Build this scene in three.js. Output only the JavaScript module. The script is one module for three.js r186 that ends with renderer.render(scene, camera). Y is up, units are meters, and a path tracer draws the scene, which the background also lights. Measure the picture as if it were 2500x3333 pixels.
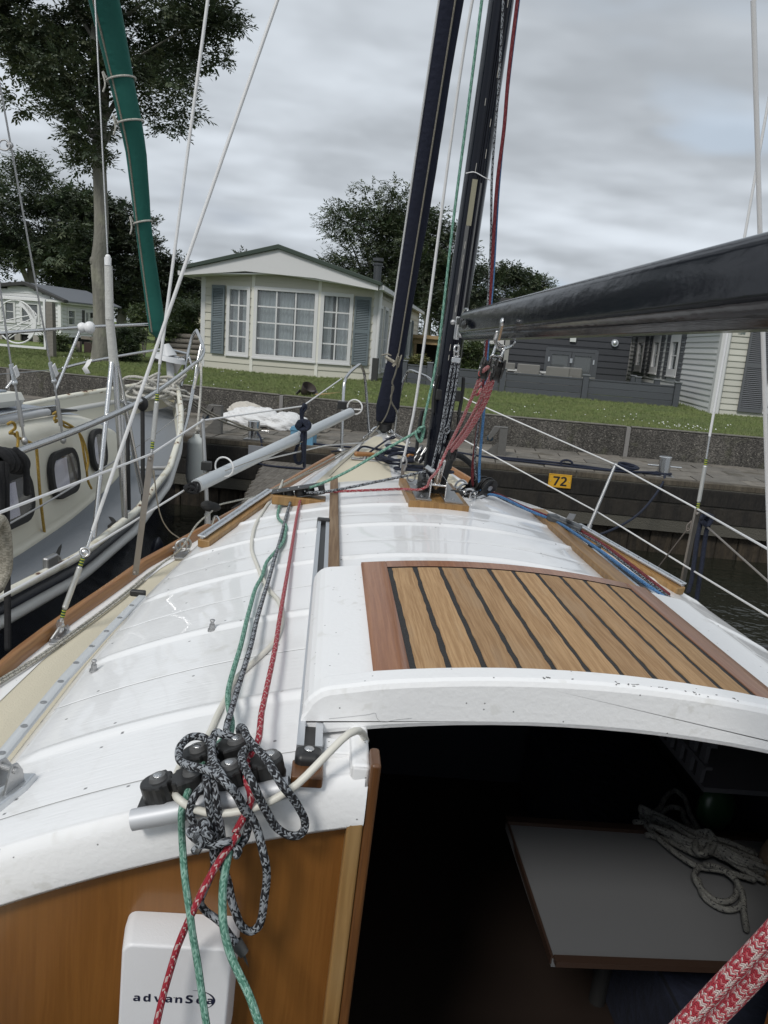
import * as THREE from 'three';
import { mergeGeometries } from 'three/addons/utils/BufferGeometryUtils.js';
import { RoundedBoxGeometry } from 'three/addons/geometries/RoundedBoxGeometry.js';
import { FontLoader } from 'three/addons/loaders/FontLoader.js';
import { TextGeometry } from 'three/addons/geometries/TextGeometry.js';

// ---------------------------------------------------------------- camera, sky, sun, exposure
const scene = new THREE.Scene();
const deg = Math.PI / 180;
const camera = new THREE.PerspectiveCamera(68, 768 / 1024, 0.05, 900);
camera.position.set(-0.5, 1.9, 0);
camera.rotation.order = 'YXZ';
camera.rotation.set(-12.75 * deg, -4.55 * deg, 4.3 * deg);

const renderer = new THREE.WebGLRenderer({ antialias: true });
renderer.setSize(768, 1024);
renderer.toneMapping = THREE.LinearToneMapping;
renderer.toneMappingExposure = 1.31;
renderer.shadowMap.enabled = true;

// seeded random numbers and noise
function mulberry(a) { return () => { a |= 0; a = a + 0x6D2B79F5 | 0; let t = Math.imul(a ^ a >>> 15, 1 | a); t = t + Math.imul(t ^ t >>> 7, 61 | t) ^ t; return ((t ^ t >>> 14) >>> 0) / 4294967296; }; }
function hash2(x, y, s = 0) { let h = Math.imul(x | 0, 374761393) + Math.imul(y | 0, 668265263) + Math.imul(s | 0, 2147483647 ^ 40503) | 0; h = Math.imul(h ^ h >>> 13, 1274126177); h ^= h >>> 16; return (h >>> 0) / 4294967296; }
function vnoise(x, y, s = 0, px = 0, py = 0) {          // value noise, periodic in px / py cells if given
  const xi = Math.floor(x), yi = Math.floor(y), fx = x - xi, fy = y - yi, u = fx * fx * (3 - 2 * fx), v = fy * fy * (3 - 2 * fy);
  const wx = k => px ? ((k % px) + px) % px : k, wy = k => py ? ((k % py) + py) % py : k;
  const a = hash2(wx(xi), wy(yi), s), b = hash2(wx(xi + 1), wy(yi), s), c = hash2(wx(xi), wy(yi + 1), s), d = hash2(wx(xi + 1), wy(yi + 1), s);
  return a + (b - a) * u + (c - a) * v + (a - b - c + d) * u * v;
}
function fbm(x, y, o = 4, s = 0, px = 0, py = 0) { let a = 0, k = 0.5, n = 0; for (let i = 0; i < o; i++) { a += k * vnoise(x, y, s + i, px, py); n += k; k *= 0.5; x *= 2; y *= 2; px *= 2; py *= 2; } return a / n; }
const sstep = (a, b, x) => { const t = Math.min(1, Math.max(0, (x - a) / (b - a))); return t * t * (3 - 2 * t); };
const lerp = (a, b, t) => a + (b - a) * t;

{ // overcast sky: layered grey cloud with a few thinner, bluish gaps
  const w = 2048, h = 1024, data = new Float32Array(w * h * 4);
  for (let j = 0; j < h; j++) for (let i = 0; i < w; i++) {
    if (j < h / 2 - 12) { data.set([0.45, 0.48, 0.5, 1], (j * w + i) * 4); continue; }
    const el = ((j + 0.5) / h - 0.5) * Math.PI, az = ((i + 0.5) / w) * 2 * Math.PI;
    const dy = Math.max(0.0, Math.sin(el)), k = 1 / (dy + 0.13), c = Math.cos(el);
    const px = Math.cos(az) * c * k, pz = Math.sin(az) * c * k;
    const big = fbm(px * 0.55 + 7.3, pz * 0.75 + 2.1, 5, 11), mid = fbm(px * 1.6 + big * 2.2, pz * 2.3 + 9, 5, 23), fine = fbm(px * 4.5 + mid * 1.5, pz * 6 + 3, 4, 41);
    const wisp = fbm(px * 0.8 + 1.5 * mid, pz * 5.5 + big * 3, 4, 67); let t = 0.34 * big + 0.32 * mid + 0.16 * fine + 0.18 * wisp;
    const L = lerp(0.34, 0.645, sstep(0.30, 0.70, t));
    const gap = sstep(0.60, 0.74, fbm(px * 0.9 + 31, pz * 1.3 + 17, 5, 57)) * 0.55;
    let r = L * 0.905, g = L * 0.98, b = L * 1.065;
    r = lerp(r, 0.43, gap); g = lerp(g, 0.52, gap); b = lerp(b, 0.63, gap);
    for (const [cu, ce, su, se, dk] of [[0.2209, 8.6, 1.7, 0.75, 0.16], [0.2284, 7.5, 2.1, 0.6, 0.24], [0.236, 5.9, 1.3, 0.35, 0.14]]) { const du = ((i + 0.5) / w - cu) * 360 / su, de = (el / deg - ce) / se, m = Math.exp(-(du * du + de * de)) * (0.5 + fine) * dk; r *= 1 - m; g *= 1 - m * 0.95; b *= 1 - m * 0.85; }
    const o = (j * w + i) * 4; data[o] = r; data[o + 1] = g; data[o + 2] = b; data[o + 3] = 1;
  }
  const t = new THREE.DataTexture(data, w, h, THREE.RGBAFormat, THREE.FloatType);
  t.mapping = THREE.EquirectangularReflectionMapping; t.magFilter = t.minFilter = THREE.LinearFilter; t.needsUpdate = true;
  scene.background = t; scene.environment = t; scene.environmentIntensity = 1;
}
const sun = new THREE.DirectionalLight(new THREE.Color(1, 0.965, 0.91), 1.5);
sun.position.set(-14, 26, 13); sun.target.position.set(-1, 1, -8);
sun.castShadow = true; sun.shadow.radius = 26; sun.shadow.mapSize.set(2048, 2048);
Object.assign(sun.shadow.camera, { left: -30, right: 30, top: 30, bottom: -30, near: 1, far: 90 });
scene.add(sun, sun.target);

// ---------------------------------------------------------------- helpers
const V = (a, b, c) => Array.isArray(a) ? new THREE.Vector3(...a) : new THREE.Vector3(a, b, c);
const add3 = (p, q) => [p[0] + q[0], p[1] + q[1], p[2] + q[2]];
function tex(w, h, fn, srgb, rx = 1, ry = 1) {          // fn(u, v, i, j) -> grey or [r, g, b] in 0..1
  const d = new Uint8Array(w * h * 4);
  for (let j = 0; j < h; j++) for (let i = 0; i < w; i++) {
    const c = fn(i / w, j / h, i, j), o = (j * w + i) * 4, a = typeof c === 'number' ? [c, c, c] : c;
    for (let k = 0; k < 3; k++) d[o + k] = Math.max(0, Math.min(255, Math.round(255 * a[k]))); d[o + 3] = 255;
  }
  const t = new THREE.DataTexture(d, w, h); t.wrapS = t.wrapT = THREE.RepeatWrapping; t.magFilter = THREE.LinearFilter; t.minFilter = THREE.LinearMipmapLinearFilter; t.generateMipmaps = true;
  if (srgb) t.colorSpace = THREE.SRGBColorSpace; t.repeat.set(rx, ry); t.needsUpdate = true; return t;
}
const rgb = (r, g, b) => new THREE.Color().setRGB(r, g, b);
const std = (c, rough, o = {}) => new THREE.MeshStandardMaterial({ color: Array.isArray(c) ? rgb(...c) : rgb(c, c, c), roughness: rough, ...o });
const phy = (c, rough, o = {}) => new THREE.MeshPhysicalMaterial({ color: Array.isArray(c) ? rgb(...c) : rgb(c, c, c), roughness: rough, ...o });
const mixc = (a, b, t) => [lerp(a[0], b[0], t), lerp(a[1], b[1], t), lerp(a[2], b[2], t)];

// three frames: the world (y = 0 water), this boat (slightly heeled) and the shore (quay, houses, neighbour)
const FR = { world: [[0, 0, 0], [0, 0, 0], [0, 0, 0]], boat: [[0, 1.2, 0], [0, 0, -2.5 * deg], [0, 1.2, 0]], shore: [[-0.5, 0, 0], [0, -10.5 * deg, 0], [0, 0, 0]] };
function place(o, frame, base) {
  const [p, r, piv] = FR[frame]; o.rotation.set(...r);
  const v = V(base[0] - piv[0], base[1] - piv[1], base[2] - piv[2]).applyEuler(o.rotation); o.position.set(p[0] + v.x, p[1] + v.y, p[2] + v.z);
}
const OFF = new WeakMap(), used = {};
function numbered(n) { const k = used[n] = (used[n] ?? -1) + 1; return k ? `${n}_${String(k).padStart(3, '0')}` : n; }
function meta(o, label, category, group, kind) { if (label) o.userData.label = label; if (category) o.userData.category = category; if (group) o.userData.group = group; if (kind) o.userData.kind = kind; return o; }
function thing(name, label, category, frame, base = [0, 0, 0], group, kind) {      // a Group at its base
  const g = new THREE.Group(); g.name = numbered(name); meta(g, label, category, group, kind); place(g, frame, base); OFF.set(g, base); scene.add(g); return g;
}
function norm(g) { let h = g.index ? g.toNonIndexed() : g; if (!h.attributes.normal) h.computeVertexNormals(); for (const k of Object.keys(h.attributes)) if (!['position', 'normal', 'uv', 'color'].includes(k)) h.deleteAttribute(k); if (!h.attributes.uv) h.setAttribute('uv', new THREE.BufferAttribute(new Float32Array(h.attributes.position.count * 2), 2)); return h; }
const G = l => { if (!Array.isArray(l)) return l; l = l.filter(Boolean); return l.length === 1 ? l[0] : mergeGeometries(l.map(norm)); };
function part(parent, name, geo, mat, label) {           // geometry given in the frame of the thing
  const base = OFF.get(parent) || [0, 0, 0], g = G(geo); g.translate(-base[0], -base[1], -base[2]);
  const m = new THREE.Mesh(g, mat); m.name = name; m.castShadow = m.receiveShadow = true; if (label) m.userData.label = label; OFF.set(m, base); parent.add(m); return m;
}
function single(name, label, category, frame, base, geo, mat, group, kind) {        // a thing of one mesh
  const g = G(geo); g.translate(-base[0], -base[1], -base[2]);
  const m = new THREE.Mesh(g, mat); m.name = numbered(name); m.castShadow = m.receiveShadow = true; meta(m, label, category, group, kind); place(m, frame, base); OFF.set(m, base); scene.add(m); return m;
}
function uvBox(g, s = 1) {                               // box-mapped uv in metres
  g = g.index ? g.toNonIndexed() : g; const p = g.attributes.position, n = g.attributes.normal, uv = new Float32Array(p.count * 2);
  for (let i = 0; i < p.count; i++) { const a = Math.abs(n.getX(i)), b = Math.abs(n.getY(i)), c = Math.abs(n.getZ(i)); const x = p.getX(i), y = p.getY(i), z = p.getZ(i);
    if (b >= a && b >= c) { uv[2 * i] = x * s; uv[2 * i + 1] = z * s; } else if (a >= c) { uv[2 * i] = z * s; uv[2 * i + 1] = y * s; } else { uv[2 * i] = x * s; uv[2 * i + 1] = y * s; } }
  g.setAttribute('uv', new THREE.BufferAttribute(uv, 2)); return g;
}
function box(w, h, d, x, y, z, rx = 0, ry = 0, rz = 0) { const g = new THREE.BoxGeometry(w, h, d); if (rx || ry || rz) { g.rotateX(rx); g.rotateY(ry); g.rotateZ(rz); } g.translate(x, y, z); return uvBox(g); }
function rbox(w, h, d, x, y, z, r = 0.005, ry = 0, seg = 2) { const g = new RoundedBoxGeometry(w, h, d, seg, Math.min(r, w / 2.01, h / 2.01, d / 2.01)); if (ry) g.rotateY(ry); g.translate(x, y, z); return uvBox(g); }
function boxIn(a, b, c, d, e, f) { return box(b - a, d - c, f - e, (a + b) / 2, (c + d) / 2, (e + f) / 2); }
function orient(g, p0, p1) {                             // +y of the geometry along p0 -> p1, origin at the middle
  const a = V(p0), b = V(p1), d = b.clone().sub(a), q = new THREE.Quaternion().setFromUnitVectors(V(0, 1, 0), d.clone().normalize());
  g.applyQuaternion(q); const m = a.add(b).multiplyScalar(0.5); g.translate(m.x, m.y, m.z); return g;
}
const dist = (p, q) => Math.hypot(p[0] - q[0], p[1] - q[1], p[2] - q[2]);
function rod(p0, p1, r0, r1 = r0, seg = 10, open = false) { return orient(new THREE.CylinderGeometry(r1, r0, dist(p0, p1), seg, 1, open), p0, p1); }
function bar(p0, p1, w, t, roll = 0) { const g = new THREE.BoxGeometry(w, dist(p0, p1), t); if (roll) g.rotateY(roll); return uvBox(orient(g, p0, p1)); }
function pipe(pts, r, o = {}) {                          // smooth tube; uv.x counts metres along it
  const { closed = false, seg = 8, per = 6, tension = 0.5, caps = true, type = 'catmullrom' } = o;
  const c = new THREE.CatmullRomCurve3(pts.map(p => V(p)), closed, type, tension), L = c.getLength(), n = Math.max(2, o.n || (pts.length - (closed ? 0 : 1)) * per);
  const g = new THREE.TubeGeometry(c, n, r, seg, closed), uv = g.attributes.uv; for (let i = 0; i < uv.count; i++) uv.setX(i, uv.getX(i) * L);
  if (caps && !closed) { const e0 = V(pts[0]), e1 = V(pts[pts.length - 1]); const s0 = new THREE.SphereGeometry(r, 8, 6), s1 = s0.clone(); s0.translate(e0.x, e0.y, e0.z); s1.translate(e1.x, e1.y, e1.z); return G([g, s0, s1]); }
  return g;
}
function bentPipe(pts, r, rad = 0.05, seg = 10) {        // straight runs with rounded bends
  const out = [pts[0]]; for (let i = 1; i < pts.length - 1; i++) { const b = V(pts[i]), a = V(pts[i - 1]), c = V(pts[i + 1]); const da = a.clone().sub(b), dc = c.clone().sub(b); const k = Math.min(rad, da.length() * 0.45, dc.length() * 0.45); da.setLength(k); dc.setLength(k);
    for (let s = 0; s <= 4; s++) { const t = s / 4, p = b.clone().add(da.clone().multiplyScalar((1 - t) * (1 - t))).add(dc.clone().multiplyScalar(t * t)); out.push(p.toArray()); } }
  out.push(pts[pts.length - 1]); const path = new THREE.CurvePath(); for (let i = 0; i < out.length - 1; i++) path.add(new THREE.LineCurve3(V(out[i]), V(out[i + 1])));
  return pipe(out, r, { seg, per: 2, type: 'chordal' });
}
function ring(c, n, R, r, seg = 20, arc = Math.PI * 2) { const g = new THREE.TorusGeometry(R, r, 8, seg, arc); g.applyQuaternion(new THREE.Quaternion().setFromUnitVectors(V(0, 0, 1), V(n).normalize())); g.translate(...c); return g; }
function ball(c, r, sx = 1, sy = 1, sz = 1, seg = 12) { const g = new THREE.SphereGeometry(r, seg, Math.max(6, seg * 0.7 | 0)); g.scale(sx, sy, sz); g.translate(...c); return g; }
function loft(rows, closed = false, uvs = null) {        // rows of equally many points -> skin with uv in metres
  const m = rows.length, n = rows[0].length, pos = [], uv = [], idx = [];
  let v = 0; for (let j = 0; j < m; j++) { if (j) v += dist(rows[j][n >> 1], rows[j - 1][n >> 1]); let u = 0; for (let i = 0; i < n; i++) { if (i) u += dist(rows[j][i], rows[j][i - 1]); pos.push(...rows[j][i]); uv.push(u, v); } }
  const c = closed ? n : n - 1; for (let j = 0; j < m - 1; j++) for (let i = 0; i < c; i++) { const a = j * n + i, b = j * n + (i + 1) % n, d = a + n, e = b + n; idx.push(a, b, e, a, e, d); }
  const g = new THREE.BufferGeometry(); g.setAttribute('position', new THREE.Float32BufferAttribute(pos, 3)); g.setAttribute('uv', new THREE.Float32BufferAttribute(uv, 2)); g.setIndex(idx); g.computeVertexNormals(); return g;
}
function prism(pts, depth, bevel = 0, axis = 'z') {      // outline in xy, extruded along z (centred), optional bevel
  const s = new THREE.Shape(pts.map(p => new THREE.Vector2(p[0], p[1])));
  const g = new THREE.ExtrudeGeometry(s, { depth: depth - 2 * bevel, bevelEnabled: bevel > 0, bevelSize: bevel, bevelThickness: bevel, bevelOffset: -bevel, bevelSegments: 2, curveSegments: 8 }); g.translate(0, 0, -(depth - 2 * bevel) / 2); return g;
}
function slab(quad, t) {                                 // plate of thickness t under four (or more) top points
  const top = quad, n = quad.length, bot = quad.map(p => [p[0], p[1] - t, p[2]]), pos = [], tri = (a, b, c) => pos.push(...a, ...b, ...c);
  for (let i = 1; i < n - 1; i++) { tri(top[0], top[i], top[i + 1]); tri(bot[0], bot[i + 1], bot[i]); }
  for (let i = 0; i < n; i++) { const j = (i + 1) % n; tri(top[i], bot[i], bot[j]); tri(top[i], bot[j], top[j]); }
  const g = new THREE.BufferGeometry(); g.setAttribute('position', new THREE.Float32BufferAttribute(pos, 3)); g.computeVertexNormals(); return uvBox(g);
}
function screwHead(c, n, r) { const g = new THREE.CylinderGeometry(r, r * 1.05, r * 0.5, 12); return orient2(g, c, n); }
function orient2(g, c, n) { g.applyQuaternion(new THREE.Quaternion().setFromUnitVectors(V(0, 1, 0), V(n).normalize())); g.translate(...c); return g; }

// ---------------------------------------------------------------- materials
function woodTex(a, b, c, s, long = 1, w = 128, h = 256) {       // grain runs along v; tile is 0.25 m x 1 m
  return tex(w, h, (u, v) => { const warp = fbm(u * 4, v * 4, 3, s, 4, 4) * 1.2, g = fbm(u * 40 + warp * 3, v * 5, 3, s + 5, 40, 5), f = fbm(u * 128, v * 20, 2, s + 9, 128, 20), p = fbm(u * 3, v * 3, 3, s + 13, 3, 3); return mixc(mixc(a, b, sstep(0.25, 0.75, g * 0.7 + f * 0.3)), c, sstep(0.5, 0.85, p) * 0.55); }, true);
}
const noiseT = (s, n = 8, o = 5, w = 256) => tex(w, w, (u, v) => fbm(u * n, v * n, o, s, n, n));
const N1 = noiseT(3, 8), N2 = noiseT(5, 24, 4), N3 = noiseT(8, 4, 6);
const rep = (t, x, y = x) => { const c = t.clone(); c.repeat.set(x, y); c.needsUpdate = true; return c; };
const brush = tex(512, 256, (u, v) => 0.75 * fbm(u * 10, v * 90, 3, 71, 10, 90) + 0.25 * fbm(u * 14, v * 14, 4, 75, 14, 14));
const grime = tex(512, 512, (u, v) => { const a = fbm(u * 6, v * 6, 5, 81, 6, 6), b = fbm(u * 40, v * 40, 3, 85, 40, 40); const k = sstep(0.62, 0.78, a) * sstep(0.5, 0.75, b) * 0.05; const sp = hash2(Math.floor(u * 256), Math.floor(v * 256), 91) > 0.9993 ? 0.5 : 0; return [0.94 - k - sp, 0.94 - k * 1.05 - sp, 0.94 - k * 1.25 - sp]; }, true);
const M = {
  gel: phy(0.93, 0.42, { map: rep(grime, 0.8), bumpMap: rep(brush, 2.2, 2.2), bumpScale: 0.0009, clearcoat: 0.65, clearcoatRoughness: 0.04 }),
  gelFlat: phy(0.95, 0.5, { map: rep(grime, 1.7), bumpMap: rep(N2, 6), bumpScale: 0.0006, clearcoat: 0.35, clearcoatRoughness: 0.25 }),
  cream: std([0.60, 0.55, 0.43], 0.75, { bumpMap: rep(N2, 12), bumpScale: 0.0012 }),
  varnish: phy(1, 0.45, { map: rep(woodTex([0.61, 0.43, 0.24], [0.52, 0.345, 0.175], [0.66, 0.49, 0.30], 101), 4, 1), clearcoat: 0.5, clearcoatRoughness: 0.25 }),
  ply: phy(0.95, 0.45, { map: rep(woodTex([0.50, 0.325, 0.135], [0.455, 0.29, 0.11], [0.52, 0.345, 0.15], 117), 5, 1.1), clearcoat: 0.55, clearcoatRoughness: 0.16 }),
  oak: phy(1, 0.55, { map: rep(woodTex([0.60, 0.46, 0.27], [0.51, 0.375, 0.20], [0.58, 0.49, 0.35], 131), 4, 1), clearcoat: 0.25, clearcoatRoughness: 0.3 }),
  darkwood: phy(1, 0.5, { map: rep(woodTex([0.42, 0.27, 0.13], [0.33, 0.20, 0.085], [0.46, 0.31, 0.17], 149), 4, 1), clearcoat: 0.4, clearcoatRoughness: 0.25 }),
  worn: std(1, 0.7, { map: rep(woodTex([0.50, 0.41, 0.31], [0.40, 0.31, 0.22], [0.60, 0.54, 0.45], 157), 6, 1) }),
  steel: std(0.62, 0.24, { metalness: 1, bumpMap: rep(N2, 9), bumpScale: 0.0002 }),
  steelDull: std(0.46, 0.42, { metalness: 1, bumpMap: rep(N2, 9), bumpScale: 0.0004 }),
  alu: std([0.66, 0.68, 0.70], 0.42, { metalness: 0.9, bumpMap: rep(N2, 14), bumpScale: 0.0003 }),
  aluWhite: std([0.60, 0.62, 0.63], 0.4, { metalness: 0.25 }),
  black: std(0.018, 0.42), blackMat: std(0.014, 0.7), rubber: std(0.02, 0.8),
  sheath: std(0.66, 0.42), whitePl: std(0.76, 0.4), creamPl: std([0.66, 0.64, 0.57], 0.45),
  spar: phy([0.007, 0.008, 0.013], 0.16, { clearcoat: 0.0, clearcoatRoughness: 0.06, specularIntensity: 0.5, bumpMap: rep(N1, 6, 2.5), bumpScale: 0.0007 }),
  navyCloth: std([0.010, 0.013, 0.030], 0.85, { bumpMap: rep(N1, 5), bumpScale: 0.004 }),
};
// ---------------------------------------------------------------- setting: water, quay, retaining wall, lawn
const rnd = mulberry(20240611);
const R = (a, b) => a + (b - a) * rnd();
{
  const wbump = tex(512, 512, (u, v) => 0.6 * fbm(u * 10, v * 16, 5, 201, 10, 16) + 0.4 * fbm(u * 40, v * 50, 3, 207, 40, 50));
  const g = new THREE.PlaneGeometry(120, 70); g.rotateX(-Math.PI / 2); g.translate(0, 0, 27.2);
  single('water', null, null, 'shore', [0, 0, 0], uvBox(g), phy([0.016, 0.017, 0.012], 0.08, { bumpMap: rep(wbump, 0.35), bumpScale: 0.02, ior: 1.33 }), null, 'structure');
}
const wallLine = [[-60, 17.5], [-14, 11.3], [-7, 10.35], [-3.8, 9.92], [-2.436, 9.62], [-1.65, 9.47], [0.6, 9.27], [1.86, 9.25], [6, 9.2], [60, 9.2]];
const wallD = u => { for (let i = 0; i < wallLine.length - 1; i++) { const [a, b] = wallLine[i], [c, d] = wallLine[i + 1]; if (u <= c) return lerp(b, d, (u - a) / (c - a)); } return 9.2; };
const lawnY = (u, D) => 1.085 + 0.025 * (fbm(u * 0.5 + 50, D * 0.5 + 50, 3, 211) - 0.5) + 0.02 * sstep(10, 16, D);
{
  const gt = tex(512, 512, (u, v) => { const a = fbm(u * 9, v * 9, 5, 221, 9, 9), b = fbm(u * 90, v * 90, 2, 223, 90, 90), d = sstep(0.6, 0.72, fbm(u * 5, v * 5, 5, 229, 5, 5)); let c = mixc([0.43, 0.49, 0.25], [0.34, 0.42, 0.19], sstep(0.3, 0.7, a)); c = mixc(c, [0.48, 0.50, 0.28], sstep(0.55, 0.8, b) * 0.6); return mixc(c, [0.40, 0.38, 0.22], d * 0.5); }, true);
  const rows = [], us = [-160, -60, -30, ...Array.from({ length: 66 }, (_, i) => -16 + i * 0.4), 20, 60, 160], ds = [0.11, 0.25, 0.5, 1, 1.5, 2, 3, 4, 5, 6, 7, 9, 12, 16, 25, 60, 260];
  for (const d of ds) rows.push(us.map(u => { const D = wallD(u) + d; return [u, lawnY(u, D), -D]; }));
  const lawn = single('lawn', null, null, 'shore', [0, 0, 0], loft(rows), std(1, 0.95, { map: rep(gt, 0.4), bumpMap: rep(N2, 3), bumpScale: 0.02 }), null, 'structure');
  lawn.material.side = THREE.DoubleSide;
  // grass blades: nobody could count them
  const bl = []; for (let k = 0; k < 7; k++) { const a = R(0, 6.28), r = R(0, 0.016), h = R(0.022, 0.048), w = 0.0034, lx = R(-0.014, 0.014), lz = R(-0.014, 0.014), cx = Math.cos(a) * r, cz = Math.sin(a) * r; bl.push(cx - w, 0, cz, cx + w, 0, cz, cx + lx, h, cz + lz); }
  const bg = new THREE.BufferGeometry(); bg.setAttribute('position', new THREE.Float32BufferAttribute(bl, 3)); bg.computeVertexNormals();
  const n = 60000, im = new THREE.InstancedMesh(bg, std(1, 0.9, { side: THREE.DoubleSide }), n), m4 = new THREE.Matrix4(), q = new THREE.Quaternion(), c = new THREE.Color();
  for (let i = 0; i < n; i++) { const u = R(-11, 6.5), d = 0.12 + 6.2 * Math.pow(rnd(), 1.45), D = wallD(u) + d; const k = fbm(u * 1.3 + 9, D * 1.3, 3, 233); q.setFromAxisAngle(V(0, 1, 0), R(0, 6.28)); const s = R(0.7, 1.35) * (1 + 0.2 * (d / 6)) * (d < 0.2 && hash2(i, 3, 5) > 0.5 ? R(1.2, 2.2) : 1); m4.compose(V(u, lawnY(u, D) - 0.003, -D), q, V(s, s * R(0.7, 1.2), s)); im.setMatrixAt(i, m4); const t = R(0, 1); c.setRGB(lerp(0.115, 0.225, t * 0.6 + k * 0.4), lerp(0.16, 0.25, t * 0.5 + k * 0.5), lerp(0.06, 0.10, t)); im.setColorAt(i, c); }
  im.name = 'grass'; meta(im, 'short green grass on the lawn behind the concrete wall', 'grass', null, 'stuff'); place(im, 'shore', [0, 0, 0]); im.castShadow = im.receiveShadow = true; scene.add(im);
  // daisies
  const dg = new THREE.CircleGeometry(0.0085, 7); dg.rotateX(-Math.PI / 2 + 0.5);
  const nd = 130, dm = new THREE.InstancedMesh(dg, std(0.75, 0.8, { side: THREE.DoubleSide }), nd), spots = [[2.35, 0.55, 0.5], [2.6, 0.35, 0.35], [-4.9, 2.6, 0.5], [-4.6, 3.2, 0.6], [-7.4, 3.3, 0.5], [-3.6, 0.9, 0.8], [0.9, 1.0, 0.9], [-1.5, 1.6, 1.2], [3.6, 1.0, 0.8], [1.6, 1.8, 0.9]];
  for (let i = 0; i < nd; i++) { const s = spots[Math.floor(Math.pow(rnd(), 1.5) * spots.length)], a = R(0, 6.28), r = s[2] * Math.sqrt(rnd()) * 1.1, u = s[0] + Math.cos(a) * r, d = Math.max(0.14, s[1] + Math.sin(a) * r * 0.6), D = wallD(u) + d; q.setFromAxisAngle(V(0, 1, 0), R(-0.6, 0.6)); const k = R(0.6, 1.1); m4.compose(V(u, lawnY(u, D) + R(0.04, 0.06), -D), q, V(k, k, k)); dm.setMatrixAt(i, m4); }
  dm.name = 'daisies'; meta(dm, 'small white daisies scattered in patches over the lawn', 'flowers', null, 'stuff'); place(dm, 'shore', [0, 0, 0]); scene.add(dm);
}
// retaining wall of exposed-aggregate concrete panels between flat joint posts
const aggT = tex(1024, 512, (u, v) => { const a = fbm(u * 150, v * 75, 3, 241, 150, 75), b = fbm(u * 5, v * 2, 5, 243, 5, 2), s = fbm(u * 40, v * 2, 3, 245, 40, 2), w = fbm(u * 110, v * 55, 2, 249, 110, 55), c = fbm(u * 9, v * 5, 5, 247, 9, 5); let k = lerp(0.25, 0.41, sstep(0.25, 0.8, a)) * lerp(0.78, 1.18, b) * lerp(0.88, 1.1, s); let o = [k * 1.01, k * 0.975, k * 0.92]; o = mixc(o, [0.60, 0.58, 0.54], sstep(0.76, 0.84, w) * 0.7); return mixc(o, [0.30, 0.31, 0.22], sstep(0.55, 0.75, c) * 0.35); }, true);
const lichT = tex(512, 512, (u, v) => { const a = fbm(u * 26, v * 26, 4, 251, 26, 26), b = fbm(u * 5, v * 5, 4, 253, 5, 5); const k = 0.40 + 0.16 * fbm(u * 60, v * 60, 2, 257, 60, 60); return mixc([k, k * 0.97, k * 0.9], [0.68, 0.68, 0.63], sstep(0.6, 0.7, a) * sstep(0.42, 0.6, b)); }, true);
const aggM = std(1, 0.95, { map: rep(aggT, 0.55, 1.1), bumpMap: rep(N2, 4), bumpScale: 0.012 }), capM = std(0.85, 0.95, { map: rep(lichT, 0.7), bumpMap: rep(N2, 3), bumpScale: 0.01 });
{
  const w = thing('retaining_wall', 'long low brown-grey pebbled concrete wall between quay and lawn', 'wall', 'shore', [0, 0.76, -9.4]);
  const js = [-14, -10.5, -6.6, -2.436, 1.86, 6, 10], p = u => [u, wallD(u)];
  for (let i = 0; i < js.length - 1; i++) {
    const us = [js[i] + 0.03, ...wallLine.map(k => k[0]).filter(u => u > js[i] + 0.1 && u < js[i + 1] - 0.1), js[i + 1] - 0.03], h = 1.105 + R(-0.008, 0.004);
    const sec = us.map(u => { const D = wallD(u); return [[u, 0.5, -D], [u, h - 0.03, -D], [u, h - 0.012, -D - 0.006], [u, h, -D - 0.02], [u, h, -D - 0.13], [u, 0.6, -D - 0.13]]; });
    const g = loft(sec); part(w, 'panel', [uvBox(g), ...[0, us.length - 1].map(k => slab([sec[k][0], sec[k][1], sec[k][4], sec[k][5]], 0.0001))], aggM);
    const cg = loft(us.map(u => { const D = wallD(u); return [[u, h - 0.002, -D + 0.002], [u, h + 0.008, -D - 0.004], [u, h + 0.011, -D - 0.06], [u, h + 0.006, -D - 0.13]]; })); part(w, 'coping', uvBox(cg), capM);
  }
  for (const u of js) part(w, 'joint_post', boxIn(u - 0.024, u + 0.024, 0.7, 1.108, -wallD(u) - 0.1, -wallD(u) + 0.012), std([0.23, 0.22, 0.21], 0.8, { bumpMap: rep(N2, 8), bumpScale: 0.004 }));
}
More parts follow.
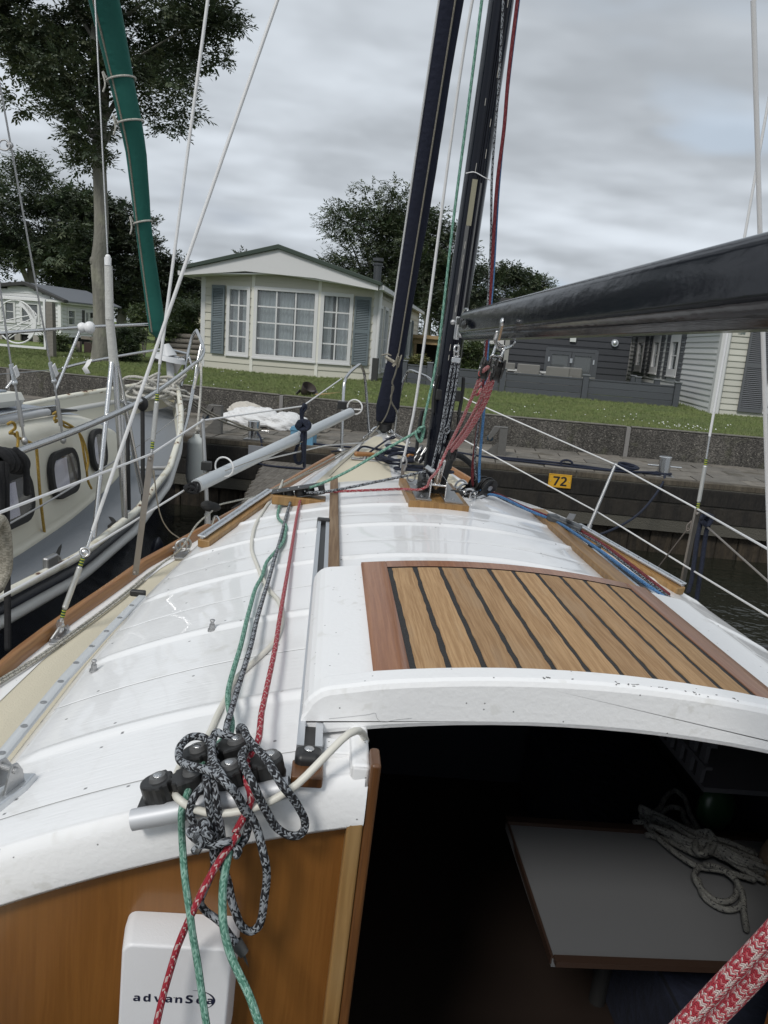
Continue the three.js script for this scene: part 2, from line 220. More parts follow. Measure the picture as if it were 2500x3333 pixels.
// quay: bedding and single paving slabs
const paveT = tex(512, 512, (u, v) => { const k = lerp(0.42, 0.57, fbm(u * 8, v * 8, 5, 261, 8, 8)) + 0.06 * (fbm(u * 90, v * 90, 2, 263, 90, 90) - 0.5), d = sstep(0.58, 0.75, fbm(u * 5, v * 5, 5, 265, 5, 5)); return mixc([k, k * 0.965, k * 0.91], [0.33, 0.31, 0.26], d * 0.55); }, true);
const paveM = [0.74, 0.84, 0.93].map((k, i) => std([k, k * (0.99 - i * 0.01), k * (0.97 - 0.02 * i)], 0.93, { map: rep(paveT, 1.1 + i * 0.2), bumpMap: rep(N2, 5), bumpScale: 0.006 }));
{
  const bed = []; for (let i = 0; i < wallLine.length - 1; i++) { const [a, b] = wallLine[i], [c, d] = wallLine[i + 1]; bed.push(slab([[a, 0.742, -7.66], [c, 0.742, -7.66], [c, 0.742, -d - 0.02], [a, 0.742, -b - 0.02]], 0.5)); }
  const quay = thing('quay', null, null, 'shore', [0, 0.76, -8.4], null, 'structure');
  part(quay, 'bedding', bed, std([0.085, 0.08, 0.065], 0.95, { bumpMap: rep(N2, 6), bumpScale: 0.006 }));
  for (let row = 0; row < 9; row++) { const d0 = 7.78 + row * 0.302; for (let k = 0; k < 34; k++) { const u0 = -10.2 + k * 0.5 + (row % 2) * 0.25; const D1 = Math.min(d0 + 0.292, wallD(u0 + 0.2) - 0.02); if (D1 - d0 < 0.06) continue; if (row > 4 && u0 > -1) continue;
    const g = rbox(0.489, 0.05, D1 - d0, u0 + 0.245, 0.737 + R(-0.004, 0.004), -(d0 + D1) / 2, 0.006, R(-0.006, 0.006), 1); part(quay, 'paver', g, paveM[Math.floor(rnd() * 3)]); } }
  for (let k = 0; k < 8; k++) part(quay, 'edge_board', rbox(2.19, 0.055, 0.12, -9.9 + k * 2.2 + 1.1, 0.7355, -7.715, 0.008), std(0.9, 0.9, { map: rep(woodTex([0.36, 0.33, 0.28], [0.27, 0.245, 0.21], [0.43, 0.40, 0.35], 271 + k), 3, 1), bumpMap: rep(N2, 6), bumpScale: 0.003 }));
  // timber facing below: two wales and upright sheet planks
  const f = thing('quay_facing', 'dark weathered timber facing of the quay above the water', 'wall', 'shore', [0, 0, -7.66]);
  const wet = (s, k) => std(k, 0.82, { map: rep(woodTex([0.16, 0.145, 0.125], [0.10, 0.09, 0.08], [0.22, 0.20, 0.17], s), 3, 1), bumpMap: rep(N1, 6, 3), bumpScale: 0.006 });
  const wm = [wet(281, 0.9), wet(283, 0.75), wet(285, 0.62)], vm = [0.9, 0.7, 1.05].map((k, i) => std([k, k * 0.96, k * 0.86], 0.85, { map: rep(woodTex([0.24, 0.21, 0.17], [0.15, 0.13, 0.105], [0.33, 0.31, 0.26], 291 + i), 1.2, 0.7), bumpMap: rep(N1, 5, 3), bumpScale: 0.008 }));
  for (let r = 0; r < 2; r++) for (let k = 0; k < 4; k++) part(f, 'wale', rbox(4.29, 0.165, 0.11 - r * 0.02, -9.9 + k * 4.3 + 2.15 + r * 1.3, 0.615 - r * 0.172, -7.70 + r * 0.005, 0.012), wm[(k + r) % 3]);
  for (let k = 0; k < 78; k++) part(f, 'sheet_plank', rbox(0.212, 1.5, 0.06, -9.8 + k * 0.215, -0.35, -7.77 + (k % 2 ? 0.012 : 0) + R(-0.005, 0.005), 0.008, 0, 1), vm[Math.floor(rnd() * 3)]);
  // finger jetty between the two boats
  const j = thing('jetty', 'short weathered grey plank jetty between the two bows', 'jetty', 'shore', [-1.7, 0.6, -6.6]);
  const jm = [0, 1, 2].map(i => std(0.95, 0.92, { map: rep(woodTex([0.47, 0.45, 0.42], [0.33, 0.31, 0.285], [0.55, 0.53, 0.50], 301 + i), 4, 1), bumpMap: rep(N1, 12, 3), bumpScale: 0.006 }));
  for (let k = 0; k < 13; k++) { const D = 5.5 + k * 0.165, ul = lerp(-1.73, -2.1, (D - 5.8) / 2); part(j, 'plank', rbox(1.32 + R(-0.03, 0.03), 0.035, 0.157, ul + 0.66, 0.5825 + R(-0.003, 0.003), -D, 0.005, R(-0.01, 0.01), 1), jm[k % 3]); }
  part(j, 'beam', [boxIn(-1.75, -1.63, 0.44, 0.562, -7.6, -5.5), boxIn(-0.85, -0.75, 0.44, 0.562, -7.6, -5.5)], wm[2]); part(j, 'pile', [rod([-1.69, -1, -5.7], [-1.69, 0.44, -5.7], 0.09), rod([-0.8, -1, -5.7], [-0.8, 0.44, -5.7], 0.09)], wm[1]);
}
// ---------------------------------------------------------------- the sailing boat we stand on (frame 'boat': x to starboard, -z forward)
const boat = thing('sailboat', 'small white sailing boat with teak sliding hatch, black mast and open companionway', 'sailboat', 'boat', [0, 0, -3]);
const sheer = z => 0.735 + 0.265 * sstep(-2.6, -6.6, z);
const fore = z => sstep(-3.55, -4.0, z);                  // the coachroof steps down to the foredeck ahead of the mast
const roofC = z => lerp(1.25, sheer(z) + 0.055, fore(z));
const roofY = (x, z) => roofC(z) - lerp(0.225, 0.09, fore(z)) * Math.min(Math.abs(x), 1.25) ** 2;
const hatchY = x => 1.335 - 0.2 * x * x;
const curve = (tab, z) => { for (let i = 0; i < tab.length - 1; i++) if (z >= tab[i + 1][0]) { const [a, b] = tab[i], [c, d] = tab[i + 1]; return lerp(b, d, Math.max(0, (a - z) / (a - c))); } return tab[tab.length - 1][1]; };
const beam = z => curve([[1.8, 1.25], [0.8, 1.42], [-0.5, 1.5], [-1.5, 1.5], [-2.4, 1.452], [-2.68, 1.417], [-3.35, 1.29], [-3.87, 1.116], [-4.33, 0.947], [-4.95, 0.72], [-5.8, 0.434], [-6.3, 0.295], [-6.8, 0.165], [-7.15, 0.07], [-7.3, 0.02]], z);
const roofW = z => curve([[-1, 1.11], [-1.9, 1.10], [-2.4, 1.065], [-2.9, 1.0], [-3.5, 0.90], [-3.75, 0.87], [-4.0, 0.98], [-4.33, 0.89], [-4.95, 0.665], [-5.8, 0.38], [-6.3, 0.24], [-6.8, 0.115], [-7.1, 0.03]], z);
{
  const zs = Array.from({ length: 47 }, (_, i) => 1.8 - i * 9.1 / 46);
  // hull: navy topsides
  const hull = zs.map(z => { const b = beam(z), s = sheer(z), row = []; for (let i = 0; i <= 20; i++) { const t = i / 20 * 2 - 1, a = Math.abs(t), k = a < 0.75 ? a / 0.75 : 1, y = a < 0.75 ? -0.35 + 0.35 * k * k : lerp(0, s - 0.02, (a - 0.75) / 0.25); row.push([Math.sign(t) * b * (0.86 * Math.pow(k, 0.8) + (a > 0.75 ? 0.14 * (a - 0.75) / 0.25 : 0)), y, z]); } return row; });
  part(boat, 'hull', [loft(hull), slab(hull[0].slice().reverse(), 0.001)], phy([0.75, 0.76, 0.74], 0.3, { clearcoat: 0.5, clearcoatRoughness: 0.1 }));
  // side decks, cream with a white margin beside the rail
  const dz = zs.filter(z => z < 1.7 && z > -7.1);
  for (const s of [-1, 1]) {
    part(boat, 'side_deck', loft(dz.map(z => { const b = beam(z), w = Math.min(roofW(Math.min(z, -1)) - 0.06, b - 0.06); return [0, 0.25, 0.5, 0.75, 1].map(t => [s * lerp(b - 0.07, w - 0.03, t), sheer(z) + 0.012 * t + 0.006, z]); })), M.cream);
    part(boat, 'deck_margin', loft(dz.map(z => { const b = beam(z); return [[s * (b + 0.004), sheer(z) - 0.05, z], [s * (b + 0.004), sheer(z) - 0.004, z], [s * (b - 0.02), sheer(z) + 0.001, z], [s * (b - 0.065), sheer(z) + 0.006, z], [s * (b - 0.085), sheer(z) + 0.009, z]]; })), M.gelFlat);
    // varnished toe rail, ends short of the bow
    const tz = dz.filter(z => z > -5.9), prof = z => { const b = beam(z), y = sheer(z); return [[b + 0.006, y - 0.012], [b + 0.010, y + 0.036], [b + 0.004, y + 0.044], [b - 0.012, y + 0.044], [b - 0.020, y + 0.036], [b - 0.028, y + 0.001]]; };
    const rows = tz.map(z => prof(z).map(([x, y]) => [s * x, y, z])); part(boat, 'toe_rail', [loft(rows), slab(rows[0], 0.0005), slab(rows[rows.length - 1].slice().reverse(), 0.0005)], M.varnish);
    // perforated aluminium rail along the foot of the coachroof
    const ax = z => roofW(z) + 0.03, az = [-0.9, -1.2, -1.5, -1.8, -2.1, -2.3, -2.42]; const tr = part(boat, 'sheet_track', loft(az.map(z => [[s * (ax(z) - 0.03), 0.968, z], [s * (ax(z) - 0.028), 0.976, z], [s * (ax(z) - 0.007), 0.976, z], [s * (ax(z) - 0.005), 0.962, z]])), M.aluWhite);
    for (let k = 0; k < 13; k++) { const z = -1.0 - k * 0.11; part(tr, 'hole', rod([s * (ax(z) - 0.0175), 0.9755, z], [s * (ax(z) - 0.0175), 0.9772, z], 0.0075, 0.0075, 14), M.steelDull); }
    part(tr, 'end_stop', rbox(0.05, 0.022, 0.02, s * ax(-2.43), 0.978, -2.43, 0.006), M.black);
  }
}
// coachroof: one moulded skin with raised ribs and fine seams, rounded down to the deck
const ribZ = [-1.385, -1.84, -2.285, -2.69, -3.02], seamZ = [-1.17, -1.605, -2.05, -2.47, -2.86];
{
  const zset = new Set(); for (let z = -1.085; z > -7.12; z -= 0.075) zset.add(+z.toFixed(4));
  for (const r of ribZ) for (const d of [-0.03, -0.022, -0.015, -0.007, 0, 0.007, 0.015, 0.022, 0.03]) zset.add(+(r + d).toFixed(4));
  for (const r of seamZ) for (const d of [-0.004, -0.0015, 0.0015, 0.004]) zset.add(+(r + d).toFixed(4));
  zset.add(-1.083); zset.add(-1.077); zset.add(-1.07);
  const zs = [...zset].sort((a, b) => b - a), NX = 48;
  const dh = (x, z) => { let d = 0; const ax = Math.abs(x); for (const r of ribZ) { const t = Math.abs(z - r); if (t < 0.03) d += 0.0075 * (0.5 + 0.5 * Math.cos(Math.PI * t / 0.03)) * sstep(0, 0.06, roofW(z) - 0.02 - ax); } for (const r of seamZ) if (Math.abs(z - r) < 0.003) d -= 0.0012; d += 0.0007 * (fbm(x * 3 + 9, z * 3 + 40, 3, 311) - 0.5); return d; };
  const top = z => roofY(0, z) - roofC(z);
  const rows = zs.map(z => { const w = roofW(z), zz = Math.min(z, -1.085), drop = z > -1.085 ? (z > -1.0765 ? (z > -1.072 ? 0.02 : 0.009) : 0.003) : 0, row = [];
    const deckY = sheer(z) + 0.005, e = roofY(w, zz);
    row.push([-w - 0.012, Math.min(deckY - 0.02, e - 0.05), z], [-w - 0.008, lerp(deckY, e, 0.5) - 0.005, z]);
    for (let i = 0; i <= NX; i++) { const s = i / NX * 2 - 1, q = Math.sign(s) * Math.pow(Math.abs(s), 0.9), x = q * w; let y = roofY(x, zz) + dh(x, zz) - drop; const a = w - Math.abs(x); if (a < 0.05) y -= 0.022 * (1 - a / 0.05) ** 2; row.push([x, y, z]); }
    row.push([w + 0.008, lerp(deckY, e, 0.5) - 0.005, z], [w + 0.012, Math.min(deckY - 0.02, e - 0.05), z]); return row; });
  // leave the companionway open under the sliding hatch
  const hole = (x, z) => Math.abs(x) < 0.42 && z > -1.9;
  const g = loft(rows), pos = g.attributes.position, idx = [...g.index.array], keep = []; for (let i = 0; i < idx.length; i += 3) { let cx = 0, cz = 0; for (let k = 0; k < 3; k++) { cx += pos.getX(idx[i + k]) / 3; cz += pos.getZ(idx[i + k]) / 3; } if (!hole(cx, cz)) keep.push(idx[i], idx[i + 1], idx[i + 2]); } g.setIndex(keep);
  const uv = g.attributes.uv; for (let i = 0; i < uv.count; i++) uv.setXY(i, pos.getX(i), pos.getZ(i));
  const cr = part(boat, 'coachroof', g, M.gel); for (const z of seamZ) { const w = roofW(z) - 0.03, mk = (x0, x1) => loft([z - 0.0011, z + 0.0011].map(zz => Array.from({ length: 25 }, (_, i) => { const x = lerp(x0, x1, i / 24); return [x, roofY(x, z) + dh(x, z) + 0.0005, zz]; }))); part(cr, 'seam', z > -1.95 ? [mk(-w, -0.44), mk(0.44, w)] : [mk(-w, w)], std([0.34, 0.34, 0.33], 0.8)); }
  // aft fascia of the coachroof, both sides of the companionway
  for (const s of [-1, 1]) { const row = []; for (let i = 0; i <= 24; i++) { const x = lerp(0.408, 1.115, i / 24), y = roofY(x, -1.085) - 0.02, h = lerp(0.07, 0.085, i / 24) ; const yb = y - h; row.push([[s * x, y + 0.001, -1.0702], [s * x, y - 0.01, -1.0665], [s * x, lerp(y, yb, 0.5), -1.064], [s * x, yb + 0.008, -1.063], [s * x, yb, -1.068], [s * x, yb, -1.12]]); }
    const q = row[0]; part(boat, 'fascia', [uvBox(loft(s > 0 ? row : row.slice().reverse())), slab([q[0], q[2], q[4], q[5], [q[0][0], q[0][1], -1.12]], 0.0006)], M.gelFlat); }
  // varnished plywood bulkhead with its instrument panel recess
  for (const s of [-1, 1]) { const pts = [[s * 0.43, 0.02]]; for (let i = 0; i <= 12; i++) { const x = lerp(0.43, 1.12, i / 12); pts.push([s * x, roofY(x, -1.1) - 0.06]); } pts.push([s * 1.3, 0.9], [s * 1.2, 0.02]); const g2 = prism(pts, 0.018); g2.translate(0, 0, -1.10); part(boat, 'bulkhead', uvBox(g2), M.ply); }
  // jambs of the companionway: light varnished post and darker runner
  for (const s of [-1, 1]) { part(boat, 'door_post', rbox(0.026, 1.12, 0.03, s * 0.421, 0.572, -1.078, 0.005), M.oak); part(boat, 'washboard_runner', rbox(0.017, 1.245, 0.055, s * 0.399, 0.612, -1.093, 0.006), M.darkwood); }
}
{ // cabin inside: dark lined box so that light enters by the companionway only
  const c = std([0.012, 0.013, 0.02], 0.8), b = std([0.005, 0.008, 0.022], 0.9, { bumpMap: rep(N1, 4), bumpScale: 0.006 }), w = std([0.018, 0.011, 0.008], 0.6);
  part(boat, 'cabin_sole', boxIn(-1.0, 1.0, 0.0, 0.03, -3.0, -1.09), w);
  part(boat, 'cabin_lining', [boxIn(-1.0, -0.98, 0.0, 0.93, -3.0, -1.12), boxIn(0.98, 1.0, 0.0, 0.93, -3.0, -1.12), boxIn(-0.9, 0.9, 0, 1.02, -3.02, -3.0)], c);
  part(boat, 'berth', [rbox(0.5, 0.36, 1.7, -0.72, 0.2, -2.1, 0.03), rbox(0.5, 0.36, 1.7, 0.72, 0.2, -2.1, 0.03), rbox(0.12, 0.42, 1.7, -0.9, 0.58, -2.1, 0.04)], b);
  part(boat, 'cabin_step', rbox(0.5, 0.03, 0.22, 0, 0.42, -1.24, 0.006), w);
  const t = part(boat, 'table', slab([[0.111, 0.55, -1.941], [0.106, 0.55, -1.437], [0.552, 0.55, -1.444], [0.881, 0.55, -1.662], [0.901, 0.55, -1.937]], 0.02), std([0.12, 0.123, 0.128], 0.4));  // light grey top; the cabin shade is put into its darker colour
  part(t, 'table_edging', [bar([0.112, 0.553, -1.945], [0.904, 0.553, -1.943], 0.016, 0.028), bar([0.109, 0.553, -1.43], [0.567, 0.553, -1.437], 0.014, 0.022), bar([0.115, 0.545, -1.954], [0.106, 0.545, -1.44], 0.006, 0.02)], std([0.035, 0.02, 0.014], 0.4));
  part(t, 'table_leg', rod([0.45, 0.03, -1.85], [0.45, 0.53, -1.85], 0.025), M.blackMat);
}
// sliding hatch: white rim, mahogany frame, teak planks with black caulking
{
  const hx = 0.522, za = -1.20, zf = -1.925, prof = []; // cross-section of the white body
  const pt = []; pt.push([-hx, 1.208]); pt.push([-hx, 1.245]); for (let i = 0; i <= 5; i++) { const a = Math.PI - i / 5 * Math.PI / 2 * 0.93; pt.push([-hx + 0.045 + 0.045 * Math.cos(a), 1.242 + 0.045 * Math.sin(a)]); } for (let i = 1; i < 16; i++) { const x = lerp(-0.455, 0.455, i / 16); pt.push([x, hatchY(x) - 0.004]); } for (let i = 5; i >= 0; i--) { const a = i / 5 * Math.PI / 2 * 0.93; pt.push([hx - 0.045 + 0.045 * Math.cos(a), 1.242 + 0.045 * Math.sin(a)]); } pt.push([hx, 1.245], [hx, 1.208]);
  for (let i = 16; i >= 0; i--) { const x = lerp(-0.50, 0.50, i / 16); pt.push([x, 1.262 - 0.2 * x * x]); }
  const body = prism(pt, za - 0.045 - zf, 0.004); body.translate(0, 0, (za - 0.045 + zf) / 2);
  const hatch = part(boat, 'sliding_hatch', uvBox(body), M.gelFlat, 'white sliding hatch inlaid with caulked teak planks');
  // thicker aft rim
  const rp = pt.map(([x, y]) => [x, y]); const n = 15 + 14; const rim = rp.map(([x, y], i) => i < pt.length - 17 ? [x, y + (Math.abs(x) < 0.5 ? 0.010 * sstep(0.52, 0.44, Math.abs(x)) : 0)] : [x, y - 0.012]);
  const rg = prism(rim, 0.062, 0.012); rg.translate(0, 0, za - 0.03); const rim_ = part(hatch, 'rim', uvBox(rg), M.gelFlat);
  const sm = mulberry(313), scuffs = []; for (let k = 0; k < 30; k++) { const x = k < 24 ? 0.02 + 0.24 * Math.pow(sm(), 1.2) : -0.12 + 0.07 * sm(), z = za - 0.004 - 0.012 * sm(); const w = 0.001 + 0.005 * sm(); scuffs.push(box(w, 0.0006, 0.001 + 0.003 * sm(), x, hatchY(x) + 0.0062 - (z > za - 0.009 ? 0.0012 : 0), z, 0.1, sm() * 1.2, -0.4 * x)); } part(rim_, 'scuff', scuffs, std(0.16, 0.8)).userData.kind = 'stuff';
  part(rim_, 'crack', pipe([[-0.475, 1.237, -1.198], [-0.439, 1.244, -1.198], [-0.407, 1.251, -1.198], [-0.396, 1.254, -1.198], [-0.393, 1.246, -1.198], [-0.387, 1.24, -1.198], [-0.358, 1.245, -1.198], [-0.332, 1.25, -1.198]], 0.0003, { seg: 4, caps: false, type: 'chordal' }), std(0.4, 0.8));
  const strip = (x0, x1, z0, z1, h0, h1, nx = 3) => { const rows = [z0, z1].map(z => { const r = [[x0, hatchY(x0) + h0, z]]; for (let i = 0; i <= nx; i++) { const x = lerp(x0, x1, i / nx); r.push([x, hatchY(x) + h1, z]); } r.push([x1, hatchY(x1) + h0, z]); return r; }); const g = loft(rows); return G([g, slab(rows[0], 0.0003), slab(rows[1].slice().reverse(), 0.0003)]); };
  part(hatch, 'caulking', strip(-0.39, 0.365, -1.248, zf + 0.002, -0.006, 0.0015, 16), std(0.022, 0.75, { bumpMap: rep(N2, 12), bumpScale: 0.002 }));
  const mahog = phy(1, 0.5, { map: rep(woodTex([0.58, 0.39, 0.25], [0.51, 0.32, 0.185], [0.62, 0.45, 0.32], 331), 6, 1), clearcoat: 0.6, clearcoatRoughness: 0.22, bumpMap: rep(N1, 10, 3), bumpScale: 0.001 });
  const fr = (g) => { const p = g.attributes.position, u = g.attributes.uv; for (let i = 0; i < p.count; i++) u.setXY(i, p.getX(i), p.getZ(i)); return g; };
  part(hatch, 'side_frame', fr(strip(-0.402, -0.338, -1.246, zf, -0.006, 0.0035)), mahog); part(hatch, 'side_frame', fr(strip(0.318, 0.378, -1.246, zf, -0.006, 0.0035)), mahog, 'darker worn starboard frame with peeling varnish');
  const ff = strip(-0.337, 0.317, zf + 0.052, zf, -0.006, 0.0035, 12); part(hatch, 'front_frame', fr(ff), mahog);
  const teaks = [0, 1, 2, 3].map(i => std([1 - 0.07 * i, 1 - 0.075 * i, 1 - 0.075 * i], 0.8, { map: rep(woodTex([0.70, 0.57, 0.415], [0.60, 0.47, 0.325], [0.67, 0.57, 0.45], 341 + i * 3), 9, 1.8), bumpMap: rep(N1, 30, 4), bumpScale: 0.0012 }));
  const x0 = -0.331, x1 = 0.311, np = 10, pw = (x1 - x0) / np;
  for (let k = 0; k < np; k++) { const a = x0 + k * pw + 0.0055, b = a + pw - 0.011; const hh = 0.0034 + R(-0.0004, 0.0004), nz = 22, rws = Array.from({ length: nz + 1 }, (_, j) => { const z = lerp(-1.246, zf + 0.062, j / nz), ja = R(-0.0013, 0.0013), jb = R(-0.0013, 0.0013), xa = a + ja, xb = b + jb, xm = (xa + xb) / 2; return [[xa, hatchY(xa) - 0.004, z], [xa, hatchY(xa) + hh - 0.0006, z], [xa + 0.001, hatchY(xa) + hh, z], [xm, hatchY(xm) + hh, z], [xb - 0.001, hatchY(xb) + hh, z], [xb, hatchY(xb) + hh - 0.0006, z], [xb, hatchY(xb) - 0.004, z]]; }); const g = G([loft(rws), slab(rws[nz].slice().reverse(), 0.0003)]); const p = g.attributes.position, u = g.attributes.uv, o = R(0, 3); for (let i = 0; i < p.count; i++) u.setXY(i, p.getX(i) + o, p.getZ(i) + o); part(hatch, 'plank', g, teaks[(k * 7 + 1) % 4]); }
  // white flanks of the hatch garage on the starboard side
  const fl = [[0.40, 1.305, -1.92], [0.53, 1.245, -1.99], [0.62, 1.18, -1.9], [0.60, 1.165, -1.2], [0.54, 1.25, -1.2]];
  part(boat, 'hatch_flank', loft([[-1.1, 0], [-1.5, 0], [-1.85, 0], [-1.98, 0.03]].map(([z, d]) => [[0.50, 1.20 - d, z], [0.527, 1.262 - d, z], [0.545, 1.255 - d, z], [0.60, 1.185 - d, z], [0.655, roofY(0.655, z) - 0.004, z]])), M.gelFlat);
}
// ---------------------------------------------------------------- deck gear and rigging of the boat
const mastP = t => { const a = [-0.045, 1.262, -3.25], b = [-0.038, 3.17, -3.17]; const k = (t - a[1]) / (b[1] - a[1]); return [lerp(a[0], b[0], k), t, lerp(a[2], b[2], k)]; };
const mastAft = (t, dz = 0.062, dx = 0) => add3(mastP(t), [dx, 0, dz]);
{
  // mast: oval spar with a luff groove on its after side
  const sec = []; const n = 26; for (let i = 0; i < n; i++) { const a = (i + 0.5) / n * Math.PI * 2; let x = 0.047 * Math.sin(a), z = 0.064 * Math.cos(a); if (Math.abs(x) < 0.016 && z > 0) z += 0.004; sec.push([x, z]); }
  sec.splice(0, 0, [0.004, 0.066], [0.004, 0.055]); sec.push([-0.004, 0.055], [-0.004, 0.066]);
  const rows = [1.262, 1.6, 2.2, 3, 4, 6, 8.6].map(y => { const c = mastP(y); return sec.map(([x, z]) => [c[0] + x, y, c[2] + z]); });
  const mast = part(boat, 'mast', loft(rows, true), M.spar);
  part(mast, 'groove_plate', [bar(mastAft(2.36, 0.0655, -0.012), mastAft(2.53, 0.0655, -0.012), 0.02, 0.004)], std([0.30, 0.28, 0.20], 0.5, { metalness: 0.5 }));
  part(mast, 'groove_strip', [bar(mastAft(1.98, 0.064, -0.016), mastAft(2.36, 0.064, -0.016), 0.014, 0.005), bar(mastAft(1.98, 0.064, 0.014), mastAft(2.52, 0.064, 0.014), 0.006, 0.006)], std(0.10, 0.5));
  part(mast, 'groove_wire', pipe([mastAft(2.548, 0.062, -0.05), mastAft(2.553, 0.075, -0.02), mastAft(2.54, 0.075, 0.02), mastAft(2.535, 0.062, 0.048)], 0.0018, { seg: 5 }), M.whitePl);
  // paint chips along the groove lips
  const chips = []; for (let i = 0; i < 26; i++) { const y = R(1.75, 3.3); chips.push(bar(mastAft(y, 0.0665, i % 2 ? -0.0155 : 0.0155), mastAft(y + R(0.01, 0.05), 0.0665, i % 2 ? -0.0155 : 0.0155), 0.002, 0.0008)); } part(mast, 'paint_chip', chips, std([0.42, 0.40, 0.36], 0.7));
  const cl = (p, side, L) => { const [x, y, z] = p; return [pipe([[x, y - L, z + 0.004], [x + side * 0.004, y - L * 0.4, z], [x + side * 0.004, y + L * 0.4, z], [x, y + L, z + 0.004]], 0.0075, { seg: 8, per: 5 }), rbox(0.03, 0.045, 0.03, x - side * 0.015, y, z, 0.006)]; };
  part(mast, 'cleat', cl([-0.09, 1.691, -3.19], -1, 0.075), M.black); part(mast, 'cleat', cl([0.019, 1.694, -3.19], 1, 0.075), M.black); part(mast, 'cleat', cl([-0.132, 1.517, -3.22], -1, 0.095), M.black); part(mast, 'cleat', cl([0.022, 1.525, -3.19], 1, 0.08), M.black);
  part(mast, 'mast_foot', [rbox(0.115, 0.075, 0.15, mastP(1.3)[0], 1.295, -3.25, 0.012)], M.black);
  part(mast, 'rivet', [[-0.052, 1.305, -3.185], [-0.046, 1.30, -3.175]].map(([x, y, z]) => ball([mastP(1.3)[0] + x + 0.012, y, z], 0.008, 1, 1, 0.5, 8)), M.steel);
  // step: oak pad, stainless plate with tabernacle cheeks
  const q = [[-0.168, -3.47], [-0.168, -2.975], [0.078, -2.975], [0.078, -3.47]];
  const pad = part(boat, 'mast_step', slab(q.map(([x, z]) => [x, 1.272, z]), 0.05), M.oak);
  part(pad, 'step_plate', [slab([[-0.14, 1.279, -3.44], [-0.14, 1.279, -3.0], [-0.075, 1.279, -3.0], [-0.075, 1.279, -3.44]], 0.006), slab([[-0.02, 1.279, -3.44], [-0.02, 1.279, -3.0], [0.055, 1.279, -3.0], [0.055, 1.279, -3.44]], 0.006)], M.steelDull);
  part(pad, 'step_cheek', [rbox(0.008, 0.075, 0.16, -0.079, 1.315, -3.12, 0.004), rbox(0.008, 0.075, 0.16, -0.014, 1.315, -3.12, 0.004), rod([-0.09, 1.325, -3.08], [-0.004, 1.325, -3.08], 0.006)], M.steel);
  part(pad, 'screw', [[-0.11, -3.05], [-0.11, -3.3], [0.02, -3.05], [0.02, -3.3]].map(([x, z]) => ball([x, 1.28, z], 0.008, 1, 0.4, 1, 8)), M.steelDull);
  part(pad, 'eye', ring([-0.13, 1.305, -3.33], [0.3, 0, 1], 0.018, 0.004), M.steelDull);
}
{ // boom, raised a little above eye height
  const y0 = 1.917, prof = [[-0.018, 0], [0.018, 0], [0.020, 0.012], [0.030, 0.022], [0.033, 0.026], [0.036, 0.034], [0.037, 0.085], [0.030, 0.100], [0.016, 0.107], [0.006, 0.108], [0.005, 0.100], [-0.005, 0.100], [-0.006, 0.108], [-0.016, 0.107], [-0.030, 0.100], [-0.037, 0.085], [-0.036, 0.034], [-0.033, 0.026], [-0.030, 0.022], [-0.020, 0.012]];
  const bp = (z) => y0 + 0.012 * (z + 3.0), rows = [-2.94, -2.905, -2.86, -2.4, -1.6, -0.8, 0.2, 1.3].map((z, k) => { const s = [0.78, 0.93, 1, 1, 1, 1, 1, 1][k]; return prof.map(([x, y]) => [-0.04 + x * s, bp(z) + (k === 0 ? 0.012 : k === 1 ? 0.004 : 0) + y * s, z]); });
  const boom = part(boat, 'boom', [loft(rows, true), slab(rows[0].slice().reverse(), 0.0005)], M.spar);
  part(boom, 'gooseneck', [rbox(0.03, 0.075, 0.05, -0.045, 1.965, -2.99, 0.008), rod([-0.05, 1.92, -3.07], [-0.05, 2.0, -3.07], 0.008), ball([-0.075, 1.985, -3.06], 0.011), rbox(0.02, 0.09, 0.012, -0.05, 1.965, -3.095, 0.004)], M.steelDull);
  part(boom, 'tack_hook', [pipe([[-0.06, 1.977, -2.999], [-0.06, 1.996, -2.969], [-0.06, 2.024, -2.932], [-0.06, 2.032, -2.881], [-0.06, 2.024, -2.835], [-0.06, 2.007, -2.86], [-0.06, 1.99, -2.918], [-0.06, 1.98, -2.895], [-0.06, 1.992, -2.806]], 0.0045, { seg: 7 })], M.steel);
  part(boom, 'reef_cleat', [rbox(0.012, 0.024, 0.055, -0.092, 1.982, -2.80, 0.004), rbox(0.014, 0.032, 0.03, -0.092, 1.975, -2.735, 0.008), ball([-0.092, 1.967, -2.68], 0.017, 0.5, 0.9, 2.1)], M.black);
  part(boom, 'vang_bail', [bar([-0.095, 1.964, -2.047], [-0.095, 1.92, -2.066], 0.006, 0.018), pipe([[-0.094, 1.939, -2.099], [-0.09, 1.919, -2.129], [-0.055, 1.9, -2.237], [-0.05, 1.897, -2.205], [-0.02, 1.908, -2.243], [-0.01, 1.92, -2.244]], 0.0055, { seg: 8 }), ball([-0.097, 1.965, -2.039], 0.011, 0.6, 1, 1)], M.steel);
}
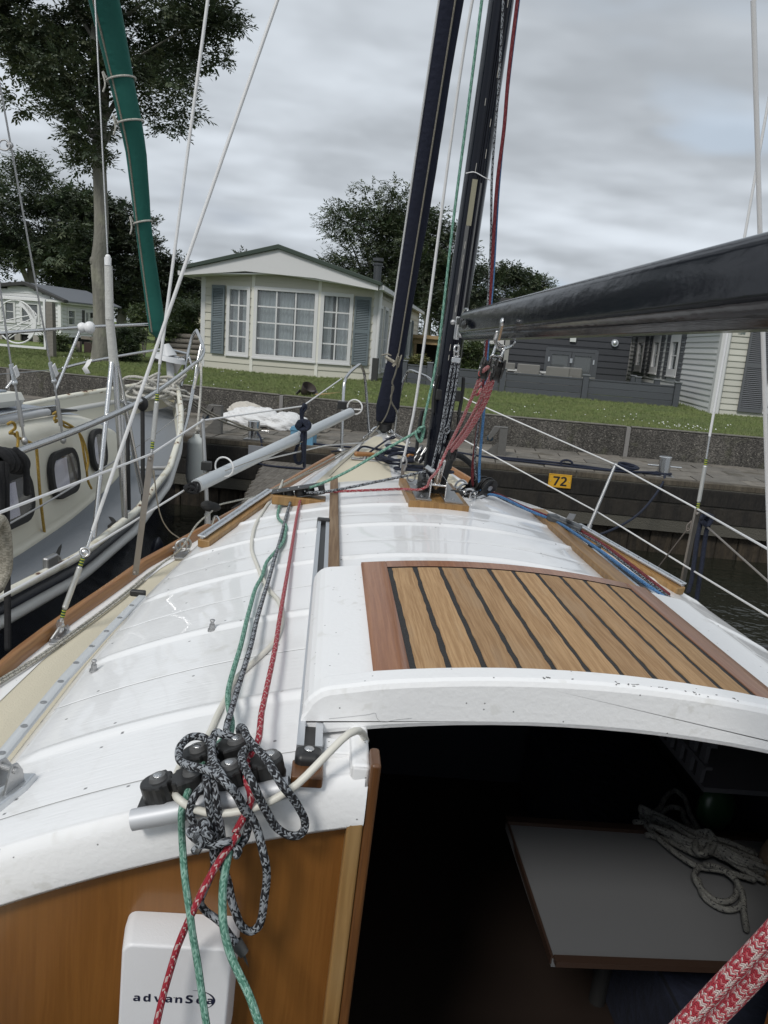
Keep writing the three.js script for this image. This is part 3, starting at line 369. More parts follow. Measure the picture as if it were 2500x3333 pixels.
// furled headsail is a thing of its own; its stay leads from the stem
const stayA = [0, 1.106, -6.956], stayB = [-0.02, 8.2, -3.25];
{
  part(boat, 'forestay', rod(stayA, stayB, 0.004, 0.004, 6), M.steelDull);
  part(boat, 'stem_fitting', [rbox(0.09, 0.015, 0.32, 0, 1.047, -7.05, 0.004), rbox(0.02, 0.07, 0.05, 0, 1.08, -7.06, 0.006), pipe([[-0.11, 1.055, -7.1], [-0.06, 1.09, -7.15], [0.06, 1.09, -7.15], [0.11, 1.055, -7.1]], 0.008)], M.steel);
  part(boat, 'bow_fairlead', [pipe([[-0.2, 1.06, -6.5], [-0.1, 1.075, -6.9], [-0.06, 1.07, -7.05]], 0.009), pipe([[0.2, 1.06, -6.5], [0.1, 1.075, -6.9], [0.06, 1.07, -7.05]], 0.009)], M.steel);
  // inner stay from the foredeck, white sheathed
  const b0 = [-0.173, 1.263, -3.293], b1 = [-0.15, 1.386, -3.5];
  part(boat, 'inner_stay', [pipe([[-0.157, 1.349, -3.5], [-0.137, 1.712, -3.44], [-0.137, 2.892, -3.35], [-0.125, 3.315, -3.3]], 0.0062, { seg: 8 })], M.sheath);
  part(boat, 'inner_stay_fitting', [bar([-0.148, 1.221, -3.52], [-0.153, 1.332, -3.5], 0.016, 0.006), pipe([[-0.163, 1.319, -3.5], [-0.163, 1.363, -3.5], [-0.152, 1.372, -3.49], [-0.14, 1.345, -3.49], [-0.146, 1.306, -3.5]], 0.005, { seg: 6 })], M.steelDull);
}
// pulpit: two hoops
{
  const L = [[-0.39, 1.012, -5.95], [-0.427, 1.558, -6], [-0.298, 1.677, -6.55], [-0.235, 1.585, -6.9], [-0.12, 0.992, -6.92]];
  const Rr = [[0.089, 1.058, -6.85], [0.097, 1.504, -6.83], [0.137, 1.657, -6.8], [0.165, 1.666, -6.6], [0.274, 1.619, -6], [0.40, 1.04, -5.95]];
  const pp = part(boat, 'pulpit', [bentPipe(L, 0.0125, 0.07), bentPipe(Rr, 0.0125, 0.07)], M.steel);
  part(pp, 'base_plate', [L[0], L[4], Rr[0], Rr[5]].map(p => orient2(new THREE.CylinderGeometry(0.03, 0.034, 0.012, 14), [p[0], p[1] + 0.006, p[2]], [0, 1, 0])), M.steelDull);
}
// stanchions, chainplate extenders and lifelines
const cap = (p) => ball(p, 0.0135, 1, 0.8, 1, 8);
const pSt = [-1.168, 1.373, -4], pStB = [-1.09, 0.803, -3.92];
const sSt = [1.271, 1.308, -4.55], sStB = [1.133, 0.855, -4.47];
const pBarT = [-1.234, 1.317, -3.16], pBarB = [-1.277, 0.787, -3.17];
const sBarT = [1.302, 1.267, -3.5], sBarB = [1.368, 0.791, -3.62];
{
  const st = (a, b, mat) => { const s = part(boat, 'stanchion', [rod(b, a, 0.0115, 0.0095, 12), cap(a)], mat); part(s, 'socket', [rod([b[0], b[1] - 0.02, b[2]], [lerp(b[0], a[0], 0.16), lerp(b[1], a[1], 0.16), lerp(b[2], a[2], 0.16)], 0.018, 0.016, 12), orient2(new THREE.CylinderGeometry(0.04, 0.042, 0.01, 16), [b[0], b[1] - 0.015, b[2]], [0, 1, 0])], M.steelDull); return s; };
  const a = st(pSt, pStB, M.steelDull); st(sSt, sStB, M.steelDull);
  part(a, 'clamp', [rbox(0.05, 0.045, 0.045, ...[-1.126, 1.146, -3.95], 0.004)], M.black);
  part(a, 'boot', [ball([-1.08, 0.941, -3.9], 0.05, 1.0, 0.5, 0.9, 14), ball([-1.099, 0.948, -3.9], 0.04, 0.9, 0.6, 1, 12)], M.rubber);
  part(a, 'bracket', pipe([[-1.066, 0.859, -3.87], [-1.053, 0.902, -3.87], [-1.032, 0.89, -3.86], [-1.018, 0.848, -3.85]], 0.006), M.steel);
  const flat = std([0.30, 0.275, 0.25], 0.45, { metalness: 0.8, bumpMap: rep(N1, 3, 8), bumpScale: 0.0006 });
  const eb = (t, b) => part(boat, 'shroud_bar', [bar(b, t, 0.024, 0.014, 0.3), ball(add3(t, [0, -0.02, 0.01]), 0.009), ball(add3(b, [0, 0.01, 0.008]), 0.009)], flat);
  eb(pBarT, pBarB); eb(sBarT, sBarB);
  // port upper and lower lifelines run from the pulpit past the stanchion and the bar towards the cockpit
  const wire = (pts) => part(boat, 'lifeline', pipe(pts, 0.0048, { seg: 8, per: 4, type: 'chordal', tension: 0 }), M.sheath);
  const run = (pts) => { const g = []; for (let i = 0; i < pts.length - 1; i++) g.push(rod(pts[i], pts[i + 1], 0.0048, 0.0048, 8)); return part(boat, 'lifeline', g, M.sheath); };
  run([[-0.447, 1.563, -6], [-0.69, 1.424, -4.85], pSt, pBarT, [-1.397, 1.299, -2.1], [-1.46, 1.42, 0.4]]);
  run([[-0.166, 1.022, -6.5], [-0.52, 1.141, -5.2], [-1.127, 1.103, -3.97], [-1.173, 1.07, -3.7], [-1.353, 1.007, -2.8], [-1.437, 1.011, -2.2], [-1.46, 1.12, 0.4]]);
  run([[0.274, 1.619, -6], [0.5, 1.532, -5.7], sSt, sBarT, [1.098, 1.313, -2.55], [1.46, 1.34, 0.4]]);
  run([[0.377, 1.261, -5.9], [0.501, 1.237, -5.6], [1.213, 0.999, -4.52], [1.325, 0.965, -3.53], [1.257, 1.014, -2.7], [1.46, 1.05, 0.4]]);
  // thin grey wire of the neighbour's side is built with the neighbour; wire strop on the port bar
  part(boat, 'strop', [pipe([[-1.219, 1.252, -3.15], [-1.213, 1.202, -3.16], [-1.217, 1.093, -3.25], [-1.204, 1.007, -3.3], [-1.187, 0.929, -3.4], [-1.154, 0.888, -3.45]], 0.0028, { seg: 6 }), rod([-1.217, 1.255, -3.14], [-1.213, 1.212, -3.15], 0.005, 0.004, 6)], std([0.32, 0.29, 0.24], 0.5, { metalness: 0.6 }));
  part(boat, 'strop', [rod([1.276, 1.167, -3.5], [1.308, 0.871, -3.8], 0.0032, 0.0032, 6), pipe([[1.281, 1.208, -3.49], [1.268, 1.181, -3.5], [1.272, 1.155, -3.5], [1.281, 1.166, -3.49], [1.281, 1.208, -3.49]], 0.0035, { seg: 6 })], std([0.22, 0.19, 0.17], 0.6, { metalness: 0.4 }));
  // backstay on the far right and its brace
  part(boat, 'runner', rod([0.25, 2.644, -1.7], [0.783, 1.205, -1.95], 0.0055, 0.0055, 10), M.sheath);
  part(boat, 'brace_wire', rod([1.328, 1.208, -3.48], [1.253, 1.134, -2.7], 0.0045, 0.0045, 8), std([0.25, 0.23, 0.21], 0.6, { metalness: 0.4 }));
}
// shrouds: white sheathed wires with turnbuckles
{
  const shroud = (top, mid, tb0, tb1, foot, deck) => {
    const s = part(boat, 'shroud', [rod(mid, top, 0.0062, 0.0062, 10), rod(mid, add3(mid, [0, -0.06, 0]), 0.0001, 0.0001, 3)], M.sheath);
    part(s, 'terminal', [rod(tb0, mid, 0.0045, 0.0052, 8)], M.steel);
    part(s, 'turnbuckle', [rod(tb1, tb0, 0.0098, 0.0098, 10), ball(tb0, 0.0105, 1, 1, 1, 8), ball(tb1, 0.0105, 1, 1, 1, 8)], std([0.50, 0.50, 0.48], 0.35, { metalness: 0.6 }));
    const tape = [], tg = []; for (const [p, q] of [[tb0, mid], [tb1, foot]]) for (let k = 0; k < 3; k++) { const c = i => [0, 1, 2].map(j => lerp(p[j], q[j], i)); const L = Math.max(0.02, dist(p, q)); tape.push(rod(c((0.012 + k * 0.010) / L), c((0.0155 + k * 0.010) / L), 0.0078, 0.0078, 8)); tg.push(rod(c((0.009 + k * 0.010) / L), c((0.0195 + k * 0.010) / L), 0.0074, 0.0074, 8)); }
    part(s, 'marker_tape', tape, std([0.42, 0.42, 0.05], 0.6)); part(s, 'green_tape', tg, std([0.01, 0.06, 0.025], 0.6)); part(s, 'lower_terminal', rod(foot, tb1, 0.0065, 0.0065, 8), M.steelDull);
    if (deck) { part(s, 'toggle', [bar(add3(foot, [0, -0.022, 0]), add3(foot, [0, 0.018, 0]), 0.018, 0.022), ball(foot, 0.012, 1.4, 1, 1, 8)], M.steel); part(s, 'chainplate', [pipe([add3(deck, [-0.012, 0.0, 0.05]), add3(foot, [0, -0.008, 0.012]), add3(foot, [0, -0.008, -0.012]), add3(deck, [0.012, 0, -0.05])], 0.0052, { seg: 7, per: 6 }), rbox(0.05, 0.008, 0.17, deck[0], deck[1] + 0.003, deck[2], 0.003, 0.25)], M.steelDull); }
    return s;
  };
  const top = [-0.09, 4.93, -3.3];
  shroud([-0.05, 5.861, -3.113], [-1.311, 1.113, -2.66], [-1.341, 0.98, -2.62], [-1.373, 0.848, -2.58], [-1.385, 0.782, -2.57], [-1.39, 0.741, -2.577]);
  shroud([-0.9, 7.8, -3.3].map((v, i) => [-1.128, 3.053, -3.24][i]), [-1.225, 1.684, -3.19], [-1.227, 1.527, -3.18], [-1.232, 1.377, -3.17], [-1.233, 1.321, -3.16]);
  shroud([1.181, 3.073, -3.4], [1.286, 1.623, -3.5], [1.295, 1.475, -3.5], [1.301, 1.308, -3.5], [1.302, 1.274, -3.5]);
  // joint between sheath and rigging screw on the after port shroud
  part(boat, 'shroud_joint', [rod([-1.311, 1.113, -2.66], [-1.322, 1.055, -2.64], 0.0055, 0.0055, 8), ball([-1.327, 1.039, -2.63], 0.016, 1, 1, 1, 10), ring([-1.324, 1.042, -2.62], [0.3, 0.2, 1], 0.015, 0.004, 14)], M.steel);
  // padeye with shackle abreast of the forward end of the roof
  const pe = [-1.153, 0.783, -3.531]; part(boat, 'padeye', [rbox(0.07, 0.012, 0.14, pe[0], pe[1], pe[2], 0.004, 0.25), ring(add3(pe, [0, 0.045, 0.01]), [0.4, 0, 1], 0.026, 0.007, 18), ring(add3(pe, [0.012, 0.05, -0.015]), [0.4, 0, 1], 0.026, 0.007, 18), rod(add3(pe, [-0.04, 0.03, 0]), add3(pe, [0.04, 0.03, 0]), 0.007)], M.steelDull);
}
// genoa tracks on oak bases, hatch slides and their end stops
{
  const seg = (a, b, w, h, mat, name, lift = 0) => part(boat, name, bar(add3(a, [0, lift, 0]), add3(b, [0, lift, 0]), w, h), mat);
  for (const [a, b] of [[[-0.941, 1.065, -2.776], [-0.739, 1.141, -3.407]], [[0.836, 1.107, -2.605], [0.569, 1.191, -3.102]]]) {
    const m = [(a[0] + b[0]) / 2, 0, 0], s = Math.sign(m[0]);
    const base = part(boat, 'track_base', [(() => { const q = new THREE.Matrix4(); const L = dist(a, b); const g = rbox(0.05, 0.034, L, 0, 0, 0, 0.006); g.applyMatrix4(q.lookAt(V(a), V(b), V(0, 1, 0))); g.translate((a[0] + b[0]) / 2, (a[1] + b[1]) / 2, (a[2] + b[2]) / 2); return uvBox(g); })()], M.oak);
    const tg = [rbox(0.032, 0.006, dist(a, b) * 0.985, 0, 0.026, 0, 0.002), rbox(0.014, 0.014, dist(a, b) * 0.98, 0, 0.022, 0, 0.002)].map(g => { g.translate(s * 0.012, 0.002, 0); g.applyMatrix4(new THREE.Matrix4().lookAt(V(a), V(b), V(0, 1, 0))); g.translate((a[0] + b[0]) / 2, (a[1] + b[1]) / 2, (a[2] + b[2]) / 2); return g; }); part(base, 'genoa_track', tg, M.alu);
    for (let k = 0; k < 11; k++) { const t = (k + 0.5) / 11; part(base, 'track_hole', orient2(new THREE.CylinderGeometry(0.006, 0.006, 0.002, 10), [lerp(a[0], b[0], t) + s * 0.012, lerp(a[1], b[1], t) + 0.0315, lerp(a[2], b[2], t)], [0, 1, 0]), M.steelDull); }
  }
  // hatch slides
  for (const s of [-1, 1]) {
    const x = s * 0.505, z0 = -2.66, z1 = -1.12, y = (xx) => roofY(xx, -2) + 0.012;
    const r = part(boat, 'hatch_slide', [boxIn(Math.min(x - 0.021, x + 0.021), x + 0.021, y(x) - 0.02, y(x) + 0.004, z0, z1), boxIn(x - 0.021, x - 0.009, y(x) + 0.004, y(x) + 0.024, z0, z1), boxIn(x + 0.009, x + 0.021, y(x) + 0.004, y(x) + 0.024, z0, z1)], M.alu);
    part(r, 'slide_insert', boxIn(x - 0.009, x + 0.009, y(x) + 0.004, y(x) + 0.014, z0 + 0.01, z1 - 0.01), M.black);
    part(r, 'end_stop', rbox(0.046, 0.04, 0.03, x, y(x) + 0.012, z0 - 0.01, 0.006), M.black); part(r, 'end_stop', [rbox(0.044, 0.03, 0.044, x, y(x) + 0.008, z1 + 0.01, 0.012)], M.black); part(r, 'screw', [ball([x, y(x) + 0.024, z1 + 0.01], 0.0085, 1, 0.35, 1, 10)], M.steel);
    const wx = s * 0.467, ww = s > 0 ? 0.062 : 0.034, wz0 = s > 0 ? -3.28 : -3.55; part(boat, 'slide_trim', rbox(ww, 0.035, -1.98 - wz0, wx - s * (ww / 2 - 0.017), roofY(wx, -2) + 0.014, (wz0 - 1.98) / 2, 0.005), s > 0 ? M.oak : M.worn);
    if (s < 0) part(boat, 'slide_trim', rbox(0.05, 0.02, 0.05, x, y(x) - 0.004, -1.083, 0.004), M.darkwood);
  }
  // white corner block with the groove under the hatch at the companionway
  part(boat, 'corner_block', [rbox(0.032, 0.055, 0.16, -0.422, 1.198, -1.155, 0.008), rbox(0.05, 0.02, 0.05, -0.455, 1.203, -1.155, 0.006)], M.gelFlat);
}
// deck organisers: black sheave boxes on oak pads
{
  const a = [-0.718, 1.146, -3.219], b = [-0.518, 1.202, -3.079];
  const pad = part(boat, 'organiser_pad', rbox(0.225, 0.04, 0.10, (a[0] + b[0]) / 2 + 0.005, (a[1] + b[1]) / 2 + 0.004, (a[2] + b[2]) / 2 - 0.05, 0.005), M.oak); const c = [(a[0] + b[0]) / 2, (a[1] + b[1]) / 2 + 0.035, (a[2] + b[2]) / 2 - 0.05];
  const tilt = 0.26; const rot = g => { g.translate(-c[0], -c[1], -c[2]); g.rotateZ(tilt); g.translate(...c); return g; };
  pad.geometry.translate(-(c[0] - 0), 0, 0); pad.geometry.translate(c[0], 0, 0);
  const o = part(boat, 'line_organiser', [rot(rbox(0.225, 0.007, 0.075, c[0], c[1] + 0.022, c[2], 0.003)), rot(rbox(0.225, 0.007, 0.075, c[0], c[1] - 0.012, c[2], 0.003)), rot(rbox(0.025, 0.04, 0.075, c[0] + 0.1, c[1] + 0.005, c[2], 0.006))], M.black);
  for (let k = 0; k < 4; k++) part(o, 'sheave', rot(rod([c[0] - 0.085 + k * 0.045, c[1] - 0.008, c[2] + 0.008], [c[0] - 0.085 + k * 0.045, c[1] + 0.018, c[2] + 0.008], 0.02, 0.02, 16)), M.blackMat);
  part(o, 'bolt', [0, 1, 2].map(k => rot(ball([c[0] - 0.085 + k * 0.045, c[1] + 0.026, c[2] + 0.008], 0.005, 1, 0.5, 1, 8))), M.steel);
  // starboard clutch and stopper
  const d = [0.453, 1.239, -3.048], e = [0.549, 1.217, -3.003];
  const cl = part(boat, 'line_clutch', [(() => { const g = rbox(0.06, 0.035, dist(d, e) + 0.03, 0, 0, 0, 0.01); g.applyMatrix4(new THREE.Matrix4().lookAt(V(d), V(e), V(0, 1, 0))); g.translate((d[0] + e[0]) / 2, (d[1] + e[1]) / 2, (d[2] + e[2]) / 2); return g; })(), rbox(0.045, 0.03, 0.05, d[0], d[1] + 0.005, d[2], 0.008)], std([0.06, 0.065, 0.07], 0.45));
  part(cl, 'lever', [rbox(0.03, 0.006, 0.13, (d[0] + e[0]) / 2 + 0.02, d[1] + 0.022, (d[2] + e[2]) / 2, 0.003, -0.4)], std(0.10, 0.4));
}
// pins, hinge and the rope guide at the after edge
{
  for (const p of [[-0.765, 1.118, -1.827], [-1.037, 1.008, -1.774]]) part(boat, 'roof_pin', [rod(p, add3(p, [0, 0.006, 0]), 0.011, 0.010, 12), rod(p, add3(p, [0, 0.018, 0]), 0.008, 0.007, 12), rod(add3(p, [0, 0.016, 0]), add3(p, [0, 0.026, 0]), 0.0045, 0.0045, 10), ball(add3(p, [0, 0.028, 0]), 0.0068, 1, 0.6, 1, 10)], M.steelDull);
  const h = [-1.029, 1.018, -1.24], a = 0.5; const hp = part(boat, 'roof_hinge', [(() => { const g = prism([[-0.028, -0.05], [0.028, -0.05], [0.03, 0.02], [0.018, 0.055], [-0.018, 0.055], [-0.03, 0.02]], 0.014, 0.003); g.rotateX(-Math.PI / 2); g.rotateY(-a); g.rotateZ(0.42); g.translate(h[0], h[1], h[2]); return g; })()], M.alu);
  const lug = (dx) => { const g = prism([[-0.022, 0], [0.022, 0], [0.016, 0.035], [0.006, 0.052], [-0.006, 0.052], [-0.014, 0.03]], 0.006, 0.001); g.rotateY(Math.PI / 2 - a); g.translate(h[0] + dx * Math.cos(a), h[1] + 0.008, h[2] - 0.012 + dx * Math.sin(a)); return g; };
  part(hp, 'lug', [lug(-0.014), lug(0.014)], M.steelDull); part(hp, 'pin', rod([h[0] - 0.024, h[1] + 0.048, h[2] - 0.02], [h[0] + 0.02, h[1] + 0.05, h[2]], 0.006), M.steelDull); part(hp, 'screw', ball([h[0] - 0.004, h[1] + 0.009, h[2] + 0.04], 0.010, 1, 0.4, 1, 10), M.steel);
  part(boat, 'rope_guide', pipe([[-0.764, 1.122, -1.05], [-0.705, 1.139, -1.05], [-0.646, 1.158, -1.05], [-0.587, 1.177, -1.05], [-0.529, 1.197, -1.05]], 0.0165, { seg: 16, type: 'chordal', caps: false }), std([0.55, 0.56, 0.58], 0.5, { metalness: 0.3, side: THREE.DoubleSide }));
  // cam cleats: two drums on a base, screw on top of each
  const cleat = (pa, pb) => { const mid = [0, 1, 2].map(i => (pa[i] + pb[i]) / 2), ang = Math.atan2(pb[1] - pa[1], pb[0] - pa[0]); const c = part(boat, 'cam_cleat', [(() => { const g = rbox(dist(pa, pb) + 0.055, 0.014, 0.05, 0, 0, 0, 0.006); g.rotateZ(ang); g.translate(mid[0], mid[1] - 0.038, mid[2]); return g; })()], M.black);
    for (const [p, s] of [[pa, 1], [pb, -1]]) { const pts = []; for (let i = 0; i < 28; i++) { const t = i / 28 * Math.PI * 2, face = Math.cos(t) * s > 0.15, r = face ? 0.027 + (i % 2 ? 0.003 : 0) : 0.0235; pts.push([Math.cos(t) * r, Math.sin(t) * r]); } const g = prism(pts, 0.034, 0.004); g.rotateX(-Math.PI / 2); g.rotateZ(ang); g.translate(p[0], p[1] - 0.017, p[2]); const d = part(c, 'cam', g, M.black);
      part(d, 'cap', orient2(new THREE.CylinderGeometry(0.0125, 0.0155, 0.008, 18), add3(p, [0, 0.003, 0]), [-Math.sin(ang), Math.cos(ang), 0]), std(0.10, 0.4)); part(d, 'screw', ball(add3(p, [0, 0.007, 0]), 0.0085, 1, 0.35, 1, 10), M.steel); } return c; };
  cleat([-0.735, 1.176, -1.078], [-0.684, 1.193, -1.076]); cleat([-0.627, 1.209, -1.075], [-0.565, 1.226, -1.082]); cleat([-0.687, 1.192, -1.145], [-0.626, 1.21, -1.148]);
}
// foredeck: cream panels, hatch line, wooden cleats
{
  const panel = (pts) => part(boat, 'deck_panel', (() => { const g = slab(pts.map(([x, z]) => [x, roofY(x, z) + 0.003, z]), 0.004); return g; })(), M.cream);
  const grid = (x0, x1, x2, x3, za, zb) => { const rows = []; for (let j = 0; j <= 10; j++) { const z = lerp(za, zb, j / 10), a = lerp(x0, x2, j / 10), b = lerp(x1, x3, j / 10), r = []; for (let i = 0; i <= 6; i++) { const x = lerp(a, b, i / 6); r.push([x, roofY(x, z) + 0.004, z]); } rows.push(r); } part(boat, 'deck_panel', loft(rows), M.cream); };
  grid(-0.75, -0.05, -0.26, -0.04, -4.25, -6.0); grid(0.05, 0.75, 0.04, 0.26, -4.25, -6.0); grid(-0.24, -0.04, -0.10, -0.03, -6.06, -6.7); grid(0.04, 0.24, 0.03, 0.10, -6.06, -6.7);
  for (const [p, q] of [[[-0.233, 1.036, -5.562], 1], [[0.156, 1.061, -5.594], 1]]) { const c = part(boat, 'deck_cleat', [rbox(0.2, 0.012, 0.05, p[0] + 0.01, p[1] - 0.02, p[2], 0.004), rod([p[0] + 0.01, p[1] - 0.02, p[2]], [p[0] + 0.01, p[1] + 0.02, p[2]], 0.02, 0.016)], M.steelDull); part(c, 'horn', [rod([p[0] - 0.055, p[1] + 0.02, p[2] + 0.03], [p[0] + 0.075, p[1] + 0.022, p[2] - 0.02], 0.02, 0.016, 12), ball([p[0] - 0.055, p[1] + 0.02, p[2] + 0.03], 0.02)], M.varnish); }
  // eyes beside the mast
  for (const p of [[0.13, 1.246, -3.487], [0.129, 1.246, -3.393], [0.131, 1.246, -3.278]]) part(boat, 'deck_eye', [ring(add3(p, [0, 0.012, 0]), [0.25, 0, 1], 0.030, 0.006, 22), rbox(0.05, 0.006, 0.04, p[0], p[1] + 0.003, p[2], 0.002)], M.steel);
  // ventilation hose on the starboard side of the mast
  part(boat, 'hose', pipe([[0.03, 1.30, -3.40], [0.08, 1.40, -3.5], [0.16, 1.37, -3.45], [0.20, 1.30, -3.40], [0.13, 1.262, -3.3], [0.05, 1.27, -3.25]], 0.014, { seg: 10 }), M.rubber);
}
// ---------------------------------------------------------------- ropes and loose gear on the boat
function braid(fn, s, tile = 0.055, n = 10) {                                   // 8 columns of slanted stitches, 16 rows in 0.11 m
  const m = 16;
  const cell = (u, v) => { const c = Math.floor(v * n) % n, fv = v * n - Math.floor(v * n), r = u * m + (c % 2 ? fv : 1 - fv) * 1.0, row = ((Math.floor(r) % m) + m) % m; return [c, row, r - Math.floor(r), fv]; };
  const map = tex(256, 128, (u, v) => { const [c, r, fr, fv] = cell(u, v); const f = 0.12 * (fbm(u * 64 + c * 3, v * 96, 2, s, 64, 96) - 0.5); const k = fn(hash2(c, r, s), hash2(c + 40, r, s), c, r); return k.map(x => Math.max(0, x * (1 + f * 2))); }, true);
  const bump = tex(256, 128, (u, v) => { const [c, r, fr, fv] = cell(u, v); return Math.pow(Math.sin(Math.PI * fr), 0.6) * Math.pow(Math.sin(Math.PI * fv), 0.6); });
  return std(1, 0.85, { map: rep(map, 1 / tile, 1), bumpMap: rep(bump, 1 / tile, 1), bumpScale: 0.0013 });
}
const RP = {
  bw: braid((h, g) => h < 0.46 ? [0.10, 0.10, 0.115] : h < 0.6 ? [0.30, 0.31, 0.33] : [0.60, 0.62, 0.64], 11),
  green: braid((h, g) => h < 0.34 ? [0.31, 0.50, 0.43] : h < 0.72 ? [0.42, 0.60, 0.53] : [0.56, 0.71, 0.65], 13),
  red: braid((h, g) => h < 0.58 ? [0.62, 0.14, 0.20] : h < 0.78 ? [0.70, 0.42, 0.44] : [0.78, 0.70, 0.68], 17),
  redPale: braid((h, g) => h < 0.42 ? [0.66, 0.18, 0.23] : h < 0.65 ? [0.76, 0.45, 0.46] : [0.82, 0.74, 0.72], 19, 0.03, 20),
  redDark: braid((h, g) => h < 0.7 ? [0.40, 0.12, 0.15] : [0.50, 0.26, 0.27], 21),
  blue: braid((h, g) => h < 0.5 ? [0.25, 0.42, 0.60] : [0.36, 0.54, 0.72], 23),
  navy: braid((h, g) => h < 0.6 ? [0.09, 0.11, 0.17] : [0.13, 0.16, 0.24], 29),
  wb: braid((h, g) => h < 0.10 ? [0.14, 0.14, 0.15] : h < 0.6 ? [0.70, 0.69, 0.65] : [0.80, 0.79, 0.75], 31),
  white: braid((h, g) => h < 0.5 ? [0.66, 0.65, 0.62] : [0.78, 0.77, 0.74], 37),
  grey: braid((h, g) => h < 0.5 ? [0.52, 0.50, 0.45] : [0.62, 0.60, 0.55], 39),
  yellow: braid((h, g) => h < 0.5 ? [0.62, 0.49, 0.20] : [0.71, 0.60, 0.30], 41),
  blackR: braid((h, g) => [0.07 + 0.05 * h, 0.07 + 0.05 * h, 0.08 + 0.05 * h], 43),
};
const rope = (pts, r, o = {}) => pipe(pts, r, { seg: 10, per: 7, type: 'centripetal', ...o });
const lineSag = (a, b, sag = 0, n = 6) => Array.from({ length: n + 1 }, (_, i) => { const t = i / n; return [lerp(a[0], b[0], t), lerp(a[1], b[1], t) - sag * 4 * t * (1 - t), lerp(a[2], b[2], t)]; });
function blockGeo(c, n, R1, len, up) {                    // pulley: two cheeks round a sheave, axis n, strap along up
  const cheeks = [-1, 1].map(s => { const pts = []; for (let i = 0; i <= 20; i++) { const t = -0.35 * Math.PI + i / 20 * 1.7 * Math.PI; pts.push([Math.cos(t + Math.PI / 2 + Math.PI) * R1, Math.sin(t + Math.PI / 2 + Math.PI) * R1]); } pts.push([-R1 * 0.35, len], [R1 * 0.35, len]); const g = prism(pts, 0.005, 0.001); g.translate(0, 0, s * 0.011); return g; });
  const b = V(up).normalize(), nn = V(n).normalize(), x = new THREE.Vector3().crossVectors(b, nn).normalize(), z = new THREE.Vector3().crossVectors(x, b); const mx = new THREE.Matrix4().makeBasis(x, b, z).setPosition(...c);
  const sh = new THREE.CylinderGeometry(R1 * 0.86, R1 * 0.86, 0.014, 20); sh.rotateX(Math.PI / 2); const hub = new THREE.CylinderGeometry(R1 * 0.3, R1 * 0.3, 0.03, 12); hub.rotateX(Math.PI / 2);
  return { cheeks: cheeks.map(g => g.applyMatrix4(mx)), sheave: sh.applyMatrix4(mx), hub: hub.applyMatrix4(mx) };
}
function addBlock(p, c, n, R1, len, up, mat = M.black) { const g = blockGeo(c, n, R1, len, up), b = part(p, 'block', g.cheeks, mat); part(b, 'sheave', g.sheave, M.blackMat); part(b, 'pin', g.hub, M.steel); return b; }
const shackle = (a, b, w = 0.012, r = 0.004) => { const d = V(b).sub(V(a)), x = new THREE.Vector3().crossVectors(d, V(0, 0, 1)).setLength(w); const p = (v, s) => V(v).addScaledVector(x, s).toArray(); return [pipe([p(a, -1), p(b, -1), b, p(b, 1), p(a, 1)], r, { seg: 7 }), rod(p(a, -1.4), p(a, 1.4), r * 1.1)]; };
{
  // green halyard: mast cleat, organiser, cam cleat, hanging tail
  const gh = thing('halyard', 'green flecked halyard from mast cleat through organiser and down past white cover', 'rope', 'boat', [-0.676, 1.157, -1.672]);
  part(gh, 'mast_run', [rope([[-0.115, 3.158, -3.14], [-0.113, 2.838, -3.15], [-0.111, 2.397, -3.17], [-0.103, 1.82, -3.19], [-0.123, 1.574, -3.19], [-0.121, 1.508, -3.2], [-0.128, 1.486, -3.18]], 0.0058), rope([[-0.12, 1.549, -3.19], [-0.144, 1.527, -3.17], [-0.156, 1.53, -3.16], [-0.148, 1.506, -3.16], [-0.128, 1.487, -3.17], [-0.121, 1.506, -3.18], [-0.122, 1.551, -3.17], [-0.137, 1.548, -3.16], [-0.142, 1.535, -3.2]], 0.0058), rope([[-0.121, 1.552, -3.18], [-0.17, 1.513, -3.17], [-0.279, 1.437, -3.16], [-0.424, 1.333, -3.14], [-0.521, 1.278, -3.12], [-0.636, 1.194, -3.265]], 0.0058)], RP.green);
  part(gh, 'deck_run', rope([...[[-0.69, 1.171, -3.256], [-0.691, 1.161, -3.223], [-0.69, 1.151, -3.042], [-0.682, 1.152, -2.948], [-0.668, 1.157, -2.889], [-0.642, 1.165, -2.786], [-0.637, 1.168, -2.663], [-0.637, 1.171, -2.529], [-0.654, 1.172, -2.399], [-0.672, 1.162, -2.321], [-0.674, 1.162, -2.169], [-0.681, 1.164, -2.049], [-0.679, 1.168, -1.895], [-0.676, 1.173, -1.771], [-0.671, 1.179, -1.622]], ...[[-0.667, 1.184, -1.376], [-0.656, 1.189, -1.299], [-0.643, 1.191, -1.24], [-0.642, 1.189, -1.206], [-0.654, 1.188, -1.18], [-0.672, 1.182, -1.134], [-0.682, 1.175, -1.096], [-0.684, 1.175, -1.048], [-0.687, 1.165, -1.026], [-0.687, 1.134, -1.03], [-0.683, 1.095, -1.03]], ...[[-0.671, 1.067, -0.995], [-0.658, 1.027, -0.975], [-0.65, 0.997, -0.965], [-0.639, 0.959, -0.955], [-0.627, 0.916, -0.94], [-0.612, 0.868, -0.92]]], 0.0056), RP.green);
  part(gh, 'tail', rope([[-0.601, 1.127, -1.02], [-0.61, 1.109, -1.01], [-0.613, 1.086, -1], [-0.614, 1.065, -0.99], [-0.611, 1.039, -0.975], [-0.607, 1.019, -0.965], [-0.6, 0.997, -0.958], [-0.59, 0.976, -0.95], [-0.576, 0.957, -0.94], [-0.558, 0.935, -0.925], [-0.533, 0.894, -0.9]], 0.0062), RP.green);
}
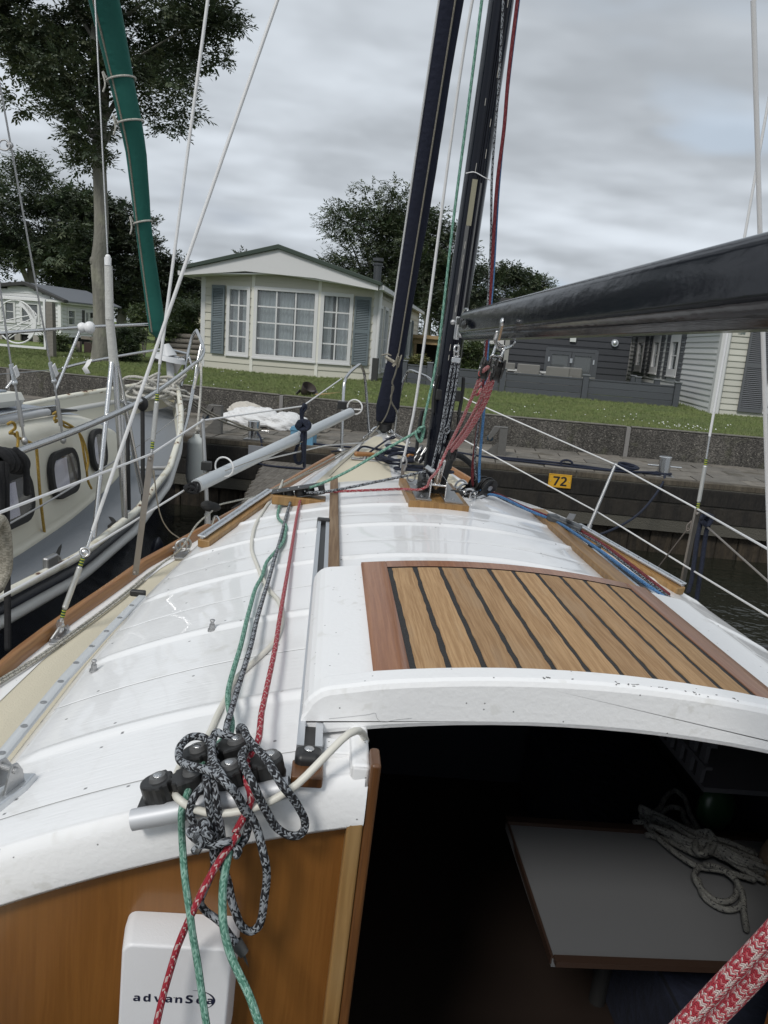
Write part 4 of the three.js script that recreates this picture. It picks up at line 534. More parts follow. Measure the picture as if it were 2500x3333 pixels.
{
  // red vang tackle below the boom with its tail led aft
  const vt = thing('vang_tackle', 'red and white vang tackle between boom and mast foot, tail led aft', 'rope', 'boat', [-0.05, 1.462, -2.949]);
  const up = [-0.075, 1.834, -2.205], lo = [-0.05, 1.489, -2.874], dir = [up[0] - lo[0], up[1] - lo[1], up[2] - lo[2]];
  for (const d of [-0.018, 0.018]) { addBlock(vt, add3(up, [d, -0.0, d * 0.3]), [1, 0, 0.3], 0.032, 0.055, dir); addBlock(vt, add3(lo, [d * 0.8, 0, 0]), [1, 0, 0.3], 0.025, 0.045, [-dir[0], -dir[1], -dir[2]]); }
  part(vt, 'emblem', orient2(new THREE.CylinderGeometry(0.008, 0.008, 0.001, 16), add3(up, [-0.0325, -0.012, 0.012]), [-1, 0, 0.25]), std([0.55, 0.05, 0.04], 0.5));
  part(vt, 'shackle', [...shackle([-0.07, 1.866, -2.183], [-0.06, 1.906, -2.187]), ...shackle([-0.07, 1.848, -2.196], [-0.07, 1.875, -2.176], 0.014), ...shackle([-0.05, 1.439, -3.015], [-0.05, 1.323, -3.089], 0.01, 0.005), rod([-0.05, 1.407, -3.057], [-0.05, 1.309, -3.095], 0.012, 0.009)], M.steel);
  const s = []; const ws = [[1570,1215,1440,1480,-0.09], [1590,1245,1448,1475,-0.06], [1600,1245,1460,1470,-0.045], [1612,1250,1472,1500,-0.03]];
  s.push(rope([[-0.1, 1.843, -2.127], [-0.1, 1.826, -2.196], [-0.095, 1.778, -2.283], [-0.08, 1.657, -2.525], [-0.075, 1.499, -2.81], [-0.09, 1.427, -2.845], [-0.1, 1.371, -2.946], [-0.1, 1.335, -2.989]], 0.0056));
  s.push(rope([[-0.06, 1.825, -2.258], [-0.06, 1.79, -2.302], [-0.055, 1.648, -2.54], [-0.05, 1.502, -2.887]], 0.0056)); s.push(rope([[-0.045, 1.815, -2.306], [-0.045, 1.75, -2.372], [-0.05, 1.647, -2.508], [-0.045, 1.502, -2.855]], 0.0056)); s.push(rope([[-0.03, 1.804, -2.361], [-0.03, 1.749, -2.398], [-0.03, 1.614, -2.625], [-0.03, 1.442, -3.052]], 0.0056));
  s.push(rope([[-0.07, 1.789, -2.343], [-0.08, 1.774, -2.345], [-0.08, 1.757, -2.369], [-0.08, 1.756, -2.315], [-0.07, 1.772, -2.331], [-0.06, 1.76, -2.343]], 0.0045));
  part(vt, 'strand', s, RP.redPale);
  const tb = [-0.1, 1.307, -3.111]; addBlock(vt, tb, [-0.3, 1, 0.4], 0.026, 0.045, [1, 0, 0]);
  part(vt, 'tail', [rope([[-0.1, 1.335, -2.989], [-0.12, 1.315, -3.012], [-0.191, 1.272, -3.192], [-0.349, 1.253, -3.172], [-0.517, 1.23, -3.164], [-0.598, 1.204, -3.225], ...[[-0.604, 1.196, -3.207], [-0.607, 1.187, -3.167], [-0.608, 1.179, -2.913], [-0.604, 1.182, -2.551], [-0.599, 1.191, -2.15], [-0.597, 1.198, -1.935], [-0.594, 1.205, -1.702], [-0.591, 1.211, -1.555]], ...[[-0.592, 1.216, -1.324], [-0.592, 1.221, -1.228], [-0.589, 1.222, -1.133], [-0.594, 1.216, -1.111], [-0.597, 1.21, -1.089], [-0.596, 1.21, -1.039], [-0.588, 1.206, -1.018], [-0.585, 1.194, -1.016], [-0.592, 1.169, -1.014], [-0.605, 1.137, -1.012]], ...[[-0.599, 1.143, -1.008], [-0.624, 1.098, -0.998], [-0.641, 1.063, -0.985], [-0.651, 1.037, -0.975], [-0.664, 0.992, -0.985], [-0.674, 0.956, -0.985], [-0.681, 0.921, -0.982], [-0.686, 0.894, -0.978], [-0.69, 0.87, -0.972], [-0.696, 0.821, -0.96]]], 0.0056)], RP.red);
}
{
  // black flecked downhaul with its coil over the cam cleats
  const dh = thing('downhaul', 'black and white flecked downhaul with tail coiled over the cam cleats', 'rope', 'boat', [-0.657, 1.183, -1.109]);
  const b0 = [-0.038, 1.84, -3.1]; part(dh, 'top_block', [rbox(0.036, 0.022, 0.03, b0[0], b0[1], b0[2], 0.004), ...shackle([-0.038, 1.855, -3.1], [-0.043, 1.897, -3.09], 0.008, 0.004), ring([-0.042, 1.885, -3.09], [0.5, 0, 1], 0.012, 0.004, 14)], M.steel);
  part(dh, 'strand', [[1472, 1180, 1412, 1490], [1482, 1180, 1424, 1480], [1493, 1180, 1440, 1450], [1478, 1190, 1432, 1470]].map(([a, b, c, d], i) => i === 0 ? rope([[-0.052, 1.827, -3.09], [-0.055, 1.755, -3.09], [-0.058, 1.552, -3.11], [-0.068, 1.419, -3.13], [-0.07, 1.392, -3.13]], 0.0052) : i === 1 ? rope([[-0.04, 1.828, -3.085], [-0.041, 1.732, -3.09], [-0.05, 1.553, -3.11], [-0.052, 1.453, -3.13]], 0.0052) : i === 2 ? rope([[-0.025, 1.83, -3.09], [-0.024, 1.734, -3.09], [-0.03, 1.581, -3.11], [-0.036, 1.502, -3.12]], 0.0052) : rope([[-0.036, 1.575, -3.1], [-0.027, 1.558, -3.09], [-0.041, 1.541, -3.09], [-0.047, 1.554, -3.1], [-0.033, 1.571, -3.08]], 0.005)), RP.bw);
  const bb = [-0.12, 1.418, -3.2]; addBlock(dh, bb, [1, 0, 0.6], 0.025, 0.05, [0.3, 1, 0], M.steelDull);
  part(dh, 'lower_block', [bar([-0.093, 1.386, -3.15], [-0.063, 1.375, -3.12], 0.012, 0.018), rbox(0.03, 0.03, 0.05, ...[-0.051, 1.363, -3.12], 0.006)], M.steel);
  part(dh, 'deck_run', rope([[-0.085, 1.37, -3.15], [-0.126, 1.356, -3.15], [-0.265, 1.313, -3.14], [-0.429, 1.262, -3.13], [-0.523, 1.238, -3.12], [-0.642, 1.191, -3.262], ...[[-0.647, 1.184, -3.23], [-0.648, 1.176, -3.174], [-0.651, 1.165, -2.91], [-0.649, 1.167, -2.588], [-0.649, 1.177, -2.33], [-0.649, 1.179, -2.087], [-0.65, 1.185, -1.896], [-0.649, 1.191, -1.715], [-0.646, 1.196, -1.579]], ...[[-0.648, 1.201, -1.345], [-0.648, 1.205, -1.253], [-0.648, 1.205, -1.197], [-0.644, 1.207, -1.177], [-0.634, 1.205, -1.17], [-0.628, 1.201, -1.171]]], 0.0058), RP.bw);
  const o = {};
  part(dh, 'coil', [
    rope([...[[-0.626, 1.212, -1.154], [-0.632, 1.215, -1.152], [-0.649, 1.217, -1.154], [-0.66, 1.216, -1.163], [-0.662, 1.215, -1.138], [-0.657, 1.217, -1.095], [-0.646, 1.222, -1.053], [-0.635, 1.229, -1.025], [-0.621, 1.231, -0.994], [-0.607, 1.212, -0.998], [-0.595, 1.181, -1.01], [-0.585, 1.157, -1.018], [-0.587, 1.138, -1.02]], ...[[-0.59, 1.123, -1.02], [-0.598, 1.111, -1.02], [-0.606, 1.111, -1.015], [-0.615, 1.109, -1.02]]], 0.0064),
    rope([...[[-0.656, 1.203, -1.092], [-0.667, 1.21, -1.139], [-0.685, 1.21, -1.155], [-0.7, 1.21, -1.151], [-0.711, 1.206, -1.133], [-0.71, 1.205, -1.105], [-0.7, 1.21, -1.076], [-0.683, 1.219, -1.053], [-0.665, 1.228, -1.034], [-0.65, 1.233, -1.02], [-0.635, 1.235, -1.005], [-0.62, 1.237, -0.986], [-0.606, 1.215, -0.994], [-0.595, 1.188, -1.006], [-0.582, 1.164, -1.014]], ...[[-0.571, 1.141, -1.015], [-0.563, 1.119, -1.01], [-0.554, 1.092, -1.005]], ...[[-0.56, 1.107, -1.01], [-0.553, 1.078, -1.015], [-0.551, 1.048, -1.02], [-0.552, 1.02, -1.02], [-0.553, 0.988, -1.02], [-0.557, 0.971, -1.018], [-0.568, 0.963, -1.016], [-0.582, 0.972, -1.015], [-0.594, 0.992, -1.02], [-0.603, 1.013, -1.025], [-0.608, 1.029, -1.03], [-0.617, 1.056, -1.03], [-0.63, 1.09, -1.03]]], 0.0064),
    rope([...[[-0.603, 1.198, -1.148], [-0.615, 1.2, -1.175], [-0.625, 1.202, -1.195], [-0.624, 1.217, -1.181], [-0.616, 1.233, -1.151], [-0.604, 1.238, -1.112], [-0.588, 1.24, -1.081], [-0.573, 1.238, -1.061], [-0.556, 1.24, -1.02], [-0.541, 1.228, -1.004], [-0.524, 1.203, -1.012], [-0.512, 1.18, -1.02]], ...[[-0.502, 1.153, -1.03], [-0.502, 1.137, -1.03], [-0.51, 1.129, -1.028], [-0.525, 1.13, -1.026], [-0.544, 1.145, -1.022]], ...[[-0.556, 1.168, -1.014], [-0.571, 1.2, -1.006], [-0.584, 1.231, -1], [-0.6, 1.231, -1.038], [-0.608, 1.231, -1.065], [-0.607, 1.229, -1.089], [-0.599, 1.224, -1.109], [-0.592, 1.216, -1.119]]], 0.0064),
    rope([...[[-0.656, 1.198, -1.127], [-0.658, 1.203, -1.08], [-0.658, 1.205, -1.049], [-0.65, 1.203, -1.015], [-0.645, 1.176, -1.014]], ...[[-0.639, 1.151, -1.015], [-0.634, 1.123, -1.015], [-0.631, 1.104, -1.015]]], 0.0062),
    rope([...[[-0.651, 1.195, -1.107], [-0.647, 1.202, -1.046], [-0.637, 1.195, -1.014], [-0.632, 1.166, -1.016]], ...[[-0.627, 1.139, -1.02], [-0.624, 1.12, -1.02], [-0.624, 1.103, -1.02]]], 0.0062),
    rope([...[[-0.654, 1.199, -1.056], [-0.66, 1.198, -1.033], [-0.668, 1.192, -1.019], [-0.674, 1.172, -1.02], [-0.673, 1.157, -1.02]], ...[[-0.666, 1.142, -1.02], [-0.657, 1.135, -1.018], [-0.65, 1.124, -1.02]]], 0.006),
    rope([[-0.644, 1.134, -1], [-0.653, 1.131, -0.998], [-0.665, 1.139, -0.998], [-0.67, 1.145, -1], [-0.664, 1.15, -1], [-0.655, 1.146, -0.992], [-0.649, 1.137, -0.988], [-0.654, 1.127, -0.99], [-0.659, 1.121, -0.99]], 0.0062),
    rope([[-0.659, 1.139, -0.992], [-0.655, 1.153, -0.995], [-0.651, 1.164, -0.998], [-0.646, 1.16, -0.998], [-0.647, 1.152, -0.99], [-0.64, 1.149, -0.99], [-0.639, 1.137, -0.994], [-0.647, 1.138, -0.99], [-0.657, 1.147, -0.986]], 0.0062),
    rope([[-0.648, 1.128, -0.996], [-0.631, 1.129, -0.994], [-0.615, 1.134, -0.996], [-0.609, 1.126, -1.01]], 0.0062),
    rope([[-0.616, 1.121, -1.01], [-0.604, 1.117, -1.008], [-0.597, 1.114, -1.005], [-0.599, 1.105, -1.005]], 0.0058),
    rope([[-0.635, 1.117, -1.015], [-0.634, 1.101, -1.01], [-0.631, 1.084, -1.008], [-0.639, 1.051, -1.01], [-0.645, 1.031, -1.012], [-0.648, 1.013, -1.012], [-0.639, 1.001, -1.01], [-0.624, 0.999, -1], [-0.611, 0.992, -0.995], [-0.598, 0.978, -0.99], [-0.583, 0.965, -0.985]], 0.0058)], RP.bw);
  part(dh, 'whipping', [rod([-0.656, 1.125, -0.99], [-0.65, 1.123, -0.988], 0.0074, 0.0074, 10), rod([-0.588, 0.968, -0.987], [-0.573, 0.953, -0.982], 0.0105, 0.008, 10, true), ...[0, 1, 2, 3].map(k => rod([-0.573, 0.953, -0.982], add3([-0.57, 0.944, -0.98], [0.003 * k - 0.004, -0.004 * k, 0]), 0.0012, 0.0006, 4))], std([0.06, 0.06, 0.058], 0.6));
}
{
  single('power_cable', 'off-white cable snaking over the coachroof into the companionway', 'cable', 'boat', [-0.629, 1.143, -1.05], [pipe([...[[-0.778, 0.911, -4.979], [-0.73, 1.136, -3.429], [-0.746, 1.131, -3.306], [-0.759, 1.126, -3.117], [-0.766, 1.124, -2.942], [-0.761, 1.126, -2.775], [-0.742, 1.132, -2.546], [-0.704, 1.144, -2.334], [-0.674, 1.154, -2.182], [-0.641, 1.164, -2.043], [-0.608, 1.173, -1.935], [-0.594, 1.177, -1.836], [-0.591, 1.177, -1.764], [-0.6, 1.175, -1.654]], ...[[-0.669, 1.155, -1.474], [-0.672, 1.154, -1.41], [-0.68, 1.152, -1.344], [-0.685, 1.15, -1.271], [-0.692, 1.154, -1.218], [-0.712, 1.146, -1.193], [-0.718, 1.144, -1.154], [-0.711, 1.148, -1.097]], ...[[-0.69, 1.175, -1.028], [-0.676, 1.169, -1.024], [-0.659, 1.164, -1.022], [-0.639, 1.163, -1.02], [-0.619, 1.165, -1.02], [-0.593, 1.172, -1.02], [-0.563, 1.184, -1.022], [-0.524, 1.21, -1.03]], ...[[-0.51, 1.223, -1.035], [-0.471, 1.26, -1.06], [-0.449, 1.275, -1.08], [-0.434, 1.272, -1.1], [-0.422, 1.253, -1.13], [-0.409, 1.211, -1.18]]], 0.0062, { seg: 10, per: 7, type: 'centripetal' })], M.creamPl);
}
{
  // halyards on the starboard side of the mast, turned at a triple block
  const hx = 0.03, hal = (nm, lab, mat, r, pts) => single(nm, lab, 'rope', 'boat', pts[pts.length - 1], [rope(pts, r)], mat);
  hal('halyard', 'dark red halyard down the after edge of mast and along starboard roof', RP.redDark, 0.0072, [[0.01, 3.17, -3.1], [0.016, 2.894, -3.1], [0.027, 2.714, -3.1], [0.034, 2.521, -3.12], [0.094, 1.993, -3.2], [0.13, 1.617, -3.3], [0.147, 1.334, -3.34], [0.169, 1.279, -3.36], [0.266, 1.264, -3.368], [0.355, 1.252, -3.193], [0.458, 1.233, -3.108], [0.55, 1.212, -3.045], [0.583, 1.213, -2.798], [0.595, 1.21, -2.542], [0.605, 1.203, -2.237]]);
  hal('halyard', 'black flecked halyard lying against the after face of the mast', RP.bw, 0.0048, [[-0.045, 3.159, -3.09], [-0.014, 2.837, -3.1], [0.006, 2.56, -3.11], [0.048, 2.298, -3.15], [0.086, 1.992, -3.2], [0.124, 1.685, -3.28], [0.164, 1.336, -3.34], [0.258, 1.26, -3.399], [0.459, 1.223, -3.106], [0.533, 1.231, -2.77], [0.546, 1.228, -2.425], [0.573, 1.216, -2.162]]);
  hal('halyard', 'light blue halyard beside mast leading aft along starboard slide', RP.blue, 0.0062, [[0.019, 3.183, -3.13], [0.024, 2.893, -3.13], [0.032, 2.722, -3.13], [0.047, 2.505, -3.15], [0.079, 2.185, -3.17], [0.097, 1.993, -3.2], [0.14, 1.687, -3.28], [0.177, 1.343, -3.34], [0.194, 1.273, -3.33], [0.271, 1.263, -3.326], [0.368, 1.249, -3.137], [0.454, 1.234, -3.047], [0.467, 1.246, -2.763], [0.496, 1.24, -2.502], [0.513, 1.236, -2.242], [0.545, 1.223, -2.134]]);
  const c = [0.21, 1.303, -3.33]; for (const [dx, dz] of [[-0.03, -0.05], [-0.008, -0.025], [0.014, 0]]) { const g = blockGeo(add3(c, [dx, -0.005, dz]), [0.75, 0, 0.65], 0.042, 0.075, [-0.75, -0.62, 0.2]); const b = part(boat, 'turning_block', g.cheeks, M.black); part(b, 'sheave', g.sheave, M.blackMat); part(b, 'pin', g.hub, M.steelDull); }
  part(boat, 'block_shackle', [...shackle([0.118, 1.277, -3.193], [0.169, 1.27, -3.3], 0.01), ...shackle([0.111, 1.277, -3.267], [0.155, 1.277, -3.32], 0.01)], M.steel);
}
{
  // furled headsail in its navy cover
  const sa = stayA, sb = stayB, at = t => [0, 1, 2].map(i => lerp(sa[i], sb[i], t)); const rows = [];
  const prof = [[0.004, 0.035], [0.010, 0.085], [0.03, 0.105], [0.06, 0.09], [0.085, 0.072], [0.12, 0.078], [0.17, 0.08], [0.25, 0.082], [0.34, 0.082], [0.45, 0.08], [0.6, 0.08], [0.8, 0.075], [0.97, 0.05]];
  for (let k = 0; k < prof.length - 1; k++) for (let s = 0; s < 5; s++) { const t = lerp(prof[k][0], prof[k + 1][0], s / 5), w = lerp(prof[k][1], prof[k + 1][1], s / 5), c = at(t), row = []; for (let i = 0; i < 20; i++) { const a = i / 20 * Math.PI * 2, f = 1 + 0.05 * Math.sin(3 * a + t * 30) + 0.06 * (fbm(i * 0.4 + 3, t * 60, 3, 401) - 0.5); row.push([c[0] + w * 1.0 * Math.cos(a) * f, c[1] + w * 0.1 * Math.sin(a), c[2] + w * 0.62 * Math.sin(a) * f]); } rows.push(row); }
  const js = thing('furled_headsail', 'furled headsail rolled up in navy blue cover on the forestay', 'sail', 'boat', sa);
  part(js, 'cover', [loft(rows, true), slab(rows[0], 0.001)], M.navyCloth);
  const seam = (x, z, r, mat, nm) => part(js, nm, pipe(prof.slice(4).map(([t, w]) => { const c = at(t); return [c[0] + x * w * 1.04, c[1], c[2] + z * w * 0.66]; }), r, { seg: 6, per: 8 }), mat);
  seam(0.25, 0.99, 0.006, RP.grey, 'lacing_cord'); seam(-0.93, 0.35, 0.007, M.sheath, 'edge_piping'); seam(-0.99, 0.1, 0.003, M.sheath, 'edge_piping');
  const cc = (t, ox, oz) => { const c = at(t); return [c[0] + ox, c[1], c[2] + oz]; };
  part(js, 'tie', [rope([[-0.139, 1.775, -6.2], [-0.097, 1.786, -6.15], [-0.075, 1.779, -6.15]], 0.006), bar([-0.106, 1.76, -6.3], [-0.03, 1.726, -6.25], 0.02, 0.02), bar([-0.017, 1.727, -6.25], [-0.043, 1.695, -6.25], 0.018, 0.018), rope([[-0.008, 1.775, -6.2], [-0.006, 1.712, -6.25], [-0.013, 1.625, -6.3], [-0.019, 1.555, -6.4], [0.001, 1.511, -6.45], [-0.008, 1.43, -6.5], [0.018, 1.369, -6.6], [0.067, 1.308, -6.7], [0.109, 1.222, -6.8]], 0.007), rope([[-0.014, 1.522, -6.42], [0, 1.393, -6.55], [-0.013, 1.237, -6.75], [-0.051, 1.134, -6.9], [-0.134, 1.056, -6.7], [-0.248, 1.011, -6.2], [-0.296, 1.009, -6]], 0.006), rope([[-0.015, 1.795, -6.2], [-0.022, 1.732, -6.22], [0.001, 1.692, -6.25], [0.006, 1.746, -6.2], [0.014, 1.788, -6.2]], 0.006)], RP.grey);
  part(js, 'drum', [rod(at(0.002), at(0.011), 0.07, 0.07, 18), rod(at(-0.004), at(0.0), 0.03, 0.04, 12)], M.black);
}
{
  // control line led aft along the foredeck edge
  single('furling_line', 'thin grey furling line running along the port edge of the foredeck', 'rope', 'boat', [-0.356, 0.981, -5.111], [rope([[-0.07, 1.068, -6.9], [-0.295, 1.025, -6.1], [-0.526, 1.024, -5], [-0.678, 1.046, -4.35], [-0.786, 0.993, -4.2], [-0.907, 0.931, -3.95], [-1.036, 0.839, -3.997]], 0.005), rope([[-0.151, 1.073, -6.71], [-0.226, 1.049, -6.156], [-0.317, 1.016, -5.687], [-0.404, 0.984, -5.35], [-0.473, 0.953, -5.068]], 0.0032)], RP.grey);
  single('jib_sheet', 'white rope with black flecks along port side deck up to the stanchion', 'rope', 'boat', [-1.252, 0.751, -2.495], [rope([[-1.451, 0.751, -2.113], [-1.433, 0.751, -2.194], [-1.388, 0.751, -2.365], [-1.34, 0.751, -2.645], [-1.281, 0.758, -2.993], [-1.241, 0.769, -3.237], [-1.188, 0.784, -3.489], [-1.135, 0.847, -3.42], [-1.109, 0.905, -3.65], [-1.069, 0.93, -3.86], [-1.053, 0.948, -3.9], [-0.991, 0.937, -4.1], [-0.894, 0.934, -4.3], [-0.761, 0.948, -4.65], [-0.568, 1.007, -5.1], [-0.345, 1.01, -6]], 0.0046), rope([[-1.445, 0.751, -2.098], [-1.381, 0.751, -2.347], [-1.332, 0.751, -2.617], [-1.273, 0.757, -2.961], [-1.241, 0.766, -3.181]], 0.0042)], RP.wb);
  const pe = thing('whisker_pole', 'long grey aluminium pole clipped along the port guard rail', 'pole', 'boat', [-1.133, 1.086, -3.72]); part(pe, 'tube', rod([-1.133, 1.083, -3.72], [-0.359, 1.329, -5.8], 0.034, 0.034, 20), std([0.50, 0.53, 0.55], 0.4, { metalness: 0.15 }));
  part(pe, 'lashing', [[618, 1588, -3.24], [612, 1596, -3.23], [628, 1592, -3.26], [632, 1584, -3.27]].map(([x, y, z], i) => [rope([[-1.144, 1.081, -3.62], [-1.163, 1.091, -3.64], [-1.156, 1.104, -3.66], [-1.129, 1.104, -3.66], [-1.116, 1.085, -3.64], [-1.129, 1.072, -3.62], [-1.15, 1.075, -3.61]], 0.006), rope([[-1.14, 1.11, -3.67], [-1.119, 1.109, -3.67], [-1.106, 1.084, -3.65], [-1.117, 1.066, -3.64], [-1.136, 1.077, -3.64]], 0.006), rope([[-1.167, 1.083, -3.62], [-1.148, 1.095, -3.62], [-1.124, 1.091, -3.62], [-1.117, 1.071, -3.62], [-1.14, 1.065, -3.62]], 0.005), ball([-1.15, 1.078, -3.67], 0.032, 1.2, 0.8, 1)][i]), RP.blackR);
  part(pe, 'rope_ring', [pipe(Array.from({ length: 13 }, (_, i) => { const a = i / 13 * Math.PI * 2, c = [-1.031, 1.155, -3.92]; return [c[0] + 0.05 * Math.cos(a), c[1] + 0.05 * Math.sin(a), c[2] + 0.03 * Math.cos(a)]; }), 0.0045, { closed: true, n: 40 }), pipe(Array.from({ length: 13 }, (_, i) => { const a = i / 13 * Math.PI * 2, c = [-0.326, 1.368, -5.85]; return [c[0] + 0.055 * Math.cos(a), c[1] + 0.055 * Math.sin(a), c[2] + 0.03 * Math.cos(a)]; }), 0.006, { closed: true, n: 40 }), rod([-0.371, 1.346, -5.85], [-0.277, 1.354, -5.85], 0.006)], M.sheath);
  part(pe, 'pole_clamp', [rbox(0.07, 0.06, 0.07, ...[-0.424, 1.362, -5.95], 0.006), rod([-0.369, 1.337, -5.8], [-0.347, 1.343, -5.84], 0.03, 0.02)], M.black);
  part(pe, 'trip_cord', [rope([[-1.075, 1.11, -3.92], [-0.9, 1.188, -4], [-0.677, 1.201, -4.8], [-0.357, 1.311, -5.8]], 0.002), rope([[-1.152, 1.095, -3.7], [-1.129, 1.117, -3.82], [-1.115, 1.113, -3.97]], 0.003)], RP.grey);
}
{
  // dark blue mooring gear
  const nv = thing('mooring_line', 'navy blue mooring line heaped round the foredeck cleats by the mast', 'rope', 'boat', [0.138, 1.027, -5.535]);
  const hp = [0.103, 1.05, -5.441]; const loops = []; const rr = mulberry(77);
  for (let k = 0; k < 9; k++) { const c = [hp[0] + (rr() - 0.5) * 0.26, hp[1] - 0.035 + k * 0.014, hp[2] + (rr() - 0.5) * 0.4], A = 0.10 + rr() * 0.11, B = 0.14 + rr() * 0.2, ph = rr() * 3; loops.push(rope(Array.from({ length: 10 }, (_, i) => { const a = i / 10 * Math.PI * 2, w = 1 + 0.18 * Math.sin(2 * a + ph); const x = c[0] + A * Math.cos(a) * w, z = c[2] + B * Math.sin(a) * w; return [x, Math.max(roofY(x, z) + 0.012, c[1] + 0.02 * Math.sin(a + ph)), z]; }), 0.0095, { closed: true, caps: false })); }
  part(nv, 'heap', loops, RP.navy);
  part(nv, 'lead', [rope([[0.051, 1.051, -5.859], [-0.038, 1.047, -5.922], [-0.144, 1.054, -5.937], [-0.197, 1.062, -5.94], [-0.251, 1.071, -5.781], [-0.275, 1.051, -5.662], [-0.247, 1.038, -5.602], [-0.207, 1.043, -5.651], [-0.164, 1.058, -5.772], [-0.085, 1.071, -6.065], [0.002, 1.083, -6.389], [0.056, 1.095, -6.541]], 0.008), rope([...[[0.056, 1.095, -6.541], [0.061, 1.093, -6.431]], [-0.089, 0.99, -6.9], [-0.255, 0.871, -7.1], [-0.45, 0.776, -7.4]], 0.008)], RP.navy);
  const cp = single('rope_hank', 'dark navy rope hank knotted on the port lifeline near the pulpit', 'rope', 'boat', [-0.676, 1.273, -4.85], [rope([[-0.681, 1.435, -4.85], [-0.667, 1.425, -4.85], [-0.674, 1.407, -4.85], [-0.687, 1.373, -4.85], [-0.678, 1.324, -4.85], [-0.664, 1.301, -4.85], [-0.654, 1.236, -4.85], [-0.65, 1.136, -4.85], [-0.643, 1.043, -4.85]], 0.011), rope([[-0.676, 1.433, -4.84], [-0.694, 1.406, -4.84], [-0.689, 1.349, -4.84], [-0.672, 1.302, -4.84], [-0.681, 1.226, -4.84], [-0.7, 1.165, -4.84], [-0.709, 1.097, -4.84], [-0.691, 1.061, -4.84], [-0.666, 1.064, -4.84], [-0.657, 1.103, -4.84], [-0.666, 1.169, -4.84], [-0.673, 1.227, -4.84], [-0.676, 1.301, -4.84]], 0.011), rope([[-0.712, 1.298, -4.83], [-0.698, 1.325, -4.83], [-0.666, 1.332, -4.83], [-0.641, 1.323, -4.83], [-0.638, 1.298, -4.83], [-0.67, 1.282, -4.83], [-0.703, 1.287, -4.83]], 0.016), rope([[-0.696, 1.301, -4.82], [-0.686, 1.335, -4.82], [-0.651, 1.306, -4.82], [-0.645, 1.29, -4.82], [-0.685, 1.278, -4.82]], 0.014)], RP.navy);
  single('rope_hank', 'dark navy line hitched on starboard lifeline hanging beside the flat bar', 'rope', 'boat', [1.311, 1.231, -3.44], [rope([[1.351, 1.247, -3.44], [1.323, 1.255, -3.44], [1.305, 1.24, -3.44], [1.301, 1.211, -3.44], [1.301, 1.138, -3.44], [1.31, 1.023, -3.44], [1.317, 0.917, -3.44], [1.312, 0.863, -3.44]], 0.011), rope([[1.299, 1.244, -3.43], [1.322, 1.236, -3.43], [1.335, 1.212, -3.43], [1.333, 1.175, -3.43], [1.337, 1.108, -3.43], [1.346, 1.003, -3.43], [1.353, 0.897, -3.43], [1.358, 0.827, -3.43]], 0.011), rope([[1.285, 1.242, -3.41], [1.297, 1.259, -3.41], [1.324, 1.254, -3.41], [1.333, 1.237, -3.41], [1.318, 1.21, -3.41], [1.294, 1.223, -3.41]], 0.012)], RP.navy);
  single('mainsheet', 'two thick red and white mainsheet parts at the companionway corner', 'rope', 'boat', [-0.212, 1.483, -0.42], [rope([[-0.194, 1.574, -0.4], [-0.206, 1.526, -0.41], [-0.22, 1.48, -0.42], [-0.243, 1.419, -0.43]], 0.0062), rope([[-0.168, 1.54, -0.42], [-0.185, 1.485, -0.43], [-0.193, 1.447, -0.44], [-0.21, 1.396, -0.45]], 0.0062)], RP.redPale);
}
